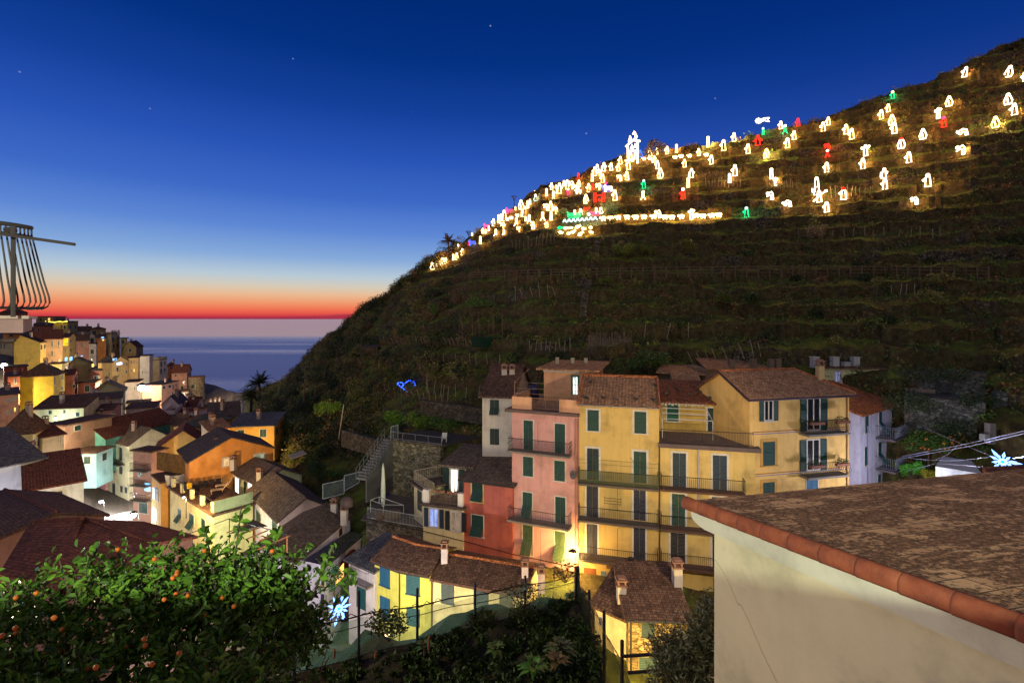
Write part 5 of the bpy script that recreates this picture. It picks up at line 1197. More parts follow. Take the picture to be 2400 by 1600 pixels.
# brown roofs at the near left
def roof_house(label, reg, ridge, e1, e2, rf1, wall, drop=3.0, name='house'):
    """gabled house given by its ridge and its two eaves, each two points (x, y, distance)"""
    q = lambda p: P(*zc(reg, p[0], p[1]), p[2])
    r0, r1, a0, a1, b0, b1 = q(ridge[0]), q(ridge[1]), q(e1[0]), q(e1[1]), q(e2[0]), q(e2[1])
    zb = min(a0.z, a1.z, b0.z, b1.z) - drop
    cen = (r0 + r1) / 2
    root = thing(name, label, 'house', (cen.x, cen.y, zb), 'houses of the village')
    m = MB()
    roof_slab(m, [r0, r1, a1, a0], .16); roof_slab(m, [r0, r1, b1, b0], .16); m.build('roof', roofm(rf1), root, ud=r1 - r0)
    m = MB(); dn = Vector((0, 0, -.2))
    def ins(p): return p.lerp(Vector((cen.x, cen.y, p.z)), .06) + dn
    A0, A1, B0, B1, R0, R1 = map(ins, (a0, a1, b0, b1, r0, r1))
    fl = lambda p: Vector((p.x, p.y, zb))
    for pl in ([A0, A1, fl(A1), fl(A0)], [B0, B1, fl(B1), fl(B0)], [A0, R0, B0, fl(B0), fl(A0)], [A1, R1, B1, fl(B1), fl(A1)]): m.poly(pl)
    m.build('wall', plaster(*wall), root)
    m = MB(); m.tube([r0 + Vector((0, 0, .02)), r1 + Vector((0, 0, .02))], .11, 6); m.build('ridge_cap', roofm('red'), root)
    return root
roof_house('near house with a broad brown roof and red gable side', 'L4', [(50, 210, 46), (608, 462, 33)], [(620, 238, 45), (1190, 482, 32.5)], [(-700, 420, 44), (-420, 900, 31)], 'brown', (190, 140, 110), 8)
r1 = roof_house('nearest brown tiled house behind the orange tree', 'L4', [(890, 530, 30), (330, 560, 33)], [(640, 1300, 24), (0, 1100, 27)], [(1000, 528, 33), (600, 470, 36)], 'red', (150, 110, 90), 7)
roof_house('long red roofed house running behind the orange tree', 'L4', [(905, 528, 31), (1640, 795, 27)], [(1560, 560, 33), (2140, 715, 29)], [(560, 1000, 25.5), (1350, 1500, 20)], 'red', (150, 110, 90), 7)
# ---------------------------------------------------------------- the row of tall houses across the street
GRP = 'tall houses of the main row'
def wins_on(root, f, reg, rows):
    for w_ in rows:
        x0, y0, x1, y1, kind = w_[:5]; kw = dict(w_[5]) if len(w_) > 5 else {}
        c = kw.pop('col', GREEN)
        window(root, f, f.rect(*zc(reg, x0, y0), *zc(reg, x1, y1)), kind, c, **kw)
def body(label, A, B, zt, zb, depth, wall, name='house', extra=None):
    a, b = V2(*A), V2(*B); f = Fac(a, b); n = -f.n
    cen = (a + b) / 2 + n * depth / 2
    root = thing(name, label, 'house', (cen.x, cen.y, zb), GRP)
    C, D = b + n * depth, a + n * depth
    v = lambda p, z: Vector((p.x, p.y, z))
    m = MB(); m.box8([v(a, zb), v(b, zb), v(C, zb), v(D, zb), v(a, zt), v(b, zt), v(C, zt), v(D, zt)])
    if extra: extra(m, v, a, b, C, D)
    m.build('wall', plaster(*wall), root)
    return root, f, n, a, b, C, D, v
def pipe(root, f, u, z0, z1, col=(96, 84, 78), r=.045):
    m = MB(); m.tube([f.pt(u, z1, .02), f.pt(u, z1 - .15, .08), f.pt(u, z0, .08)], r, 6); m.build('drain_pipe', paint(*col, .5, name='pipe_paint'), root)
def brackets(root, f, us, z, h=.9, col=None):
    for u in us:
        m = MB(); m.tube([f.pt(u, z, .3), f.pt(u, z + h, .32), f.pt(u + .16, z + h + .14, .5)], .018, 4); m.build('line_bracket', metal(), root)

# pink tower house with roof terrace
root, f, n, a, b, C, D, v = body('tall pink house with a roof terrace and four floors of green shutters', (1200, 38), (1357, 36), -7.15, -19.5, 8, (204, 150, 142))
m = MB(); m.box8([f.pt(-.45, -7.15, .38), f.pt(f.w + .05, -7.15, .38), f.pt(f.w + .05, -7.15, -8), f.pt(-.45, -7.15, -8), f.pt(-.45, -6.93, .38), f.pt(f.w + .05, -6.93, .38), f.pt(f.w + .05, -6.93, -8), f.pt(-.45, -6.93, -8)])
m.build('terrace_slab', paint(104, 84, 78, .9, name='slab_paint'), root)
m = MB(); pk = plaster(216, 162, 122)
wz = f.w
f.bx(m, 0, wz * .3, -6.93, -6.0, -.18, 0); f.bx(m, 0, .18, -6.93, -5.95, -4.6, -.18)
m.build('parapet', pk, root)
m = MB(); f.bx(m, wz * .715, wz, -6.93, -6.0, -.18, 0); f.bx(m, wz - .18, wz, -6.93, -6.0, -3.5, -.18)
m.build('parapet', pk, root)
m = MB()
for zz in (-6.03, -6.8): m.tube([f.pt(wz * .3, zz, -.08), f.pt(wz * .715, zz, -.08)], .025, 4)
for i in range(22):
    u = wz * (.3 + .415 * (i + .5) / 22); m.tube([f.pt(u, -6.03, -.08), f.pt(u, -6.8, -.08)], .014, 4)
m.build('terrace_railing', paint(150, 110, 84, .6, name='rail_paint'), root)
m = MB(); f.bx(m, wz * .2, wz * 1.03, -6.93, -4.2, -7.9, -4.6); m.build('penthouse', pk, root)
m = MB(); roof_slab(m, [f.pt(wz * .1, -4.15, -4.1), f.pt(wz * 1.12, -4.15, -4.1), f.pt(wz * 1.12, -3.75, -8.2), f.pt(wz * .2, -3.75, -8.2)], .16); m.build('penthouse_roof', roofm('tan'), root)
m = MB(); f.bx(m, wz * .2, wz * .8, -4.5, -4.32, -4.6, -4.45); m.build('awning_box', trimw(), root)
q = Fac(V2(0, 1), V2(1, 1)); f2 = Fac((f.A - f.n * 4.6), (f.B - f.n * 4.6))
window(root, f2, f2.rect(*zc('Z1', 1100, 270), *zc('Z1', 1190, 488)), 'lit', lit=litm(225, 250, 240, 2.2), door=True, fcol=(60, 110, 80))
m = MB(); fr = paint(150, 116, 90, .5, name='frame_paint')
for u in (.12, wz * .5, wz * .98): m.tube([f.pt(u, -6.93, -.25), f.pt(u, -4.9, -.25)], .025, 5)
for zz in (-4.9, -5.35, -5.75): m.tube([f.pt(.12, zz, -.25), f.pt(wz * .98, zz, -.25)], .014, 4)
m.tube([f.pt(.12, -4.9, -.25), f.pt(.12, -4.2, -3.6)], .02, 4); m.tube([f.pt(wz * .98, -4.9, -.25), f.pt(wz * .98, -4.3, -4.5)], .02, 4)
m.build('pergola_frame', fr, root)
wins_on(root, f, 'Z1', [(578, 750, 698, 1085, 'shut', {'door': True, 'frame': .07}), (915, 786, 1046, 1125, 'shut', {'door': True, 'frame': .07}), (573, 1143, 698, 1360, 'shut', {'frame': .07}), (910, 1186, 1044, 1412, 'shut', {'frame': .07})])
wins_on(root, f, 'Z2', [(568, 420, 688, 705, 'flap', {'door': True, 'frame': .07}), (920, 470, 1050, 790, 'shut', {'door': True, 'frame': .07}), (570, 775, 693, 1102, 'flap', {'frame': .06, 'col': (70, 92, 58)}), (918, 842, 1046, 1168, 'flap', {'frame': .06, 'col': (70, 92, 58)})])
zA = f.hit(*zc('Z1', 640, 1075))[1]; balcony(root, f, -.05, wz * .9, zA, .85, 'ornate', bar=.11)
zB = f.hit(*zc('Z2', 640, 705))[1]; balcony(root, f, -.02, wz * .9, zB, .95, 'bars')
brackets(root, f, (wz * .42,), zA + .5, 1.6); brackets(root, f, (wz * .46,), zB - 3.3, 2.6)
pipe(root, f, wz * .955, -19, -7.3, (176, 116, 84)); pipe(root, f, wz * .99, -19, -7.3, (150, 96, 70), .03)
m = MB(); dz = f.hit(*zc('Z2', 1135, 218)); c = f.pt(dz[0], dz[1], .45); 
for k in range(12):
    a0, a1 = k * math.pi / 6, (k + 1) * math.pi / 6
    m.poly([c + Vector((.0, .08, 0)), c + Vector((.24 * math.cos(a0), -.06, .34 * math.sin(a0))), c + Vector((.24 * math.cos(a1), -.06, .34 * math.sin(a1)))])
m.tube([c, f.pt(dz[0] + .1, dz[1] - .35, .0)], .02, 4); m.build('satellite_dish', paint(86, 80, 88, .6, name='dish_paint'), root)
for x, y in ((950, 80), (1115, 85), (1258, 88)):
    px, py = zc('Z1', x, y + 60); chimney(root, P(px, py, 43), .5, .3, (150, 138, 118), False)
# dark blue cover standing on the terrace
px, py = zc('Z1', 702, 495); g = P(px, py, 41.6); g.z = -6.93
m = MB(); m.lathe(g, [(.4, 0), (.42, 1.0), (.36, 1.25), (.2, 1.42), (.02, 1.46)], 10); m.top('furniture_cover', paint(24, 24, 70, .7, name='blue_tarp'), 'dark blue tarpaulin cover standing on the pink house terrace', 'cover', smooth=True)

# yellow house with netted balcony
root, f, n, a, b, C, D, v = body('yellow house with white framed shutters between the pink and pergola houses', (1357.5, 36), (1545, 34.6), -6.25, -19.5, 8, (204, 172, 100))
rz = -6.2
m = MB(); roof_slab(m, [f.pt(-.12, rz - .02, .3), f.pt(f.w + .05, rz - .02, .3), f.pt(f.w + .05, rz + 1.62, -3.7), f.pt(-.12, rz + 1.62, -3.7)], .14); roof_slab(m, [f.pt(-.12, rz + 1.62, -3.7), f.pt(f.w + .05, rz + 1.62, -3.7), f.pt(f.w + .05, rz + .1, -8.2), f.pt(-.12, rz + .1, -8.2)], .14)
m.build('roof', roofm('tan'), root)
m = MB(); m.prism([f.pt(.1, rz - .1, 0), f.pt(.1, rz - .1, -8), f.pt(.1, rz + 1.45, -3.7)], (f.u.x * (f.w - .2), f.u.y * (f.w - .2), 0)); m.build('gable', plaster(204, 172, 100), root)
m = MB()
for u in (-.08, f.w): m.tube([f.pt(u, rz + .05, .28), f.pt(u, rz + 1.66, -3.7)], .1, 6)
m.tube([f.pt(-.1, rz + 1.68, -3.7), f.pt(f.w, rz + 1.68, -3.7)], .1, 6)
m.build('ridge_tiles', roofm('orange'), root)
m = MB(); m.tube([f.pt(-.1, rz - .05, .34), f.pt(f.w, rz - .08, .34)], .06, 6); m.build('gutter', paint(150, 142, 132, .4, .4, name='gutter_zinc'), root)
for uu, dd in ((.5, -.4), (1.7, -.5), (2.6, -.3), (4.0, -.5), (5.3, -.4), (.6, -2.6), (5.4, -2.4)):
    m = MB(); m.lathe(f.pt(uu, rz + .05 + (.3 - dd) * .41, dd), [(.02, -.05), (.19, .02), (.14, .13), (.02, .16)], 7); m.build('roof_stone', stone(86, 80, 74), root)
wins_on(root, f, 'Z1', [(1257, 628, 1420, 872, 'single', {'frame': .13}), (1763, 646, 1934, 900, 'single', {'frame': .13}), (1250, 1040, 1422, 1400, 'shut', {'frame': .15, 'door': True, 'col': (30, 50, 58)}), (1753, 1073, 1937, 1436, 'shut', {'frame': .15, 'door': True})])
wins_on(root, f, 'Z2', [(1248, 345, 1412, 700, 'shut', {'frame': .13, 'door': True, 'col': DARK}), (1756, 385, 1927, 730, 'shut', {'frame': .13, 'door': True, 'col': DARK}), (1248, 752, 1405, 1105, 'shut', {'frame': .13, 'door': True, 'col': DARK}), (1756, 790, 1922, 1150, 'shut', {'frame': .13, 'door': True, 'col': DARK})])
tn = NT('green_net'); tr = tn.n('ShaderNodeBsdfTransparent'); ms = tn.n('ShaderNodeMixShader'); tn.b.inputs['Base Color'].default_value = rgb(78, 92, 54); ms.inputs[0].default_value = .38
tn.l(tr.outputs[0], ms.inputs[1]); tn.l(tn.b.outputs[0], ms.inputs[2]); tn.l(ms.outputs[0], tn.out.inputs[0])
for k, (x, y, dep, nt_) in enumerate((('Z1', 1405, .95, tn.m), ('Z2', 690, .9, None), ('Z2', 1090, 1.15, None))):
    z = f.hit(*zc(x, 1330, y))[1]
    balcony(root, f, .0, f.w - .06 if k < 2 else f.w - .1, z, dep, 'bars', net=nt_, slabc=(96, 84, 78))
    if k == 0:
        m = MB()
        for u in (1.3, 3.9):
            m.tube([f.pt(u, z, dep - .05), f.pt(u, z + 1.75, dep - .05), f.pt(u + (.25 if u < 2 else -.25), z + 2.1, dep - .05)], .02, 4)
        for hh in (1.45, 1.75): m.tube([f.pt(0, z + hh, dep - .05), f.pt(f.w, z + hh, dep - .05)], .008, 3)
        m.tube([f.pt(f.w - .1, z, dep - .05), f.pt(f.w - .1, z + 1.9, dep - .05)], .02, 4)
        m.build('washing_line_frame', paint(46, 92, 52, .5, name='green_paint'), root)
    if k == 2:
        p = f.pt(f.w * .66, z + .012, .75); m = MB(); m.lathe(p, [(.16, 0), (.2, .3), (.23, .34), (.2, .34)], 10); m.top('flower_pot', paint(52, 46, 60, .6, name='dark_pot'), 'dark plant pot on the lowest balcony of the yellow house', 'pot')
brackets(root, f, (f.w * .49,), f.hit(*zc('Z2', 1575, 690))[1], 2.1); brackets(root, f, (f.w * .49,), f.hit(*zc('Z2', 1575, 1100))[1], 2.0)
m = MB(); r = f.rect(*zc('Z2', 1462, 485), *zc('Z2', 1640, 545))
for zz in (r[2], (r[2] + r[3]) / 2, r[3]): m.tube([f.pt(r[0], zz, .2), f.pt(r[1], zz, .2)], .015, 4)
for u in (r[0], r[1]): m.tube([f.pt(u, r[2], 0), f.pt(u, r[2], .2), f.pt(u, r[3], .2), f.pt(u, r[3], 0)], .015, 4)
m.build('drying_rack', metal(), root)
r = f.rect(*zc('Z2', 1240, 1155), *zc('Z2', 1372, 1225)); m = MB(); f.bx(m, *r, -.02, .03); m.build('shop_window', litm(200, 190, 110, .25), root)
r = f.rect(*zc('Z2', 1235, 1245), *zc('Z2', 1372, 1330)); m = MB(); f.bx(m, *r, -.02, .05); m.build('street_door', paint(120, 70, 40, .7, name='brown_door'), root)
r = f.rect(*zc('Z2', 1480, 1180), *zc('Z2', 1557, 1255)); m = MB(); f.bx(m, *r, -.02, .03); m.build('meter_cupboard', paint(130, 100, 60, .7, name='cupboard_paint'), root)
r = f.rect(*zc('Z2', 1422, 1280), *zc('Z2', 1482, 1330)); m = MB(); f.bx(m, *r, -.02, .03); m.build('wall_poster', paint(96, 120, 150, .6, name='poster_paper'), root)

# yellow house with pergola terrace
root, f, n, a, b, C, D, v = body('yellow house with a deep roof terrace and white pergola frame', (1545.5, 34.6), (1770, 33.2), -8.75, -19.5, 9, (206, 176, 106))
m = MB(); m.box8([f.pt(-.08, -8.98, .35), f.pt(f.w + .3, -8.98, .35), f.pt(f.w + .3, -8.98, -3.8), f.pt(-.08, -8.98, -3.8), f.pt(-.08, -8.7, .35), f.pt(f.w + .3, -8.7, .35), f.pt(f.w + .3, -8.7, -3.8), f.pt(-.08, -8.7, -3.8)]); m.build('terrace_slab', paint(98, 82, 80, .9, name='slab_paint'), root)
m = MB()
for zz in (-7.72, -8.55): m.tube([f.pt(.03, zz, .22), f.pt(f.w - .15, zz, .22)], .025, 4)
for i in range(62): m.tube([f.pt(.03 + (f.w - .2) * i / 61, -7.72, .22), f.pt(.03 + (f.w - .2) * i / 61, -8.55, .22)], .013, 3)
m.build('terrace_railing', paint(76, 60, 52, .6, name='rail_brown'), root)
fu = Fac(V2(1545.5, 38.2), V2(1692, 37.1)); m = MB(); fu.bx(m, 0, fu.w, -8.7, -6.35, -4.6, 0); m.build('upper_storey', plaster(196, 164, 84), root)
m = MB(); roof_slab(m, [fu.pt(-.1, -6.35, .35), fu.pt(fu.w + .35, -6.35, .35), fu.pt(fu.w - .6, -5.1, -3.4), fu.pt(-.3, -5.1, -3.4)], .12); m.build('upper_roof', roofm('red'), root)
for uu, dd in ((.5, -.8), (1.5, -1.5), (2.3, -.8), (3.1, -1.2), (3.7, -.3)):
    m = MB(); m.lathe(fu.pt(uu, -6.3 + (.35 - dd) * .33, dd), [(.02, -.05), (.2, .02), (.14, .13), (.02, .16)], 7); m.build('roof_stone', stone(96, 86, 80), root)
wins_on(root, fu, 'Z3', [(278, 560, 432, 768, 'single', {'frame': .1, 'col': (20, 96, 66)}), (715, 612, 865, 880, 'single', {'frame': .11, 'door': True, 'col': (24, 52, 44)})])
m = MB(); whp = paint(206, 204, 206, .5, name='white_pole'); zt0, zt1 = -6.5, -7.3
pp = [fu.pt(.1, zt0, .1), fu.pt(3.25, zt0, .1)]; ff = [fu.pt(.1, zt1, 2.3), fu.pt(3.55, zt1, 2.3)]
for k in (.0, .33, .66, 1): m.tube([pp[0].lerp(ff[0], k), pp[1].lerp(ff[1], k)], .03, 4)
m.tube([pp[0], ff[0]], .03, 4); m.tube([pp[1], ff[1]], .03, 4)
for p in ff: m.tube([p, Vector((p.x, p.y, -8.7))], .03, 4)
m.build('pergola', whp, root)
m = MB()
for i in range(13): fu.bx(m, .15 + i * .24, .15 + i * .24 + .18, -6.62 - .08 * (i % 2), -6.48, .12, .16)
m.build('awning_valance', trimw(), root)
wins_on(root, f, 'Z3', [(330, 1090, 520, 1480, 'shut', {'frame': .14, 'door': True, 'col': (34, 58, 68)}), (763, 1116, 963, 1510, 'shut', {'frame': .14, 'door': True, 'col': (34, 56, 76)})])
wins_on(root, f, 'Z4', [(322, 425, 510, 790, 'shut', {'frame': .14, 'door': True}), (752, 460, 945, 820, 'shut', {'frame': .14, 'door': True}), (308, 845, 510, 1195, 'shut', {'frame': .14, 'door': True, 'col': (40, 38, 40)}), (760, 885, 935, 1240, 'shut', {'frame': .14, 'door': True, 'col': (40, 38, 40)})])
for reg, y, u1 in (('Z4', 368, f.w * .88), ('Z4', 790, f.w), ('Z4', 1190, f.w)):
    z = f.hit(*zc(reg, 420, y))[1]; balcony(root, f, .05, u1, z, .85, 'bars', slabc=(92, 64, 52), h=.92)
pipe(root, f, f.w * .415, -12.6, -8.9, (170, 164, 170), .05); pipe(root, f, .0, -19, -8.9, (86, 60, 50), .05)
z = f.hit(*zc('Z4', 420, 1190))[1]; p = f.pt(f.w * .7, z + .012, .5)
m = MB(); m.abox(p, .75, .3, .55); ac = m.top('air_conditioner', paint(196, 196, 200, .5, name='white_metal'), 'white air conditioner unit on the lowest pergola house balcony', 'air conditioner')
# garden shed roofs behind it
for lab, pts, px0, px1, Y in (('brown shed with a lean-to roof behind the pergola house', ((195, 215), (690, 250), (665, 262), (240, 250)), 205, 660, 46),):
    x0, y0 = zc('Z3', 205, 240); x1, _ = zc('Z3', 665, 250); A = V2(x0, 46); B = V2(x1, 45); fs = Fac(A, B); zt = (HY - y0) / F * 46
    sh = thing('garden_shed', lab, 'shed', (*((A + B) / 2), zt - 2.4)); m = MB(); fs.bx(m, 0, fs.w, zt - 2.4, zt, -3, 0); m.build('wall', paint(92, 80, 66, .9, name='shed_boards'), sh)
    m = MB(); roof_slab(m, [fs.pt(-.3, zt + .05, .5), fs.pt(fs.w + .3, zt - .05, .5), fs.pt(fs.w + .2, zt + .35, -3.2), fs.pt(.3, zt + .5, -3.2)], .1); m.build('roof', roofm('tan'), sh)
    x, y = zc('Z3', 358, 350); chimney(sh, P(x, y, 44.5), .9, .38, (170, 140, 118), False)
x0, y0 = zc('Z3', 380, 390); A = V2(x0, 42); B = V2(zc('Z3', 680, 0)[0], 41.6); fs = Fac(A, B); zt = (HY - y0) / F * 42
sh = thing('house', 'low house with an orange lean-to roof behind the pergola house', 'house', (*((A + B) / 2), zt - 3)); m = MB(); fs.bx(m, 0, fs.w, zt - 3, zt, -2.5, 0); m.build('wall', plaster(190, 150, 100), sh)
m = MB(); roof_slab(m, [fs.pt(-.1, zt + .05, .2), fs.pt(fs.w, zt + .05, .2), fs.pt(fs.w, zt + 1.1, -2.6), fs.pt(-.1, zt + 1.1, -2.6)], .1); m.build('roof', roofm('tan'), sh)

# big yellow gabled house
A, B = (1757, 33.4), (1990, 35.3); T = 5.7
def gab(m, v, a, b, C, D): m.prism([v(a, -5.45), v(D, -5.45), v((a + D) / 2, -3.98)], (b - a).to_3d() * .8)
root, f, n, a, b, C, D, v = body('big yellow house with painted window borders and a broad tiled roof', A, B, -5.45, -19.5, T, (222, 180, 104), extra=gab)
e = .3; zr = -3.82; ze = -5.36
p0 = (a + D) / 2; p1 = (b + C) / 2
u2 = Vector((f.u.x, f.u.y)); hipx = b - u2 * 2.0 + n * T / 2
m = MB(); rl = v(p0 - u2 * e, zr); rr = v(hipx, zr)
fl, frt = v(a - u2 * e - n * e, ze), v(b + u2 * e - n * e, ze); bl, br = v(D - u2 * e + n * e, ze), v(C + u2 * e + n * e, ze)
roof_slab(m, [fl, frt, rr, rl], .12); roof_slab(m, [rl, rr, br, bl], .12); roof_slab(m, [frt, br, rr], .12)
m.build('roof', roofm('tan'), root)
m = MB(); m.tube([fl + Vector((0, 0, -.12)), rl + Vector((0, 0, -.1)), bl + Vector((0, 0, -.12))], .1, 4); m.tube([fl + Vector((0, 0, -.14)), frt + Vector((0, 0, -.14))], .09, 6); m.build('fascia', paint(70, 48, 56, .6, name='fascia_paint'), root)
m = MB(); m.tube([rl, rr], .1, 6); m.tube([rr, frt + Vector((0, 0, .05))], .08, 6); m.build('ridge_tiles', roofm('orange'), root)
f_s = Fac(D, a, inward=((a + C) / 2 - (a + D) / 2))
PF = (196, 150, 70)
wins_on(root, f, 'Z3', [(1335, 536, 1443, 765, 'open', {'frame': .05}), (1300, 958, 1483, 1245, 'single', {'frame': .2, 'fcol': PF}), (1798, 512, 1950, 870, 'open', {'frame': .05, 'door': True}), (1795, 958, 1945, 1300, 'open', {'frame': .05, 'door': True}), (1300, 1395, 1480, 1568, 'shut', {'frame': .2, 'fcol': PF}), (1790, 1388, 1925, 1560, 'shut', {'frame': .04, 'col': BLUE})])
for y0, y1 in ((895, 882), (1350, 1325)):
    za = f.hit(*zc('Z3', 1215, y0))[1]
    for k, col in ((0, (150, 84, 60)), (.14, (120, 124, 160))):
        m = MB(); f.bx(m, .2, f.w - .05, za - k, za - k + .05, -.01, .012); m.build('painted_band', paint(*col, .9, name='band_paint'), root)
for y in (885, 1335):
    r = f.rect(*zc('Z3', 1720, y), *zc('Z3', 2165, y + 30)); sl = balcony(root, f, r[0], r[1], r[3] + .05, .8, 'belly', bar=.14)
    for uu in (r[0] + .1, r[1] - 1.3):
        bp = f.pt(uu, r[3] + .75, .8); m = MB(); m.box(bp, (f.u.x * 1.1, f.u.y * 1.1, 0), (f.n.x * .2, f.n.y * .2, 0), (0, 0, .18))
        fb = m.top('flower_box', paint(120, 72, 52, .8, name='terracotta'), f'terracotta flower box at the {"near" if uu < r[0] + 1 else "far"} end of the {"upper" if y < 1000 else "lower"} rounded balcony', 'flower box', 'flower boxes on the rounded balconies')
        q = clump(np.array(bp) + np.array((f.u.x * .55, f.u.y * .55, .25)), (.5, .15, .2), 120 if y > 1000 else 40, NP, .1)
        quads_obj('plants', leaves(q, .12, up=.6), leafm(64, 84, 40), fb)
px, py = zc('Z3', 1945, 265); chimney(root, P(px, py, 36.6), .65, .42, (206, 176, 120))
pipe(root, f, f.w - .25, -19, -5.6, (150, 110, 64), .05)
# roof with chimneys behind the big yellow house
x0, y0 = zc('Z3', 715, 200); x1, _ = zc('Z3', 1400, 190); A = V2(x0, 45); B = V2(x1, 46.5); fs = Fac(A, B); zt = (HY - y0) / F * 45
sh = thing('house', 'low house with an orange roof behind the big yellow house', 'house', (*((A + B) / 2), zt - 3), GRP); m = MB(); fs.bx(m, 0, fs.w, zt - 3, zt, -4, 0); m.build('wall', plaster(150, 124, 96), sh)
m = MB(); roof_slab(m, [fs.pt(-.2, zt, .3), fs.pt(fs.w, zt, .3), fs.pt(fs.w - .5, zt + .55, -4), fs.pt(1.5, zt + .65, -4)], .1); m.build('roof', roofm('tan'), sh)
for x, y in ((988, 190), (1222, 185), (1415, 185), (1490, 183)):
    x, y = zc('Z3', x, y); chimney(sh, P(x, y, 46), .75, .45, (120, 104, 84), False)

# lilac house, green-cream house behind, beige house
hl2 = house('lilac white corner house with an orange-brown roof and two balconies', 'Z5', (535, 690), (955, 575), 42.0, 410, 1450, ('gable_u', 1.5, .6), (206, 202, 222), 'orange', YA=36.8, depth=8, group=GRP, wins=[(0, 583, 700, 623, 892, 'single', {'frame': .03, 'col': TEAL}), (0, 868, 588, 903, 768, 'single', {'frame': .03, 'col': TEAL}), (0, 733, 640, 768, 925, 'flap', {'frame': .03, 'col': TEAL, 'door': True}), (0, 578, 1043, 615, 1242, 'single', {'frame': .03, 'col': TEAL}), (0, 862, 968, 895, 1072, 'single', {'frame': .03, 'col': TEAL}), (0, 725, 993, 763, 1250, 'flap', {'frame': .03, 'col': TEAL, 'door': True}), (0, 722, 1340, 755, 1440, 'single', {'frame': .03, 'col': TEAL})])
for y in (925, 1255):
    fl_ = hl2['f0']; r = fl_.rect(*zc('Z5', 700, y - 20), *zc('Z5', 950, y)); balcony(hl2['root'], fl_, r[0], r[1], fl_.hit(*zc('Z5', 750, y))[1], 1.3, 'bars', railc=paint(90, 96, 116, .5, name='rail_grey'), slabc=(100, 92, 96))
pipe(hl2['root'], hl2['f0'], 1.35, -18, -8.2, (150, 146, 170), .05)
hg2 = house('flat-roofed pale green house with square pillars on its terrace', 'Z5', (140, 212), (778, 210), 44, None, 420, ('flat', 0), (206, 206, 150), 'brown', YA=45, depth=6, group=GRP, wins=[(0, 245, 218, 340, 350, 'lit', {'lit': litm(150, 160, 210, .5)})])
for x in (42, 258, 378, 478, 700):
    px, py = zc('Z5', x, 190); s = .5 if x == 378 else 1; p = P(px, py, 45.2); m = MB(); m.abox(p, .55, .55, .95 * s); m.abox(p + Vector((0, 0, .95 * s)), .65, .65, .06); m.build('terrace_pillar', plaster(176, 176, 170), hg2['root'])
m = MB(); m.tube([P(*zc('Z5', 42, 120), 45.2), P(*zc('Z5', 700, 118), 45.2)], .03, 4); m.build('terrace_rail', metal(), hg2['root'])
hb2 = house('slim beige house at the left end of the main row', 'Z1', (140, 505), (462, 508), 42, None, 1062, ('gable_u', 2.2, .55), (206, 196, 180), 'brown', YA=42.5, depth=9, group=GRP, wins=[(0, 216, 530, 330, 706, 'flap', {'frame': .06, 'lit': litm(235, 225, 255, 2.0), 'col': (24, 58, 44)}), (0, 216, 842, 330, 1022, 'shut', {'frame': .06, 'col': (24, 50, 40)})], chim=[(378, 300, 45.5), (462, 302, 45.5)])
# brick-red house
ho = house('brick red house with a sagging dark slate roof', 'L8', (905, 712), (1478, 776), 37.7, None, 1560, ('shed', 1.15), (176, 92, 78), 'slate', YA=39.2, depth=5.2, group=GRP, wins=[(0, 998, 732, 1148, 955, 'flap', {'frame': .1, 'lit': litm(255, 120, 60, 1.6), 'fcol': (206, 196, 120)}), (0, 1000, 1102, 1150, 1352, 'flap', {'frame': .06})])
m = MB(); f = ho['f0']; m.tube([f.pt(-.3, ho['zt'] + .0, .3), f.pt(f.w + .2, ho['zt'] + .0, .3)], .07, 6); m.build('gutter', metal(), ho['root'])
pipe(ho['root'], f, .08, -19, ho['zt'], (60, 50, 46), .04)
# cream terrace house
hc2 = house('cream house with a planted terrace and a lit glass door', 'L8', (450, 1000), (906, 1045), 38.9, None, 1400, ('flat', 0), (222, 204, 156), 'slate', YA=39.9, depth=6, group=GRP, over=.25, wins=[(0, 512, 1018, 638, 1248, 'open', {'frame': .1, 'lit': litm(150, 175, 255, .9), 'col': (34, 60, 84)}), (0, 758, 1056, 892, 1290, 'open', {'frame': .1, 'lit': litm(170, 150, 130, .45), 'col': (40, 40, 50)})])
f = hc2['f0']; zt = hc2['zt'] + .18
fu = Fac(f.A - f.n * 2.6, f.B - f.n * 2.6); m = MB(); fu.bx(m, 1.0, fu.w + .3, zt, zt + 2.6, -3.4, 0); m.build('upper_storey', plaster(222, 210, 176), hc2['root'])
m = MB(); roof_slab(m, [fu.pt(.6, zt + 2.7, 1.0), fu.pt(fu.w + .3, zt + 2.7, 1.0), fu.pt(fu.w + .3, zt + 3.4, -3.6), fu.pt(1.0, zt + 3.4, -3.6)], .2); m.build('upper_roof', roofm('slate'), hc2['root'])
r = fu.rect(*zc('L8', 752, 555), *zc('L8', 862, 812)); window(hc2['root'], fu, (r[0], r[1], zt + .05, zt + 2.2), 'lit', lit=LW, door=True, frame=.1)
for u in (r[0] - .55, r[1] + .02):
    m = MB(); fu.bx(m, u, u + .52, zt + .05, zt + 2.15, .02, .06); m.build('shutter', shutm(30, 64, 60), hc2['root'])
for u0, u1 in ((-.05, .5), (f.w - .45, f.w)):
    m = MB(); f.bx(m, u0, u1, zt, zt + 1.05, -.35, 0); m.build('terrace_pillar', plaster(214, 206, 196), hc2['root'])
m = MB()
for hh in (.12, .9): m.tube([f.pt(.5, zt + hh, -.1), f.pt(f.w - .45, zt + hh, -.1)], .02, 4)
for i in range(24): u = .5 + (f.w - .95) * i / 23; m.tube([f.pt(u, zt + .12, -.1), f.pt(u, zt + .9, -.1)], .011, 3)
m.build('terrace_railing', paint(130, 110, 96, .6, name='rail_tan'), hc2['root'])
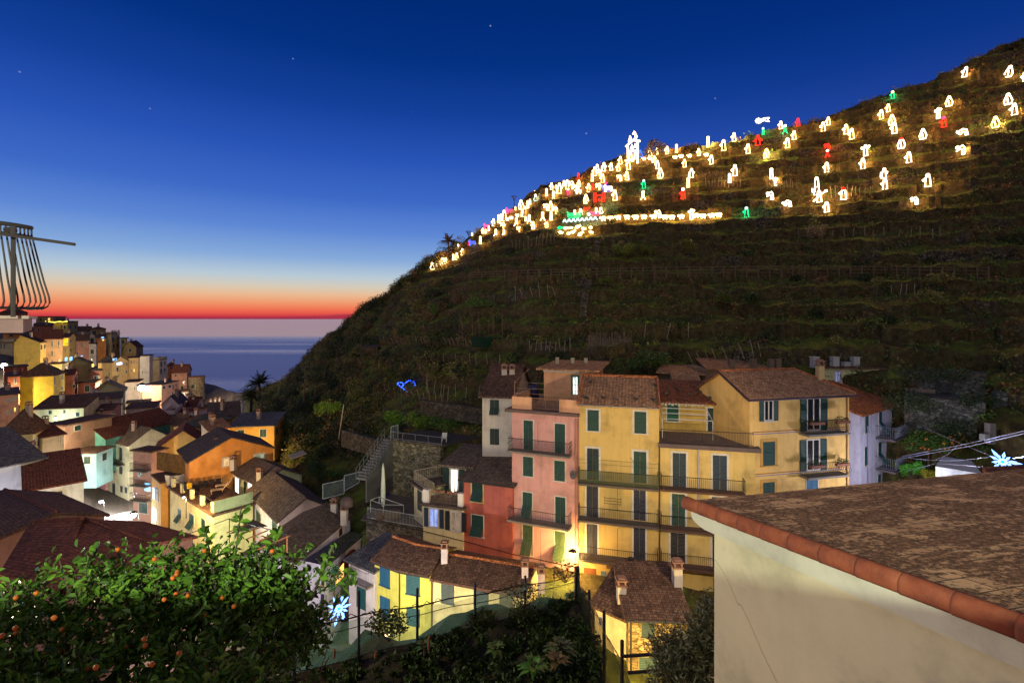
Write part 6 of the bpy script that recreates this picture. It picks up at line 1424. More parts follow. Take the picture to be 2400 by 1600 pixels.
for i in range(4):
    p = f.pt(.8 + i * .62, zt + .9, -.12); m = MB(); m.box(p, (.4, -.05, 0), (.03, .18, 0), (0, 0, .16)); fb = m.top('flower_box', paint(150, 90, 64, .8, name='terracotta2'), f'small flower box on the cream house railing, {["leftmost", "second from the left", "third from the left", "rightmost"][i]}', 'flower box', 'flower boxes on the cream house railing')
    quads_obj('plants', leaves(clump(np.array(p) + np.array((.2, .05, .22)), (.22, .12, .14), 50, NP, .1), .1, up=.6), leafm(60, 90, 44), fb)
# left wing terrace with railing
hwg = house('small side wing with a railed terrace beside the cream house', 'L8', (345, 800), (445, 815), 41, None, 1050, ('flat', 0), (214, 206, 160), 'slate', YA=42.5, depth=4, group=GRP, wins=[(0, 385, 825, 440, 1060, 'single', {'frame': .04, 'col': (30, 60, 56), 'door': True})])
f = hwg['f0']; m = MB()
for hh in (.2, 1.1): m.tube([f.pt(0, hwg['zt'] + hh, 0), f.pt(f.w + 2.2, hwg['zt'] + hh, 0)], .025, 4); m.tube([f.pt(0, hwg['zt'] + hh, 0), f.pt(0, hwg['zt'] + hh, -4)], .025, 4)
for i in range(20): m.tube([f.pt((f.w + 2.2) * i / 19, hwg['zt'] + .2, 0), f.pt((f.w + 2.2) * i / 19, hwg['zt'] + 1.1, 0)], .013, 3); m.tube([f.pt(0, hwg['zt'] + .2, -4 * i / 19), f.pt(0, hwg['zt'] + 1.1, -4 * i / 19)], .013, 3)
m.build('terrace_railing', paint(190, 176, 150, .6, name='rail_cream'), hwg['root'])

# ---------------------------------------------------------------- yellow-green house and its neighbours in front
def front_house():
    A, B, Cc = V2(878, 34.3), V2(938, 33.0), V2(1010, 32.3)
    ze = -16.85; zb = -22
    root = thing('house', 'bright yellow green house with blue shutters and a tiled ridge', 'house', ((B.x), B.y + 1, zb), GRP)
    f1, f2 = Fac(A, B), Fac(B, Cc); n1, n2 = -f1.n, -f2.n
    v = lambda p, z: Vector((p.x, p.y, z))
    Ab, Bb, Cb = A + n1 * 3.9, B + (n1 + n2).normalized() * 3.9, Cc + n2 * 3.9
    m = MB(); m.prism([v(A, zb), v(B, zb), v(Cc, zb), v(Cb, zb), v(Bb, zb), v(Ab, zb)], (0, 0, ze - zb)); m.build('wall', plaster(212, 204, 92), root)
    Ar, Br, Cr = (A + Ab) / 2, (B + Bb) / 2, (Cc + Cb) / 2
    o = .22; zr = -16.0; z0 = ze + .02
    A_, B_, C_ = A - n1 * o - f1.u * .25, B - (n1 + n2).normalized() * o, Cc - n2 * o
    Ax, Bx, Cx = Ab + n1 * o - f1.u * .25, Bb + (n1 + n2).normalized() * o, Cb + n2 * o
    Arr = Ar - f1.u * .25
    m = MB()
    for p, q, r, s in ((A_, B_, Br, Arr), (B_, C_, Cr, Br)): roof_slab(m, [v(p, z0), v(q, z0), v(r, zr), v(s, zr)], .12)
    for p, q, r, s in ((Arr, Br, Bx, Ax), (Br, Cr, Cx, Bx)): roof_slab(m, [v(p, zr), v(q, zr), v(r, z0), v(s, z0)], .12)
    m.build('roof', roofm('brown'), root)
    m = MB(); L = [v(Arr, zr + .02), v(Br, zr + .02), v(Cr, zr + .02)]
    for k in range(2):
        nn = 8
        for i in range(nn): m.tube([L[k].lerp(L[k + 1], i / nn), L[k].lerp(L[k + 1], (i + .94) / nn)], .1, 6, r2=.085)
    m.build('ridge_tiles', roofm('orange'), root)
    m = MB(); m.tube([v(A_, z0 - .1), v(B_, z0 - .1), v(C_, z0 - .1)], .055, 6); m.tube([f1.pt(f1.w, ze - .1, .08), f1.pt(f1.w, zb, .08)], .045, 6); m.build('gutter', paint(70, 60, 54, .5, name='gutter_brown'), root)
    wins_on(root, f1, 'L6', [(648, 545, 757, 792, 'shut', {'frame': .03, 'col': BLUE, 'fcol': (60, 90, 120)}), (650, 915, 757, 1155, 'shut', {'frame': .03, 'col': BLUE, 'fcol': (60, 90, 120), 'door': True})])
    wins_on(root, f2, 'L6', [(933, 645, 1080, 882, 'shut', {'frame': .03, 'col': (52, 100, 110), 'fcol': (60, 90, 100)}), (938, 1035, 1080, 1230, 'shut', {'frame': .03, 'col': (52, 100, 110), 'fcol': (60, 90, 100), 'door': True})])
    # second house of the strip
    D_ = V2(1226, 30.3); P2 = Cc + f2.u * .02
    f3 = Fac(P2, D_); n3 = -f3.n; ze2 = -17.0; zr2 = -16.3
    root2 = thing('house', 'low cream house with grey shutters and an orange ridge', 'house', ((P2.x + D_.x) / 2, D_.y + 2, zb), GRP)
    Cb2, Db2 = P2 + n3 * 3.9, D_ + n3 * 3.9
    m = MB(); m.box8([v(P2, zb), v(D_, zb), v(Db2, zb), v(Cb2, zb), v(P2, ze2), v(D_, ze2), v(Db2, ze2), v(Cb2, ze2)]); m.build('wall', plaster(222, 206, 150), root2)
    m = MB(); c0, d0, cr, dr, cx, dx = P2 - n3 * .22, D_ - n3 * .22 + f3.u * .2, (P2 + Cb2) / 2, (D_ + Db2) / 2 + f3.u * .2, Cb2 + n3 * .2, Db2 + n3 * .2 + f3.u * .2
    roof_slab(m, [v(c0, ze2 + .02), v(d0, ze2 + .02), v(dr, zr2), v(cr, zr2)], .12); roof_slab(m, [v(cr, zr2), v(dr, zr2), v(dx, ze2), v(cx, ze2)], .12); m.build('roof', roofm('brown'), root2)
    m = MB()
    for i in range(17): m.tube([v(cr.lerp(dr, i / 17), zr2 + .02), v(cr.lerp(dr, (i + .94) / 17), zr2 + .02)], .1, 6, r2=.085)
    m.build('ridge_tiles', roofm('orange'), root2)
    m = MB(); m.tube([v(c0, ze2 - .08), v(d0, ze2 - .08)], .055, 6); m.tube([f3.pt(.08, ze2 - .1, .1), f3.pt(.08, zb, .1)], .055, 6); m.build('gutter', paint(110, 70, 56, .5, name='gutter_copper'), root2)
    wins_on(root2, f3, 'L6', [(1313, 736, 1450, 975, 'shut', {'frame': .03, 'col': (84, 92, 92), 'fcol': (90, 96, 96)}), (1688, 796, 1822, 1040, 'single', {'frame': .03, 'col': (74, 84, 90), 'fcol': (90, 96, 96)}), (1940, 850, 2085, 1090, 'single', {'frame': .03, 'col': (110, 104, 84), 'fcol': (120, 110, 90)})])
    for x, y, rt in ((1347, 500, root), (2215, 700, root2)):
        px, py = zc('L6', x, y); chimney(rt, P(px, py, 33.4 if x < 1500 else 31.6), .75, .42, (206, 190, 196))
    px, py = zc('Z6', 315, 500); chimney(root2, P(px, py, 30.9), .75, .42, (200, 180, 184))
    # white wing with balcony at the left
    hw_ = house('narrow white wing with a recessed balcony and teal door', 'L6', (312, 575), (590, 640), 34.0, None, 1110, ('shed', .5), (214, 204, 200), 'grey', YA=35.6, depth=3.4, group=GRP, wins=[(0, 398, 800, 497, 1040, 'single', {'frame': .03, 'col': (24, 92, 96), 'door': True, 'fcol': (60, 100, 100)})])
    fw = hw_['f0']; r = fw.rect(*zc('L6', 385, 700), *zc('L6', 560, 760)); balcony(hw_['root'], fw, r[0], fw.w - .1, r[2] + .2, .6, 'bars', railc=paint(120, 112, 140, .5, name='rail_lilac'))
front_house()
hs3 = house('cream house with a lichen-flecked brown roof below the street lamp', 'Z6', (895, 815), (1246, 872), 27.9, None, 1400, ('gable_u', 1.0), (224, 204, 150), 'brown', YA=29.3, depth=5.0, group=GRP, wins=[(0, 940, 850, 985, 930, 'single', {'col': (90, 90, 130), 'frame': .03})], chim=[(1180, 655, 29.0)])
hst = house('rough stone house with a grey door beside the olive tree', 'Z6', (1258, 866), (1900, 890), 27.0, None, 1568, ('shed', .8), (150, 130, 96), 'brown', YA=27.2, depth=4.2, group=GRP, wins=[(0, 1395, 895, 1545, 1068, 'shut', {'col': (70, 92, 90), 'frame': .03, 'fcol': (130, 120, 90)}), (0, 1362, 1275, 1582, 1545, 'shut', {'col': (80, 108, 100), 'frame': .06, 'door': True, 'fcol': (140, 130, 96)})], chim=[(1785, 455, 29.5)])
for ch in hst['root'].children:
    if ch.name.startswith('wall'): ch.data.materials[0] = stone(186, 158, 104, 'yellow_stone')
m = MB(); f = hst['f0']; m.tube([f.pt(.12, hst['zt'], .1), f.pt(.12, -24, .1)], .06, 6); m.tube([f.pt(-.2, hst['zt'] + .02, .3), f.pt(f.w, hst['zt'] + .02, .3)], .06, 6); m.build('drain_pipe', metal(), hst['root'])
# ---------------------------------------------------------------- near foreground: house with clay verge, terrace parapet, railing
def near_house():
    E = Vector((2.94, 8.2, -3.03)); d = Vector((.23, -.973, 0)).normalized(); e = Vector((.973, .23, 0)).normalized(); s = .15; L = 6.6; W = 9.5
    q = lambda k, t, z=0: E + e * k + d * t + Vector((0, 0, s * t + z))
    root = thing('house', 'pale near house with clay verge tiles and a lichen-spotted roof', 'house', (*(q(3, 3).xy), -14))
    t = NT('lichen_roof'); u = t.uv()
    br = t.n('ShaderNodeTexBrick'); t.l(u, br.inputs['Vector']); br.inputs['Scale'].default_value = 1; br.inputs['Brick Width'].default_value = .34; br.inputs['Row Height'].default_value = .3
    br.inputs['Mortar Size'].default_value = .008; br.inputs['Color1'].default_value = rgb(240, 188, 130); br.inputs['Color2'].default_value = rgb(206, 154, 104); br.inputs['Mortar'].default_value = rgb(40, 28, 20)
    big = t.noise(t.uv(.9, 1.5), 1.2, 4, .6); fine = t.noise(u, 14, 6, .8); mid = t.noise(t.uv(2.5, 5), 1.5, 5, .75)
    a1 = t.n('ShaderNodeMath', operation='MULTIPLY_ADD'); t.l(big, a1.inputs[0]); a1.inputs[1].default_value = 1.15; t.l(fine, a1.inputs[2])
    a2 = t.n('ShaderNodeMath', operation='MULTIPLY_ADD'); t.l(mid, a2.inputs[0]); a2.inputs[1].default_value = .9; t.l(a1.outputs[0], a2.inputs[2])
    mask = t.ramp(a2.outputs[0], [(.0, (1, 1, 1)), (1, (0, 0, 0))]); 
    mr_ = t.n('ShaderNodeMapRange'); t.l(a2.outputs[0], mr_.inputs[0]); mr_.inputs[1].default_value = 1.54; mr_.inputs[2].default_value = 1.64
    moss = t.ramp(fine, [(.36, rgb(66, 44, 28)), (.5, rgb(128, 88, 54)), (.64, rgb(206, 152, 100))])
    t.l(t.mix(mr_.outputs[0], moss, br.outputs['Color']), t.b.inputs['Base Color']); t.b.inputs['Roughness'].default_value = .95
    ad_ = t.n('ShaderNodeMath', operation='SUBTRACT'); t.l(fine, ad_.inputs[0]); t.l(br.outputs['Fac'], ad_.inputs[1]); t.bump(ad_.outputs[0], .8, .03)
    m = MB(); m.prism([q(.05, .02), q(W, .02), q(W, L), q(.05, L)], (0, 0, -.08)); m.build('roof', t.m, root, ud=e)
    # barge board under the tiles, rounded at the eave end
    m = MB(); prof = [q(.02, .12, -.14)]
    pts = [(.1, -.13), (.08, -.2), (.12, -.27), (.24, -.33), (.45, -.37)]
    top = [(.1, -.1), (L, -.1)]; low = pts + [(L, -.38)]
    ring = [q(-.0, a, b) for a, b in top] + [q(-.0, a, b) for a, b in low[::-1]]
    m.prism(ring, e * .1); m.build('barge_board', plaster(206, 202, 176, .3), root, ud=d)
    m = MB(); ins = .1; zb = -14
    c0, c1, c2, c3 = q(ins, .56), q(ins, L), q(W - .3, L), q(W - .3, .56)
    v = lambda p, z: Vector((p.x, p.y, z))
    m.box8([v(c0, zb), v(c1, zb), v(c2, zb), v(c3, zb), c0 + Vector((0, 0, -.1)), c1 + Vector((0, 0, -.1)), c2 + Vector((0, 0, -.1)), c3 + Vector((0, 0, -.1))])
    pm = plaster(214, 204, 164, .12); m.build('wall', pm, root)
    m = MB(); tl = .46; n = int(L / tl) + 1
    tm = NT('clay_tile'); uu = tm.uv(obj=True); tm.l(tm.ramp(tm.noise(uu, 3.5, 6, .7), [(.3, rgb(98, 46, 26)), (.5, rgb(138, 68, 38)), (.75, rgb(160, 90, 54))]), tm.b.inputs['Base Color']); tm.b.inputs['Roughness'].default_value = .8
    tm.bump(tm.noise(tm.uv(30, 4, True), 1, 3), .15, .01)
    for i in range(n):
        t0, t1 = i * tl - .12, (i + 1) * tl - .08
        rs = []
        for tt, r in ((t0, .103), (t0 + .03, .103), (t1, .097)):
            c = q(.03, tt, -.07)
            rs.append([m.vert(c + (-e) * (r * .82 * math.sin(a)) + Vector((0, 0, r * math.cos(a) * 1.15))) for a in np.linspace(-1.5, 2.35, 13)])
        for a, b in zip(rs, rs[1:]):
            for k in range(12): m.f.append([a[k], a[k + 1], b[k + 1], b[k]]); m.mi.append(0)
        if i == 0: m.f.append(rs[0]); m.mi.append(0)
    o = m.build('verge_tiles', tm.m, root, smooth=True)
    md = o.modifiers.new('solid', 'SOLIDIFY'); md.thickness = .014; md.offset = -1
    # hairline crack on the plaster
    nrm = -e; m = MB(); rr = random.Random(4); pts = []
    for tt, zz in ((.58, -.72), (.75, -.8), (.95, -.95), (1.1, -1.12), (1.18, -1.1), (1.35, -1.25), (1.6, -1.5), (1.9, -1.75), (2.3, -2.05), (2.8, -2.5), (3.3, -3.0)):
        p = q(ins, tt); p = Vector((p.x, p.y, E.z + zz)) + nrm * .002; pts.append(p)
    for a, b in zip(pts, pts[1:]):
        k = 5
        for i in range(k):
            a1 = a.lerp(b, i / k) + Vector((0, 0, rr.uniform(-.012, .012))); b1 = a.lerp(b, (i + 1) / k)
            m.poly([a1 + Vector((0, 0, .004)), b1 + Vector((0, 0, .004)), b1 - Vector((0, 0, .002)), a1 - Vector((0, 0, .002))])
    m.build('crack', paint(66, 56, 42, .9, name='crack_dark'), root)
near_house()
# second roof beyond, by the blue star
m = MB(); A = P(2335, 1116, 12); B = P(2520, 1106, 12.5)
rt = thing('house', 'house corner with a brown roof under the blue star', 'house', (A.x + 1, A.y + 1, -12)); n_ = Vector((.1, .5, 0)); 
roof_slab(m, [A, B, B + n_ * .9 + Vector((0, 0, .1)), A + n_ * .9 + Vector((0, 0, .1))], .12); m.build('roof', roofm('red'), rt)
m = MB(); m.prism([A + Vector((.3, .3, -.15)), B + Vector((0, .3, -.15)), B + n_ * .8 + Vector((0, 0, -.15)), A + n_ * .8 + Vector((.3, 0, -.15))], (0, 0, -11)); m.build('wall', plaster(190, 176, 160), rt)

# terrace the photograph is taken from
tr = thing('terrace_parapet', 'low plastered parapet of the viewing terrace', 'parapet', (0, .7, -1.8))
m = MB(); m.box((-9, .55, -1.85), (18, 0, 0), (0, .2, 0), (0, 0, .77)); m.build('parapet_wall', plaster(186, 176, 150), tr)
m = MB(); m.box((-9, .5, -1.08), (18, 0, 0), (0, .3, 0), (0, 0, .05)); m.build('coping', stone(), tr)
m = MB(); m.box((-12, -9, -2.1), (24, 0, 0), (0, 9.75, 0), (0, 0, .24)); o = m.build('terrace_floor', paint(120, 96, 80, .9, name='terrace_paving')); setp(o, None, None, None, 'structure')

def corner_balcony():
    c = Vector((-6.3, 5.62, .02)); root = thing('corner_balcony', 'rounded iron balcony railing on a pale ledge at the edge of the view', 'balcony', c)
    m = MB(); m.prism([(-8.2, 5.45, -.155), (-5.43, 5.45, -.155), (-6.7, 6.85, -.155), (-8.2, 6.85, -.155)], (0, 0, .155)); m.build('pink_wall', plaster(150, 118, 110), root)
    m = MB(); m.prism([(-8.3, 5.4, .0), (-5.32, 5.4, .0), (-6.72, 6.95, .0), (-8.3, 6.95, .0)], (0, 0, .035)); m.build('ledge', paint(186, 158, 140, .9, name='ledge_stone'), root)
    im = paint(70, 62, 56, .6, .2, name='worn_iron')
    def arc(rx, ry, z, a0=-2.9, a1=.1, n=26): return [c + Vector((rx * math.cos(a), ry * math.sin(a), z)) for a in np.linspace(a0, a1, n)]
    m = MB(); m.tube(arc(.74, .62, 1.03), .026, 6); m.build('handrail', im, root, smooth=True)
    m = MB(); m.tube(arc(.74, .62, .93, n=20), .014, 5); m.build('upper_rail', im, root)
    m = MB(); m.tube(arc(.86, .74, .1, n=24), .016, 5); m.build('lower_rail', im, root)
    m = MB(); m.tube([c + Vector((.84, .08, .1)), c + Vector((.4, .35, .1))], .014, 5)
    for k in range(44):
        a = -2.85 + 2.95 * k / 43
        prof = [(.74, 1.03), (.74, .95), (.80, .7), (.87, .42), (.925, .24), (.935, .17), (.91, .12), (.86, .1)]
        m.tube([c + Vector((r * math.cos(a), r * .86 * math.sin(a), z)) for r, z in prof], .0095, 5)
    m.build('railing_bars', im, root, smooth=True)
    m = MB(); p = P(31, 745, 5.3); m.tube([Vector((p.x, 5.3, .02)), Vector((p.x, 5.3, 1.0))], .021, 6); m.tube([Vector((p.x - .1, 5.3, .96)), Vector((-5.4, 5.35, .97))], .03, 4); m.build('post', im, root)
    m = MB(); m.tube([Vector((-6.5, 5.1, .9)), Vector((-5.45, 5.1, .9)), P(175, 573, 5.1)], .017, 5); m.build('line_arm', im, root)
corner_balcony()

# ---------------------------------------------------------------- garden below, net fences
def garden():
    m = MB(); xs = list(np.arange(-12, 2.9, .5)); ys = [3, 5, 7, 8.5, 10, 11, 12, 13, 14, 15, 16, 17, 18.5, 21, 25, 31]
    zz = {18.5: -12.5, 21: -17, 25: -20, 31: -20.6}
    def z(x, y):
        if y in zz: return zz[y]
        edge = 13 + (x + 5.8) * .5
        b = -9.75 + .15 * math.sin(x * 1.7 + y) + .15 * math.sin(x * 3.1 - y * 2.3) - (max(0, 9 - y) * .1)
        if y > edge + 1.4: b -= (y - edge - 1.4) * 1.8
        return b
    xx = xs + [2.95, 3.1]
    bm = bmesh.new(); g = [[bm.verts.new((x, y, z(x, y) - (0 if x < 2.9 else 5 if x < 3 else 11))) for y in ys] for x in xx]
    for a, b in zip(g, g[1:]):
        for k in range(len(ys) - 1): bm.faces.new((a[k], b[k], b[k + 1], a[k + 1]))
    me = bpy.data.meshes.new('garden_ground'); bm.to_mesh(me); bm.free()
    t = NT('garden_soil'); u = t.uv(1, 1, True)
    t.l(t.ramp(t.noise(u, 2.2, 6, .75), [(.3, rgb(30, 26, 18)), (.5, rgb(58, 52, 30)), (.7, rgb(84, 78, 44))]), t.b.inputs['Base Color']); t.b.inputs['Roughness'].default_value = 1; t.bump(t.noise(u, 5, 6, .8), 1, .12)
    me.materials.append(t.m); o = bpy.data.objects.new('garden_ground', me); COL.objects.link(o); setp(o, None, None, None, 'structure')
    L = []
    for _ in range(1000):
        x, y = RN.uniform(-8, 2.5), RN.uniform(9, 17.5)
        edge = 13 + (x + 5.8) * .5
        if y > edge + .2: continue
        near = y > edge - 2
        r = RN.uniform(.1, .26) * (.6 if near else 1)
        L.append(leaves(clump((x, y, -9.7 + r * .6), (r, r, r), int(60 + 200 * r), hollow=.2), .1 + .05 * RN.random(), up=.6))
    setp(quads_obj('garden_plants', np.concatenate(L), leafm(54, 76, 28)), None, None, None, 'stuff')
    def plant(name, lab, px, py, Y, n, ln, wd, col, up=.55):
        g = P(px, py, Y); root = thing(name, lab, 'plant', g); rng = np.random.default_rng(int(px)); Q = []
        for k in range(n):
            a = k * 2.4 + rng.uniform(-.3, .3); el = rng.uniform(.25, 1.2)
            d = np.array((math.cos(a) * math.cos(el), math.sin(a) * math.cos(el), math.sin(el) * up * 1.6)); sd = np.array((-math.sin(a), math.cos(a), rng.uniform(-.3, .3)))
            prev = None
            for s_ in np.linspace(0, 1, 6):
                p = np.array(g) + d * ln * s_ + np.array((0, 0, -.45 * ln * s_ * s_)); wv = wd * math.sin(min(.12 + s_ * 1.02, 1) * 3.0) * sd
                cur = (p - wv, p + wv)
                if prev is not None: Q.append([prev[0], prev[1], cur[1], cur[0]])
                prev = cur
        quads_obj('leaf_rosette', np.array(Q), leafm(*col), root)
        m = MB(); m.tube([g - Vector((0, 0, .2)), g + Vector((0, 0, ln * .3))], .03, 5); m.build('stem', bark(), root)
    plant('artichoke_plant', 'large grey green leafy plant in the dark garden', *zc('Z6', 520, 1180), 13, 22, .5, .09, (90, 104, 64))
    plant('cabbage_plant', 'bright green upright leafy plant in the garden front', *zc('Z6', 240, 1400), 12.2, 18, .5, .09, (84, 130, 44))
    plant('cabbage_plant', 'low pale leafed plant between the two big garden plants', *zc('Z6', 480, 1330), 12.4, 16, .45, .08, (120, 104, 62))
    plant('cabbage_plant', 'small leafy plant left of the garden stake', *zc('L6', 1130, 1460), 12.6, 14, .4, .07, (70, 100, 44))
    plant('artichoke_plant', 'broad leafed plant lower left of the net corner', *zc('L6', 1900, 1480), 12.8, 16, .4, .08, (84, 112, 48))
    for x, y0, y1, lab in ((1175, 1345, 1480, 'tall bare wooden stake in the middle of the dark garden'), (155, 1480, 1568, 'short stake at the left of the dark garden'), (600, 1500, 1568, 'short stake in front of the middle of the garden')):
        a = P(*zc('L6', x, y1), 12.3); b = P(*zc('L6', x + 4, y0), 12.3); m = MB(); m.tube([a, b], .035, 5); m.top('garden_stake', paint(130, 84, 52, .9, name='rust_wood'), lab, 'stake')
garden()
def netm(col, f):
    k = ('net', col, f)
    if k in MATS: return MATS[k]
    t = NT('net'); tr = t.n('ShaderNodeBsdfTransparent'); ms = t.n('ShaderNodeMixShader'); u = t.uv()
    t.l(t.ramp(t.noise(u, 3, 5, .7), [(.3, sc4(rgb(*col), .5)), (.7, rgb(*col))]), t.b.inputs['Base Color']); t.b.inputs['Roughness'].default_value = .9
    mp = t.n('ShaderNodeMapRange'); t.l(t.noise(t.uv(.7, 1.6), 1.4, 4), mp.inputs[0]); mp.inputs[3].default_value = f - .22; mp.inputs[4].default_value = f + .25
    tl_ = t.n('ShaderNodeBsdfTranslucent'); tl_.inputs[0].default_value = sc4(rgb(*col), 1.6); m2 = t.n('ShaderNodeMixShader'); m2.inputs[0].default_value = .5; t.l(t.b.outputs[0], m2.inputs[1]); t.l(tl_.outputs[0], m2.inputs[2])
    t.l(mp.outputs[0], ms.inputs[0]); t.l(tr.outputs[0], ms.inputs[1]); t.l(m2.outputs[0], ms.inputs[2]); t.l(ms.outputs[0], t.out.inputs[0]); MATS[k] = t.m; return t.m
def net_sheet(m, a0, a1, b0, b1, n=24, sag=.12, seed=1):
    r = random.Random(seed); rows = []
    for i in range(n + 1):
        f = i / n; t = a0.lerp(a1, f); bo = b0.lerp(b1, f); dz = -sag * abs(math.sin(f * math.pi * 5)) + r.uniform(-.02, .02)
        rows.append([t + Vector((0, 0, dz)), (t + bo) / 2 + Vector((r.uniform(-.04, .04), r.uniform(-.06, .06), dz * .5)), bo])
    ix = [[m.vert(p) for p in c] for c in rows]
    for a, b in zip(ix, ix[1:]):
        for k in range(2): m.f.append([a[k], b[k], b[k + 1], a[k + 1]]); m.mi.append(0)
def fences():
    K = Vector((2.26, 17, -8.85)); S = Vector((-5.85, 13, -8.15))
    root = thing('net_fence', 'long green net fence with dark posts and cables along the garden edge', 'fence', (S.x, S.y, -9.5))
    m = MB(); net_sheet(m, S + Vector((0, 0, -.1)), K + Vector((0, 0, .0)), S + Vector((0, 0, -1.25)), K + Vector((0, 0, -.9)), 40, .1); m.build('net', netm((110, 146, 112), .34), root, smooth=True)
    dk = paint(34, 28, 30, .7, name='dark_post')
    def online(px): r = (px - HX) / F; s_ = (r * S.y - S.x) / ((K.x - S.x) - r * (K.y - S.y)); return S.lerp(K, s_)
    for px, pt in ((690, 1452), (841, 1384), (978, 1378), (1113, 1364), (1231, 1349)):
        p = online(px); zt = (HY - pt) / F * p.y; m = MB(); m.tube([Vector((p.x, p.y, -9.6)), Vector((p.x, p.y, zt))], .04, 6); m.build('post', dk, root)
    zs = {0: (0, 0), 1: (-.3, -.22), 2: (-1.2, -.85)}
    for k, (d0, d1) in zs.items():
        m = MB(); pts = [S.lerp(K, f) + Vector((0, -.03, d0 + (d1 - d0) * f - .06 * math.sin(f * math.pi * 4) ** 2)) for f in np.linspace(0, 1, 30)]; m.tube(pts, .02 if k == 0 else .012, 4); m.build('cable', dk, root)
    r = random.Random(2)
    for f0 in (.12, .22, .36, .6):
        m = MB(); pts = [S.lerp(K, f0 + i * .012) + Vector((0, -.05, .06 * math.sin(i * 1.9) + r.uniform(-.05, .05))) for i in range(9)]; m.tube(pts, .012, 4); m.build('tangled_wire', dk, root)
    root = thing('net_fence', 'dark drooping net fence running down towards the street from the tall corner post', 'fence', (K.x, K.y, -9.6))
    N = Vector((2.82, 10.2, -8.2))
    m = MB(); net_sheet(m, K, N, K + Vector((-.15, 0, -1.2)), N + Vector((-.2, 0, -1.4)), 22, .15, 5); net_sheet(m, K, N, K + Vector((.0, .1, -2.6)), N + Vector((.25, .1, -2.8)), 18, .1, 6); m.build('net', netm((60, 62, 40), .45), root, smooth=True)
    m = MB(); m.tube([K + Vector((0, 0, -1)), K + Vector((0, 0, .25))], .1, 7); m.build('corner_post', dk, root)
    for px, pt in ((1381, 1381), (1416, 1430), (1458, 1500)):
        r_ = (px - HX) / F; s_ = (r_ * K.y - K.x) / ((N.x - K.x) - r_ * (N.y - K.y)); p = K.lerp(N, s_); zt = (HY - pt) / F * p.y
        m = MB(); m.tube([Vector((p.x, p.y, -10.5)), Vector((p.x, p.y, zt))], .045, 6); m.build('post', dk, root)
    m = MB(); m.tube([K.lerp(N, f) + Vector((0, 0, -.1 * math.sin(f * 9) ** 2)) for f in np.linspace(0, 1, 20)], .018, 4); m.build('cable', paint(120, 96, 60, .8, name='rope'), root)
    root = thing('pipe_railing', 'two-bar dark pipe railing in front of the stone house', 'railing', P(1455, 1600, 10.6))
    for (x0, y0), (x1, y1) in (((1180, 1278), (1900, 1232)), ((1250, 1455), (1775, 1418))):
        m = MB(); m.tube([P(*zc('Z6', x0, y0), 10.8), P(*zc('Z6', x1, y1), 10.8)], .035, 6); m.build('rail', dk, root)
    for x, y in ((1190, 1110), (1652, 1250), (1478, 1545)):
        a = P(*zc('Z6', x, y), 10.8); m = MB(); m.tube([a, a + Vector((0, 0, -2.2))], .035, 6); m.build('post', dk, root)
    m = MB(); m.tube([P(*zc('Z6', 1770, 1416), 10.7), P(*zc('Z6', 2000, 1462), 9.6), P(*zc('Z6', 2212, 1515), 8.6)], .014, 5); m.top('rope', paint(176, 160, 130, .9, name='pale_rope'), 'pale rope tied from the pipe railing to the near house wall', 'rope')
    # leafy creeper on the fence
    for lab, reg, x, y, Y, r, n in (('dark creeper hanging on the cables of the net fence', 'L6', 2200, 880, 15.9, .5, 240), ('leafy creeper lit yellow beside the corner post', 'Z6', 570, 350, 16.8, .42, 160), ('clump of weeds lit yellow green below the net fence', 'L6', 740, 1200, 13.6, .5, 700), ('weeds along the net fence foot under the cream house', 'L6', 1750, 1150, 15.6, .42, 600), ('bushy weeds on the corner of the net fence', 'L6', 2200, 1100, 15.9, .42, 500)):
        c = P(*zc(reg, x, y), Y - .35); root = thing('creeper', lab, 'creeper', c - Vector((0, 0, r))); m = MB()
        for k in range(7): a = k * .9; m.tube([c - Vector((0, 0, r)), c + Vector((math.cos(a) * r * .8, math.sin(a) * .2, math.sin(a * 2) * r * .5))], .012, 4)
        m.build('stems', bark(), root); quads_obj('leaves', leaves(clump(c, (r * 1.2, .3, r * .7), n, NP, .1), .11, up=.2), leafm(58, 70, 30), root)
fences()
def star(label, px, py, Y, r, col, rays):
    c = P(px, py, Y); root = thing('star_decoration', label, 'star light', c, 'blue white star lights')
    v = Vector((c.x, c.y, 0)).normalized(); u = Vector((v.y, -v.x, 0)); w = Vector((0, 0, 1))
    gm = glow(*col, 4.5, 'star_glow')
    m = MB()
    for a, l0, l1 in rays:
        d = u * math.cos(a) + w * math.sin(a); s_ = u * -math.sin(a) + w * math.cos(a); wd = r * .06
        m.tube([c + d * r * l0, c + d * r * (l0 + l1) * .5 + s_ * wd, c + d * r * l1, c + d * r * (l0 + l1) * .5 - s_ * wd], r * .05, 5, True)
    m.build('star_rays', gm, root)
    m = MB(); m.tube([c + (u * math.cos(a) + w * math.sin(a)) * r * .2 for a in np.linspace(0, 5.9, 14)], r * .09, 6, True); m.build('star_ring', gm, root)
    m = MB(); k = c - v * .0; m.tube([k + v * .03 - w * .0 + (u * math.cos(a) + w * math.sin(a)) * r * .05 for a in np.linspace(0, 5.5, 8)], r * .05, 5, True); m.build('star_heart', glow(30, 190, 220, 2), root)
R8 = [(k * math.pi / 5 + .2, .26, .62 if k % 2 else .8) for k in range(10)]
star('blue white star light hanging over the lane at the left of the yellow green house', *zc('L5', 2050, 1270), 20, .56, (112, 164, 255), R8 + [(1.32, .3, 1.3), (.85, .3, 1.0), (2.0, .3, .95), (-1.8, .75, 1.25), (-1.2, .65, .85), (-2.35, .6, .85)])
star('blue white star light hung on wires beyond the lichen roof', *zc('Z5', 2075, 1208), 24, .6, (122, 170, 255), R8 + [(2.2, .3, 1.1), (-.5, .3, 1.25), (.05, .3, 1.1)])
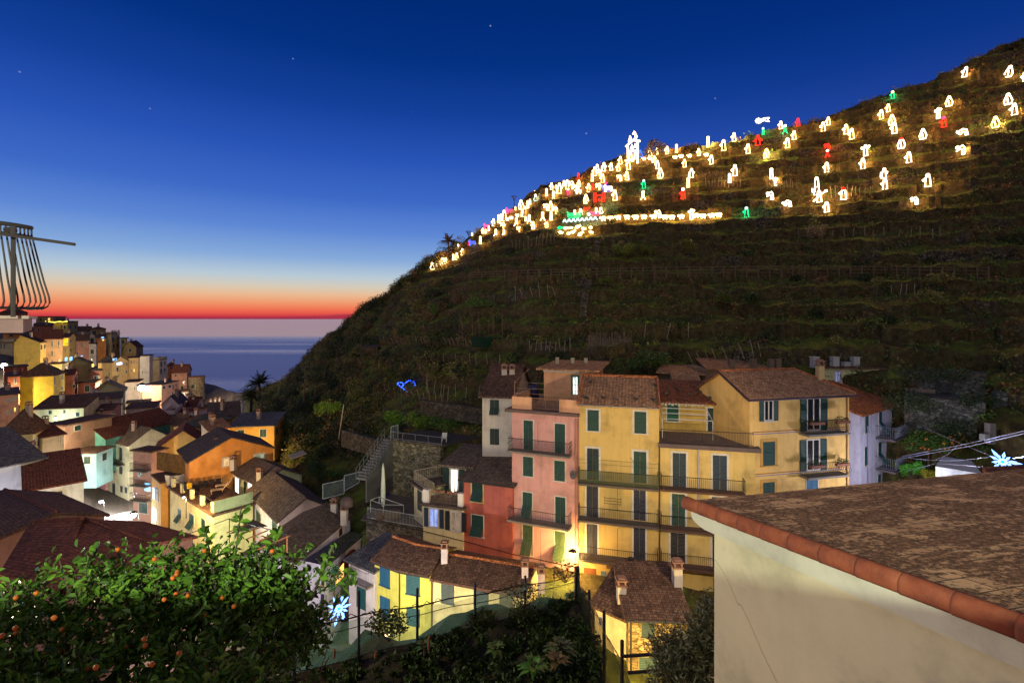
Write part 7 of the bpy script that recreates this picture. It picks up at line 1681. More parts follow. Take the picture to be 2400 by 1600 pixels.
def cable(label, pts, r=.012, col=(150, 156, 190), name='overhead_cable'):
    m = MB(); m.tube(pts, r, 4); m.top(name, paint(*col, .5, .2, name='cable'), label, 'cable', 'overhead cables')
z5 = lambda x, y, Y: P(*zc('Z5', x, y), Y)
cable('upper of the two thick pale cables crossing to the lilac house', [z5(2420, 850, 20), z5(1700, 1010, 27), z5(990, 1150, 36)], .02)
cable('lower of the two thick pale cables crossing to the lilac house', [z5(2420, 875, 20), z5(1700, 1042, 27), z5(990, 1170, 36)], .02)
cable('thin wire falling from the stone wall to the star light', [z5(1230, 840, 33), z5(1600, 1000, 29), z5(1960, 1150, 24.2)], .012)
cable('sagging wire running to the left ray of the star light', [z5(1000, 1160, 36), z5(1300, 1190, 31), z5(1600, 1195, 28), z5(1970, 1150, 24.3)], .012)
cable('lowest wire looping from the star light to the lamp bracket', [z5(1030, 1310, 36), z5(1350, 1225, 31), z5(1600, 1240, 28), z5(1960, 1270, 24.3)], .012)
cable('wire from the star light out over the brown roof', [z5(2180, 1170, 24), z5(2420, 1140, 22)], .012)
cable('curved wire rising from the reeds to the thick cables', [z5(1340, 1190, 31), z5(1480, 1130, 30), z5(1580, 1040, 28.5)], .012)
cable('black cable strung along the lower fronts of the brick red and pink houses', [P(*zc('L8', 440, 1290), 39.6), P(*zc('L8', 900, 1405), 38.6), P(*zc('L8', 1480, 1560), 37.3), P(*zc('Z2', 1150, 1240), 35.3)], .03, (36, 28, 26))

# ---------------------------------------------------------------- orange tree and olive tree
def leaf2(cen, size, rng, up=.25, aspect=.42, fold=.25):
    """leaf of two halves folded along the midrib"""
    n = len(cen); d = rng.normal(size=(n, 3)); d[:, 2] = d[:, 2] * .8 + up; d /= np.linalg.norm(d, axis=1)[:, None]
    r = rng.normal(size=(n, 3)); r[:, 2] *= .6; w = np.cross(d, r); w /= np.linalg.norm(w, axis=1)[:, None]; k = np.cross(d, w)
    k *= np.sign(k[:, 2:3] + 1e-9)
    s = (size * rng.uniform(.6, 1.3, n))[:, None]; Q = []
    tip = cen + d * s; tip[:, 2] -= .12 * s[:, 0]
    for sg in (-1, 1):
        b = cen + d * s * .3 + sg * w * s * aspect * .5 + k * s * fold * .5; c = cen + d * s * .7 + sg * w * s * aspect * .42 + k * s * fold * .4
        Q.append(np.stack([cen, b, c, tip], 1))
    return np.concatenate(Q)
def orange_tree():
    g = Vector((-4.1, 5.2, -9)); root = thing('orange_tree', 'orange tree with glossy leaves and ripe fruit filling the near corner', 'tree', g)
    rng = np.random.default_rng(8)
    lob = [(-5.3, 5.1, -3.45, .62), (-4.75, 5.0, -3.35, .66), (-4.2, 5.2, -3.2, .66), (-3.65, 5.2, -3.22, .64), (-3.15, 5.3, -3.15, .56), (-2.75, 5.4, -3.15, .46), (-2.5, 5.5, -3.35, .36), (-4.9, 4.3, -3.75, .6), (-4.2, 4.3, -3.6, .62), (-3.5, 4.3, -3.5, .62), (-2.9, 4.5, -3.5, .5), (-2.5, 4.8, -3.85, .4), (-3.6, 3.7, -3.6, .5), (-3.0, 3.8, -3.6, .5), (-5.9, 5.4, -3.7, .6), (-4.1, 5.9, -3.4, .6), (-3.2, 6.0, -3.5, .6), (-2.7, 5.9, -3.9, .4)]
    m = MB(); m.tube([g, g + Vector((.1, 0, 2.5)), g + Vector((.2, 0, 4.6))], .14, 8, r2=.09); L = []; tips = []
    for x, y, z, r in lob:
        c = Vector((x, y, z)); st = g + Vector((.2, 0, 4.4))
        m.tube([st, st.lerp(c, .5) + Vector((0, 0, -.15)), c], .045, 5, r2=.012)
        thin = .55 if x > -2.65 else 1
        # twigs carry tufts of leaves
        for _ in range(int(140 * thin)):
            d = rng.normal(size=3); d /= np.linalg.norm(d); d[2] = d[2] * .9 + .15
            t = np.array(c) + d * r * rng.uniform(.35, 1.0)
            ln = rng.uniform(.12, .3); ax = d * .6 + rng.normal(size=3) * .5 + np.array((0, 0, .35)); ax /= np.linalg.norm(ax)
            cen = t + ax * (np.linspace(0, 1, 9) * ln)[:, None] + rng.normal(size=(9, 3)) * .015
            L.append(leaf2(cen, .088, rng, up=.35)); tips.append((t, t + ax * ln))
    for bx, by, bz, h, lean in ((-3.05, 5.35, -2.55, .5, .1), (-3.2, 5.3, -2.65, .35, -.1), (-4.45, 5.1, -2.75, .35, .1), (-2.72, 5.4, -2.6, .32, .15), (-2.25, 5.5, -2.85, .3, .25), (-5.1, 5, -2.95, .25, 0), (-3.7, 5.1, -2.6, .2, 0), (-2.05, 5.5, -3.05, .25, .3), (-4.0, 5.2, -2.65, .2, .1)):
        a = np.array((bx, by, bz - .3)); b = np.array((bx + lean, by, bz + h)); m.tube([a, b], .012, 4, r2=.005)
        cen = a + (b - a) * rng.uniform(.3, 1.0, 26)[:, None] + rng.normal(size=(26, 3)) * .02; L.append(leaf2(cen, .115, rng, up=.6))
    for t, e in tips[::3]: m.tube([t - (e - t) * .8, e], .006, 3)
    for pts in ([(-2.95, 4.9, -4.6), (-2.85, 4.8, -3.6), (-2.65, 4.8, -3.1)], [(-2.85, 4.8, -3.6), (-3.0, 4.8, -3.1)], [(-2.95, 4.9, -4.2), (-2.45, 4.9, -3.6)], [(-3.6, 4.0, -3.9), (-3.45, 3.9, -3.2)], [(-2.2, 5.2, -4.3), (-1.95, 5.3, -3.4)], [(-2.3, 5.3, -4.2), (-2.0, 5.4, -3.7)], [(-2.4, 5.3, -4.4), (-1.8, 5.4, -3.9)]): m.tube(pts, .011, 4, r2=.005)
    m.build('trunk', bark(), root)
    quads_obj('crown', np.concatenate(L), leafm(86, 122, 40, 'citrus_leaf', .4, .65), root)
    om = paint(206, 104, 8, .55, var=.35, name='orange_peel')
    spots = [(638, 1291), (415, 1339), (414, 1345), (405, 1354), (479, 1290), (412, 1391), (385, 1404), (483, 1440), (146, 1474), (127, 1447), (36, 1471), (37, 1482), (5, 1489), (338, 1497), (297, 1515), (225, 1563), (206, 1565), (184, 1580), (356, 1556), (420, 1530), (105, 1527), (548, 1420), (521, 1400), (276, 1287), (37, 1400), (39, 1416), (440, 1395), (362, 1310), (340, 1512), (480, 1560), (85, 1389)]
    for i, (px, py) in enumerate(spots):
        Y = 3.9 + .35 * ((i * 7) % 3) if py > 1440 else 4.5 + .2 * ((i * 5) % 3)
        c = P(px, py, Y); m = MB(); m.lathe(c, [(.003, -.02), (.012, -.017), (.02, -.004), (.02, .006), (.012, .017), (.003, .02)], 10); m.build('orange_fruit', om, root, smooth=True)
orange_tree()
def olive_tree():
    g = Vector((3.15, 9.6, -12)); root = thing('olive_tree', 'olive tree with small grey leaves against the near house wall', 'tree', g); rng = np.random.default_rng(4)
    m = MB(); m.tube([g, g + Vector((.1, 0, 3)), g + Vector((.25, 0, 5))], .13, 8, r2=.06); L = []
    for x, y, z, r in ((3.35, 9.6, -7.6, .85), (3.55, 9.4, -6.9, .75), (3.75, 9.2, -6.3, .62), (3.2, 9.7, -6.9, .55), (3.85, 9.0, -5.75, .42), (3.6, 9.3, -8.3, .85), (3.25, 9.7, -8.4, .7), (3.95, 9.0, -7.4, .6)):
        c = Vector((x, y, z)); st = g + Vector((.15, 0, 3.6))
        m.tube([st, st.lerp(c, .5), c], .04, 5, r2=.01)
        for _ in range(int(430 * r)):
            d = rng.normal(size=3); d /= np.linalg.norm(d); d[2] = d[2] * .8 + .25; t = np.array(c) + d * r * rng.uniform(.2, .95) * np.array((.8, .8, 1.1))
            ax = d * .5 + np.array((rng.normal() * .3, rng.normal() * .3, .9)); ax /= np.linalg.norm(ax); ln = rng.uniform(.25, .5)
            cen = t + ax * (np.linspace(0, 1, 13) * ln)[:, None]; L.append(leaves(cen, .1, up=.5, aspect=.26, rng=rng)); m.tube([t, t + ax * ln], .005, 3)
    m.build('trunk', bark(), root); quads_obj('crown', np.concatenate(L), leafm(112, 120, 84, 'olive_leaf', .5, .45), root)
olive_tree()

# ---------------------------------------------------------------- walls, stairs and garden furniture left of the row
def stone_wall(label, A, B, zt, zb, th=.5, st=None):
    f = Fac(V2(*A), V2(*B)); m = MB(); f.bx(m, 0, f.w, zb, zt, -th, 0); m.top('stone_wall', st or stone(), label, 'stone wall'); return f
def rail_on(label, pts, h=1.0, col=(150, 150, 140), bars=.14, name='railing'):
    root = thing(name, label, 'railing', pts[0]); rm = paint(*col, .5, .1, name='rail_paint2')
    for hh in (.12, h):
        m = MB(); m.tube([p + Vector((0, 0, hh)) for p in pts], .025, 5); m.build('rail', rm, root)
    m = MB()
    for a, b in zip(pts, pts[1:]):
        n = max(int((b - a).length / bars), 1)
        for i in range(n): p = a.lerp(b, i / n); m.tube([p + Vector((0, 0, .12)), p + Vector((0, 0, h))], .012 if bars < .5 else .025, 4)
    m.tube([pts[-1], pts[-1] + Vector((0, 0, h))], .03, 4); m.build('bars', rm, root)
f = stone_wall('curved rough stone wall under the white railing', (858, 42.2), (992, 40.2), -17.25, -22, .6)
for a, b, c in ((.0, f.w, 1),): 
    rail_on('white barred railing on the rough stone wall by the cream house', [f.pt(u, -17.25, -.15) for u in np.linspace(0, f.w, 6)], 1.0, (190, 196, 186))
m = MB(); m.prism([f.pt(-.5, -17.4, 0), f.pt(f.w, -17.4, 0), f.pt(f.w + .5, -17.4, -7), f.pt(-3, -17.4, -7)], (0, 0, .12)); o = m.build('terrace', paint(104, 92, 86, .9, name='terrace_tiles')); setp(o, None, None, None, 'structure')
f = stone_wall('tall dry stone wall behind the closed parasol', (912, 48.6), (1032, 46.2), -11.95, -18, .6, stone(146, 138, 110, 'dry_stone'))
rail_on('low grey handrail on top of the tall dry stone wall', [f.pt(u, -11.95, -.2) for u in np.linspace(0, f.w, 5)], .75, (120, 124, 124), 1.2)
m = MB(); m.prism([f.pt(0, -12.1, 0), f.pt(f.w, -12.1, 0), f.pt(f.w + 2, -12.1, -5), f.pt(0, -12.1, -5)], (0, 0, .1)); o = m.build('garden_terrace', paint(70, 62, 46, .95, name='terrace_soil')); setp(o, None, None, None, 'structure')
for lab, x0, y0, x1, y1, Yd, hh in (('stone garden wall curving below the lemon tree', 1130, 900, 985, 1010, 52, 1.6),): pass
stone_wall('long terrace wall under the vine stakes left of the beige house', (985, 58), (1130, 52.5), -9.6, -11.3, .5, stone(92, 84, 70, 'dark_stone'))
stone_wall('garden wall on the slope below the lemon tree', (800, 60), (905, 54), -13.6, -15.6, .5, stone(92, 84, 70, 'dark_stone'))
def stairs():
    a = P(*zc('H8', 770, 1330), 45.2); b = P(*zc('H8', 978, 1030), 49); root = thing('garden_stairs', 'narrow outside stairs with a handrail climbing beside the tall stone wall', 'stairs', a); n = 15
    d = Vector((b.x - a.x, b.y - a.y, 0)); sd = Vector((d.y, -d.x, 0)).normalized() * .55; m = MB(); st = (b.z - a.z) / n
    for i in range(n):
        p = a + d * (i / n); p.z = a.z + st * i; m.box8([p - sd, p + sd, p + sd + d / n, p - sd + d / n] + [q + Vector((0, 0, st)) for q in (p - sd, p + sd, p + sd + d / n, p - sd + d / n)])
        m.f = m.f
    m.build('steps', paint(112, 112, 104, .9, name='step_concrete'), root)
    m = MB(); m.prism([a + sd, b + sd, Vector((b.x, b.y, a.z - 2)) + sd, Vector((a.x, a.y, a.z - 2)) + sd], sd * .3); m.build('side_wall', plaster(98, 100, 92), root)
    m = MB()
    for s_ in (-1, 1):
        for hh in (.5, 1.0): m.tube([a + sd * s_ + Vector((0, 0, hh)), b + sd * s_ + Vector((0, 0, hh))], .025, 4)
        for i in range(9): p = (a + sd * s_).lerp(b + sd * s_, i / 8); m.tube([p, p + Vector((0, 0, 1))], .02, 4)
    m.build('handrail', paint(120, 124, 124, .5, .2, name='rail_steel'), root)
stairs()
def mesh_panel(label, pts, Y):
    q = [P(*zc('H8', x, y), Y) for x, y in pts]; root = thing('mesh_panel', label, 'fence panel', q[3]); m = MB()
    for a, b in zip(q, q[1:] + q[:1]): m.tube([a, b], .035, 5)
    m.build('panel_frame', paint(150, 160, 160, .5, .2, name='galvanised'), root); m = MB(); m.poly(q); m.build('wire_net', netm((120, 136, 140), .32), root)
mesh_panel('low wire mesh panel at the foot of the garden stairs', [(492, 1362), (648, 1328), (648, 1430), (492, 1470)], 45)
mesh_panel('tall wire mesh panel beside the garden stairs', [(650, 1298), (758, 1272), (758, 1350), (650, 1410)], 46)
mesh_panel('wire mesh gate at the top of the garden stairs', [(992, 940), (1044, 926), (1044, 1035), (992, 1050)], 49)
p = P(*zc('H8', 935, 1440), 41.5); p.z = -17.28; tp = (HY - zc('H8', 0, 1205)[1]) / F * 41.5; h = tp - p.z
rt = thing('closed_parasol', 'closed white parasol standing on the small terrace', 'parasol', p); m = MB(); m.tube([p, p + Vector((0, 0, h * .98))], .03, 6); m.build('pole', metal(), rt)
m = MB(); m.lathe(p + Vector((0, 0, h * .28)), [(.1, 0), (.2, h * .12), (.19, h * .35), (.11, h * .62), (.02, h * .72)], 9); m.build('folded_canopy', paint(196, 206, 186, .9, name='parasol_cloth'), rt, smooth=True)
m = MB(); m.lathe(p, [(.25, 0), (.25, .06), (.06, .1)], 10); m.build('base', stone(), rt)
c = P(*zc('H8', 970, 1405), 42.5); c.z = -17.28; bm_ = MB(); bm_.lathe(c, [(.95, 0), (1.02, .5), (.9, .72), (.4, .8), (.02, .8)], 12); o = bm_.top('covered_table', paint(108, 92, 74, .9, name='table_cover'), 'round table under a brown cover beside the closed parasol', 'table', smooth=True); o.scale = (1.25, .8, 1)
c = P(*zc('H8', 668, 1490), 42); m = MB(); m.lathe(c, [(.5, -.4), (.55, .05), (.4, .28), (.2, .4), (.02, .42)], 11); o = m.top('covered_heap', paint(96, 80, 76, .9, var=.5, name='striped_cloth'), 'heap under a striped cloth at the foot of the mesh panels', 'heap', smooth=True)
def chair(label, px, py, Y):
    c = P(px, py, Y); root = thing('garden_chair', label, 'chair', c); wp = paint(206, 206, 196, .5, name='white_plastic')
    m = MB(); m.abox(c + Vector((0, 0, .42)), .48, .46, .04); m.build('seat', wp, root)
    m = MB(); m.box(c + Vector((-.24, .2, .46)), (.48, 0, 0), (0, .04, 0), (0, .08, .44)); m.build('backrest', wp, root)
    for dx in (-.21, .21):
        for dy in (-.19, .19): m = MB(); m.abox(c + Vector((dx, dy, 0)), .05, .05, .43); m.build('leg', wp, root)
        m = MB(); m.tube([c + Vector((dx * 1.1, -.2, .42)), c + Vector((dx * 1.1, -.2, .66)), c + Vector((dx * 1.1, .2, .68))], .022, 5); m.build('armrest', wp, root)
chair('white plastic garden chair under the citrus trees', *zc('H8', 1384, 1056), 48)
# frame of a bare pergola on the small terrace
q = lambda x, y: P(*zc('H8', x, y), 40.6)
rt = thing('terrace_pergola', 'bare metal pergola frame over the small terrace by the cream house', 'frame', q(940, 1568)); m = MB()
for pts in ([(842, 1568), (842, 1478), (905, 1455), (1085, 1515), (1085, 1568)], [(842, 1478), (938, 1512), (1085, 1515)], [(938, 1512), (938, 1568)], [(905, 1455), (905, 1500)]): m.tube([q(*p_) for p_ in pts], .035, 5)
m.build('frame', paint(150, 160, 150, .5, .2, name='galvanised2'), rt)
# walls on the right behind the lilac house
z5w = lambda x0, y0, x1, y1, yb, Y0, Y1, lab, st=None: stone_wall(lab, (zc('Z5', x0, 0)[0], Y0), (zc('Z5', x1, 0)[0], Y1), (HY - zc('Z5', 0, y0)[1]) / F * Y0, (HY - zc('Z5', 0, yb)[1]) / F * Y0, 3.5, st)
z5w(1000, 225, 1895, 260, 440, 42.5, 39, 'upper dry stone wall on the dark slope beyond the lilac house', stone(104, 104, 100, 'grey_stone'))
z5w(1010, 500, 1890, 520, 860, 39.5, 36.4, 'tall dry stone wall above the orange tree', stone(104, 104, 100, 'grey_stone'))
z5w(1960, 440, 2500, 430, 900, 37.5, 35, 'tall dry stone wall right of the gully', stone(104, 104, 100, 'grey_stone'))
for lab, x, y, r, n in (('ivy hanging over the top edge of the upper grey wall', 1180, 250, 1.3, 700), ('ivy hanging down the middle of the upper grey wall', 1560, 250, 1.0, 500), ('ivy tumbling over the left end of the tall grey wall', 1060, 560, 1.5, 900), ('ivy patch spilling over the right end of the tall grey wall', 1800, 540, 1.1, 600), ('brambles at the corner where the two grey walls end', 1930, 400, 1.2, 700), ('brambles along the foot of the tall grey wall', 1600, 860, 1.5, 900), ('ivy over the wall right of the gully', 2150, 470, 1.2, 700)):
    c = P(*zc('Z5', x, y), 39.6 if y < 500 else 37); root = thing('ivy', lab, 'ivy', c - Vector((0, 0, r)), 'ivy on the grey walls'); m = MB()
    for k in range(6): a = k; m.tube([c - Vector((0, -.2, r)), c + Vector((math.cos(a) * r * .8, 0, math.sin(a * 2) * r * .5))], .02, 4)
    m.build('stems', bark(), root); quads_obj('leaves', leaves(clump(c, (r * 1.5, .5, r * .55), n, NP, .1), .2, up=-.3), leafm(50, 68, 36), root)
z5w(1350, 1255, 1965, 1290, 1420, 33, 31, 'pale concrete wall above the lichen roof', plaster(190, 196, 200))
x0, y0 = zc('Z5', 1000, 10); x1, _ = zc('Z5', 1330, 10); hs = house('small stone hut with a blue door on the dark slope', 'Z5', (1005, 20), (1330, 15), 46, None, 160, ('flat', 0), (150, 146, 140), 'slate', YA=46.5, depth=4, group='sheds on the slope', wins=[(0, 1148, 55, 1215, 160, 'single', {'col': (70, 100, 150), 'frame': .03, 'door': True})], name='stone_hut', cat='hut')
for ch in hs['root'].children:
    if ch.name.startswith('wall'): ch.data.materials[0] = stone(150, 146, 142, 'hut_stone')
f = Fac(V2(zc('Z5', 780, 0)[0], 43), V2(zc('Z5', 1362, 0)[0], 41)); zt = (HY - zc('Z5', 0, 392)[1]) / F * 43; m = MB(); rt = thing('board_fence', 'wooden board fence behind the lilac house', 'fence', f.pt(0, zt - 1.2))
for i in range(int(f.w / .16)): f.bx(m, i * .16, i * .16 + .14, zt - 1.5, zt + .03 * math.sin(i * 2.1), 0, .03)
m.build('boards', paint(150, 128, 116, .9, name='fence_boards'), rt); m = MB(); f.bx(m, 0, f.w, zt - .3, zt - .2, -.05, 0); m.build('rail', bark(), rt)
for x, y0, y1, lab in ((1940, 790, 1010, 'square stone gatepost above the orange tree'), (1885, 910, 975, 'white slatted box beside the stone gatepost')):
    a = z5(x, y1, 33); hgt = (y1 - y0) * .21683 / F * 33; m = MB(); m.abox(a, .4, .4, hgt); m.top('gatepost' if x > 1900 else 'white_box', plaster(110, 104, 100) if x > 1900 else plaster(150, 150, 150), lab, 'post' if x > 1900 else 'box')
# leaning poles, lean-to canopy, hillside steps, sheds on the slope
a, b = P(*zc('H8', 608, 1030), 63), P(*zc('H8', 645, 775), 62); m = MB(); m.tube([a, b], .07, 6); m.top('leaning_pole', paint(176, 164, 136, .9, name='pale_pole'), 'tall pale pole leaning beside the lemon tree', 'pole')
a, b = P(*zc('H8', 350, 750), 80), P(*zc('H8', 362, 590), 80); m = MB(); m.tube([a, b], .12, 6); m.top('utility_pole', bark(), 'brown wooden utility pole on the lower left slope', 'pole')
g = P(*zc('H8', 278, 1225), 58); rt = thing('lean_to', 'small lean-to canopy of grey sheets on a post', 'canopy', g); m = MB(); tz = P(*zc('H8', 278, 1160), 58)
m.prism([P(*zc('H8', 235, 1150), 58), P(*zc('H8', 260, 1175), 56.5), P(*zc('H8', 372, 1135), 56.5), P(*zc('H8', 340, 1112), 58)], (0, 0, -.06)); m.build('canopy_sheet', paint(120, 116, 110, .8, name='grey_sheet'), rt); m = MB(); m.tube([g, tz], .06, 5); m.build('post', bark(), rt)
gp = ground(*zc('H5', 640, 930)); f = Fac(Vector((gp.x - 1.6, gp.y)), Vector((gp.x + 1.9, gp.y - .4))); m = MB(); rt = thing('vine_shed', 'tumbledown stone and wood shed in the vineyard', 'shed', gp)
f.bx(m, 0, f.w, gp.z - .5, gp.z + 1.9, -2.2, 0); m.build('wall', stone(110, 96, 76, 'shed_stone'), rt); m = MB(); roof_slab(m, [f.pt(-.3, gp.z + 2.05, .3), f.pt(f.w + .3, gp.z + 2.05, .3), f.pt(f.w + .3, gp.z + 2.4, -2.5), f.pt(-.3, gp.z + 2.4, -2.5)], .08); m.build('roof', roofm('slate'), rt)
for u0 in (.3, 1.5): m = MB(); f.bx(m, u0, u0 + .7, gp.z - .3, gp.z + 1.6, 0, .05); m.build('door', paint(84, 66, 50, .9, name='old_boards'), rt)
def slope_steps(label, pts, w_=.9):
    root = thing('hillside_steps', label, 'steps', pts[0]); m = MB()
    for a, b in zip(pts, pts[1:]):
        n = max(int(abs(b.z - a.z) / .24), 2)
        for i in range(n):
            p = a.lerp(b, i / n); d = (b - a) / n; m.box8([p + Vector((-w_ / 2, -.05, -.3)), p + Vector((w_ / 2, -.05, -.3)), p + Vector((w_ / 2, d.y + .1, -.3)), p + Vector((-w_ / 2, d.y + .1, -.3)), p + Vector((-w_ / 2, -.05, d.z)), p + Vector((w_ / 2, -.05, d.z)), p + Vector((w_ / 2, d.y + .1, d.z)), p + Vector((-w_ / 2, d.y + .1, d.z))])
    m.build('steps', stone(110, 100, 84, 'step_stone'), root)
    m = MB()
    for p in pts: m.tube([p + Vector((w_ / 2 + .1, 0, 0)), p + Vector((w_ / 2 + .1, 0, 1.1))], .04, 4)
    m.tube([p + Vector((w_ / 2 + .1, 0, 1.05)) for p in pts], .03, 4); m.build('handrail', bark(), root)
slope_steps('stone steps climbing the dark slope to the path fence', [ground(*zc('H6', x, y)) + Vector((0, -.3, .1)) for x, y in ((648, 940), (660, 850), (672, 760), (690, 690), (705, 620))])
slope_steps('upper stone steps between the path fence and the lit ledge', [ground(*zc('H6', x, y)) + Vector((0, -.3, .1)) for x, y in ((745, 500), (765, 410), (775, 330), (790, 250))])
gp = ground(*zc('H5', 1760, 830)); f = Fac(Vector((gp.x - 2.6, gp.y)), Vector((gp.x + 2.6, gp.y - .4))); m = MB(); f.bx(m, 0, f.w, gp.z - .1, gp.z + 1.3, -.02, 0); m.top('green_screen', netm((30, 84, 60), .6), 'dark green net screen in the vineyard above the roofs', 'screen')
x0 = ground(*zc('H6', 700, 1245)); x1 = ground(*zc('H6', 1090, 1260)); m = MB(); rt = thing('wattle_fence', 'grey wattle fence of thin upright sticks on the slope', 'fence', x0)
for i in range(60): p = x0.lerp(x1, i / 59); m.tube([p - Vector((0, 0, .2)), p + Vector((RN.uniform(-.08, .08), 0, RN.uniform(1.2, 2.0)))], .03, 3)
m.build('sticks', paint(120, 106, 96, .9, name='grey_sticks'), rt); m = MB(); m.tube([x0 + Vector((0, 0, .9)), x1 + Vector((0, 0, .9))], .03, 4); m.build('rail', bark(), rt)
# washing on the roof terrace, loungers, hanging sheet
zt_ = ht['zt'] + .2
a, b = P(*zc('L3', 360, 985), 53.5), P(*zc('L3', 790, 920), 56.5)
wl = thing('washing_line', 'washing line across the roof terrace', 'washing line', Vector((a.x, a.y, zt_))); m = MB(); m.tube([a, b], .015, 4); m.build('line', metal(), wl)
for p_ in (a, b): m = MB(); m.tube([Vector((p_.x, p_.y, zt_)), p_], .03, 4); m.build('post', metal(), wl)
WASH = [(.02, .06, .8, (40, 44, 60), 'dark blue towel, leftmost on the washing line'), (.1, .12, .62, (222, 180, 30), 'yellow towel on the washing line'), (.24, .13, .95, (66, 56, 58), 'dark checked shirt hanging on the washing line'), (.39, .08, .8, (30, 28, 34), 'black trousers right of the checked shirt'), (.5, .12, .75, (26, 26, 32), 'black jumper in the middle of the washing line'), (.65, .14, .55, (38, 36, 46), 'short dark garment near the right of the line'), (.83, .14, .7, (30, 28, 36), 'dark wide garment, rightmost on the washing line')]
for f0, w_, h, col, lab in WASH:
    m = MB(); p0, p1 = a.lerp(b, f0), a.lerp(b, f0 + w_); n = 6; rows = []
    for i in range(n + 1):
        p_ = p0.lerp(p1, i / n); rows.append((m.vert(p_ + Vector((0, -.02, 0))), m.vert(p_ + Vector((0, -.02 + .07 * math.sin(i * 2.2), -h * .5))), m.vert(p_ + Vector((0, -.02 + .1 * math.sin(i * 2.2 + 1), -h + .05 * math.sin(i * 3.3))))))
    for r0, r1_ in zip(rows, rows[1:]):
        for k in range(2): m.f.append([r0[k], r1_[k], r1_[k + 1], r0[k + 1]]); m.mi.append(0)
    m.top('laundry', paint(*col, .95, name='cloth'), lab, 'laundry', 'laundry on the washing line', smooth=True)
def lounger(label, px, py, Y, rot):
    c = P(px, py, Y); c.z = zt_; root = thing('deck_lounger', label, 'lounger', c, 'loungers on the roof terrace'); wm = paint(206, 176, 140, .6, name='pale_wood'); ca, sa = math.cos(rot), math.sin(rot)
    T = lambda x, y, z: c + Vector((x * ca - y * sa, x * sa + y * ca, z))
    m = MB(); m.box8([T(x, y, z) for z in (.3, .36) for x, y in ((-.7, -.28), (.5, -.28), (.5, .28), (-.7, .28))]); m.build('seat', wm, root)
    m = MB(); m.box8([T(x, y, z) for x, z in ((.5, .3), (.95, .95)) for y in (-.28, .28)][:0] or [T(.5, -.28, .3), T(.56, -.28, .3), T(.56, .28, .3), T(.5, .28, .3), T(.95, -.28, .98), T(1.01, -.28, .98), T(1.01, .28, .98), T(.95, .28, .98)]); m.build('backrest', wm, root)
    for x in (-.6, .45):
        for y in (-.24, .24): m = MB(); m.tube([T(x, y, 0), T(x, y, .32)], .025, 4); m.build('leg', wm, root)
lounger('pale wooden lounger facing the lit glass doors', *zc('L3', 740, 1110), 54, .5); lounger('pale wooden lounger nearer the glass doors', *zc('L3', 790, 1075), 55.5, .5)
a, b, c_, d_ = P(*zc('L3', 165, 890), 57), P(*zc('L3', 440, 850), 58.5), P(*zc('L3', 410, 1010), 58.5), P(*zc('L3', 200, 1045), 57); m = MB(); n = 10; rows = []
for i in range(n + 1):
    f_ = i / n; t0 = a.lerp(b, f_) - Vector((0, 0, .25 * math.sin(f_ * math.pi))); b0 = d_.lerp(c_, f_) + Vector((0, .12 * math.sin(f_ * 14), 0)); rows.append([m.vert(t0), m.vert(t0.lerp(b0, .5) + Vector((0, -.1 * math.sin(f_ * 11), 0))), m.vert(b0)])
for r0, r1_ in zip(rows, rows[1:]):
    for k in range(2): m.f.append([r0[k], r1_[k], r1_[k + 1], r0[k + 1]]); m.mi.append(0)
m.top('hanging_sheet', paint(206, 204, 200, .9, name='white_sheet'), 'white sheet hanging under the reed screen of the orange house', 'sheet', smooth=True)
f = Fac(V2(zc('L3', 80, 0)[0], 60), V2(zc('L3', 400, 0)[0], 58)); q0 = f.rect(*zc('L3', 80, 660), *zc('L3', 400, 860)); m = MB(); f.bx(m, *q0, -.06, 0); m.top('reed_screen', paint(128, 96, 52, .95, var=.6, name='reeds'), 'brown reed screen beside the gutter of the orange house', 'screen')
# bare wood pergola beams in front of the pink house
rt = thing('roof_pergola', 'bare copper-lit pergola bars over the yard behind the orange tree', 'pergola', P(*zc('L5', 1300, 700), 34)); cm = paint(190, 130, 84, .5, .2, name='copper_bar'); q = lambda x, y, Y: P(*zc('L5', x, y), Y)
for pts in ([q(840, 450, 36), q(1070, 362, 38)], [q(1000, 465, 35), q(1190, 395, 37)], [q(1050, 520, 34), q(1290, 420, 36)], [q(1195, 535, 33), q(1410, 448, 35)], [q(1130, 650, 30), q(1520, 480, 33)], [q(1488, 480, 33), q(1488, 700, 33)], [q(1140, 380, 36), q(1140, 540, 36)]): m = MB(); m.tube(pts, .045, 5); m.build('bar', cm, rt)
m = MB(); m.tube([q(860, 300, 38), q(1520, 475, 33)], .04, 5); m.tube([q(350, 490, 34), q(860, 300, 38)], .03, 5); m.tube([q(865, 300, 38), q(865, 560, 38)], .03, 5); m.build('dark_beam', metal(), rt)
m = MB(); m.poly([q(850, 470, 37), q(1120, 305, 40), q(1285, 380, 39), q(1130, 390, 37)]); m.build('shade_cloth', paint(110, 96, 72, .95, name='shade_cloth'), rt)
bx_ = P(*zc('L5', 2060, 860), 34.0); tree('climbing_bush', 'dark green bush climbing between the white arch house and the narrow wing', 782, 1400, 1325, 26, (36, 72, 46), n=1400, leaf=.12, Y=33.0, trunk=.1, cat='bush')
# street paving in the lane under the bright lamp and before the row
m = MB(); m.poly([P(180, 1260, 60), P(360, 1260, 60), P(345, 1190, 74), P(195, 1180, 76)]); o = m.build('lane', paint(190, 184, 176, .8, name='pale_paving')); setp(o, None, None, None, 'structure')
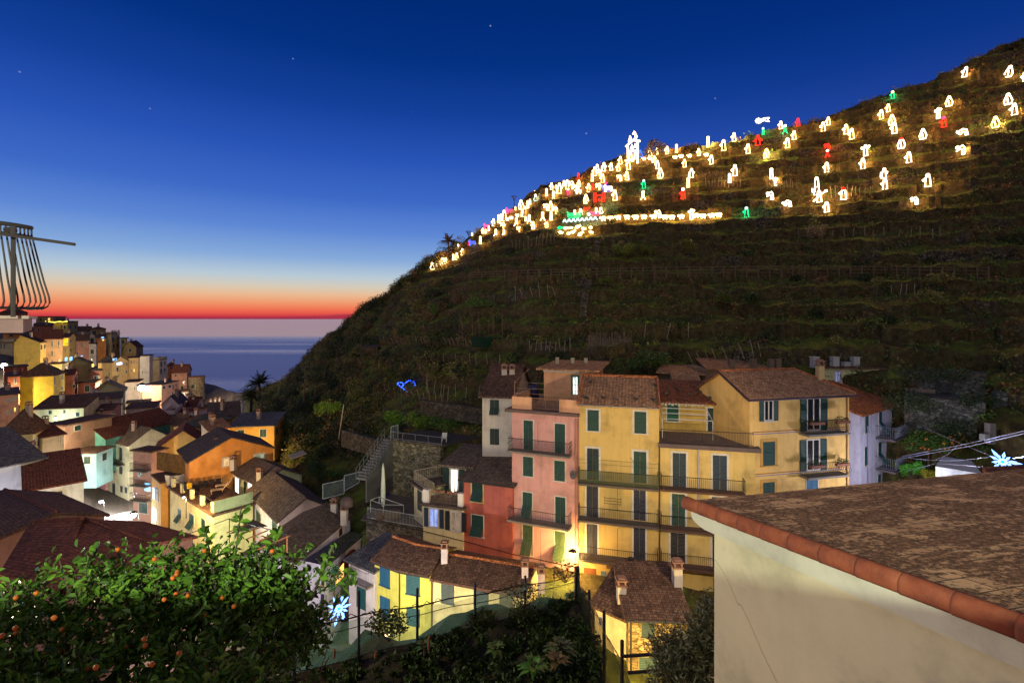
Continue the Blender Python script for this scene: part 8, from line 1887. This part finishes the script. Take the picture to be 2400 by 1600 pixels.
# ---------------------------------------------------------------- lamps of the place, and lamps added out of view
def bulb(parent, pos, power, col, rad=.12):
    L = bpy.data.lights.new('bulb', 'POINT'); L.energy = power; L.color = col; L.shadow_soft_size = rad
    o = bpy.data.objects.new('bulb', L); COL.objects.link(o); o.parent = parent; o.location = Vector(pos) - wloc(parent) if parent else pos
WARM = (1, .79, .52); SOD = (1, .55, .14); WHT = (1, .97, .9); GRN = (.86, 1, .82); LIL = (.84, .78, 1); YLW = (1, .8, .38); BLU = (.45, .6, 1)
def lamp(label, pos, power, col, gcol, r=.16, h=1.4, gs=30, bracket=True):
    pos = Vector(pos); root = thing('street_lamp', label, 'street lamp', pos - Vector((0, 0, h)), 'street lamps of the village')
    m = MB(); m.lathe(pos - Vector((0, 0, r)), [(r * .3, 0), (r * .9, r * .5), (r, r * 1.1), (r * .7, r * 1.8), (r * .2, r * 2)], 8); m.build('lantern', glow(*gcol, gs), root, smooth=True)
    m = MB(); m.lathe(pos + Vector((0, 0, r * 1.05)), [(r * 1.6, 0), (r * .9, r * .4), (.03, r * .9)], 8); m.tube([pos + Vector((r * 2.2, 0, r * .6)), pos + Vector((r * 2.2, 0, -h))], .035, 5); m.tube([pos + Vector((0, 0, r * 1.7)), pos + Vector((r * 2.2, 0, r * .6))], .03, 5); m.build('lamp_arm', metal(), root)
    bulb(root, pos - Vector((0, .0, r + .12)), power, col, r)
    return root
lamp('glaring street lamp between the pink house and the yellow house', P(1342, 1298, 34.9), 1600, (1, .6, .18), (255, 214, 130), .2, 1.6, 40)
lamp('dazzling white floodlamp beside the peach gabled house', P(*zc('V2', 940, 1190), 124), 1700, WHT, (255, 252, 240), .75, 4, 40)
lamp('dazzling white lamp at the village edge before the cream block', P(*zc('V1', 85, 1075), 119), 4500, (1, .95, .8), (255, 250, 232), .55, 4, 40)
lamp('greenish white lamp at the near end of the lane', P(*zc('L2', 1445, 1412), 60), 2500, GRN, (236, 255, 236), .28, 3, 40)
lamp('white lamp hidden between the houses of the lane', P(*zc('L2', 1090, 1270), 68), 4500, (.93, .95, 1), (236, 240, 255), .2, 3, 20)
lamp('lamp over the green shutters of the long cream house', P(*zc('L1', 600, 1290), 79), 600, GRN, (240, 255, 230), .2, 2, 20)
lamp('orange sodium lamp by the white chimney', P(*zc('V3', 830, 740), 79), 3200, SOD, (255, 190, 60), .2, 2, 20)
lamp('white lamp at the foot of the lilac house', P(2140, 1150, 31), 1300, (.84, .8, 1), (236, 255, 240), .22, 2, 40)
lamp('lilac white lamp among the seaside white houses', P(*zc('V3', 420, 255), 119), 5000, (.9, .84, 1), (230, 220, 255), .3, 3, 20)
# extra lamps added behind roofs to brighten the left village
for lab, x, y, Y, pw, c in (('added hidden yellow lamp in a lane below the yellow gabled house', 110, 868, 126, 3600, YLW), ('added hidden warm lamp in a lane under the pink terrace house', 215, 842, 150, 3600, WARM), ('added hidden warm lamp in a lane by the tall cream apartments', 262, 905, 122, 2800, WARM), ('added hidden warm lamp at the cliff end of the village', 430, 895, 140, 3600, WARM),
    ('added hidden yellow lamp before the olive yellow block', 60, 975, 92, 1300, YLW), ('added hidden warm lamp behind the turquoise house', 120, 1045, 68, 1500, WARM), ('added hidden lilac lamp by the white cube house', 330, 985, 84, 1800, LIL),
    ('added hidden amber lamp between the orange house and its terrace', 430, 1165, 47, 1500, (1, .66, .26)), ('added hidden lime white lamp in the yard before the roof terrace house', 470, 1330, 41, 1300, GRN), ('added hidden lilac lamp in the alley before the white houses', 640, 1440, 28, 520, LIL),
    ('added hidden amber lamp behind the mustard annex', 560, 1075, 66, 1100, (1, .7, .3)), ('added hidden pale lamp by the grey house', 30, 1230, 46, 700, LIL), ('added hidden warm lamp on the top lane of the village', 120, 800, 195, 3200, YLW), ('added hidden warm lamp at the old corner of the village', 20, 930, 98, 1600, WARM)):
    lamp(lab, P(x, y, Y), pw * 2.2, c, (255, 240, 214), .12, 2, 4)
# stars
for o in list(SC.objects):
    if o.name.startswith('star_decoration'):
        p = o.location; bulb(o, p + Vector((0, -.25, 0)), 700 if p.x < 0 else 1500, (.4, .58, 1) if p.x > 0 else (.32, .72, 1), .3)
# unseen lamps added to light the row, wall and lanes; also the terrace lamp
def post_lamp(label, pos, power, col, base, r=.16, aim=None):
    pos = Vector(pos); root = thing('street_lamp', label, 'street lamp', (pos.x, pos.y, base), 'street lamps of the village')
    m = MB(); m.tube([Vector((pos.x, pos.y, base)), pos + Vector((0, 0, .3)), pos + Vector((.3, 0, .45))], .05, 6); m.build('pole', metal(), root)
    m = MB(); m.lathe(pos + Vector((.3, 0, .1)), [(.05, 0), (r, .08), (r, .2), (.06, .34)], 8); m.build('lantern', glow(255, 226, 170, 6), root)
    b = pos + Vector((.3, 0, -.05))
    if aim is None: bulb(root, b, power, col, .14)
    else:
        L = bpy.data.lights.new('bulb', 'SPOT'); L.energy = power; L.color = col; L.shadow_soft_size = .14; L.spot_size = math.radians(aim[3]); L.spot_blend = .5
        o = bpy.data.objects.new('bulb', L); COL.objects.link(o); o.parent = root; o.location = b - wloc(root); o.rotation_euler = (Vector(aim[:3]) - b).to_track_quat('-Z', 'Y').to_euler()
post_lamp('added unseen lamp on a post behind the near house', (12.5, 16.5, -6.2), 7500, WARM, -19, aim=(1, 36, -9, 105))  # unseen source added to light the main row
post_lamp('added unseen lamp on a post at the end of the near lane', (-16, 9, -1.5), 5000, WARM, -14)  # added off to the left to warm the near wall and tree
post_lamp('terrace lamp behind the viewing terrace', (-2.5, -5, 1.5), 6000, (.9, 1, .8), -1.9)

post_lamp('added hidden lamp in the lane before the yellow green house', (-7.2, 27, -17.6), 1700, (1, .96, .66), -21)  # hidden source added to brighten the yellow green front
post_lamp('added unseen amber lamp at the corner of the stone house', (5.2, 22.5, -18.5), 3000, (1, .66, .2), -21)  # added below the view to brighten the stone and cream walls
post_lamp('added hidden lilac lamp before the main row', (.8, 33.6, -18.2), 700, (.9, .7, .9), -19.5)  # hidden source added for a lilac tint on the lower floors
g = ground(*zc('R1', 1960, 640)); lamp('white floodlamp on the ledge under the glowing boats', g + Vector((0, -2.2, .8)), 900, (.86, 1, .94), (236, 255, 246), .2, 1.2, 25)

L = bpy.data.lights.new('skyglow_fill', 'SUN'); L.energy = .36; L.angle = math.radians(40); L.color = (1, .9, .82)  # added soft sun standing in for sky glow, lifts the dark roofs
o = bpy.data.objects.new('skyglow_fill', L); COL.objects.link(o); o.rotation_euler = Vector((.35, .8, -.75)).to_track_quat('-Z', 'Y').to_euler()
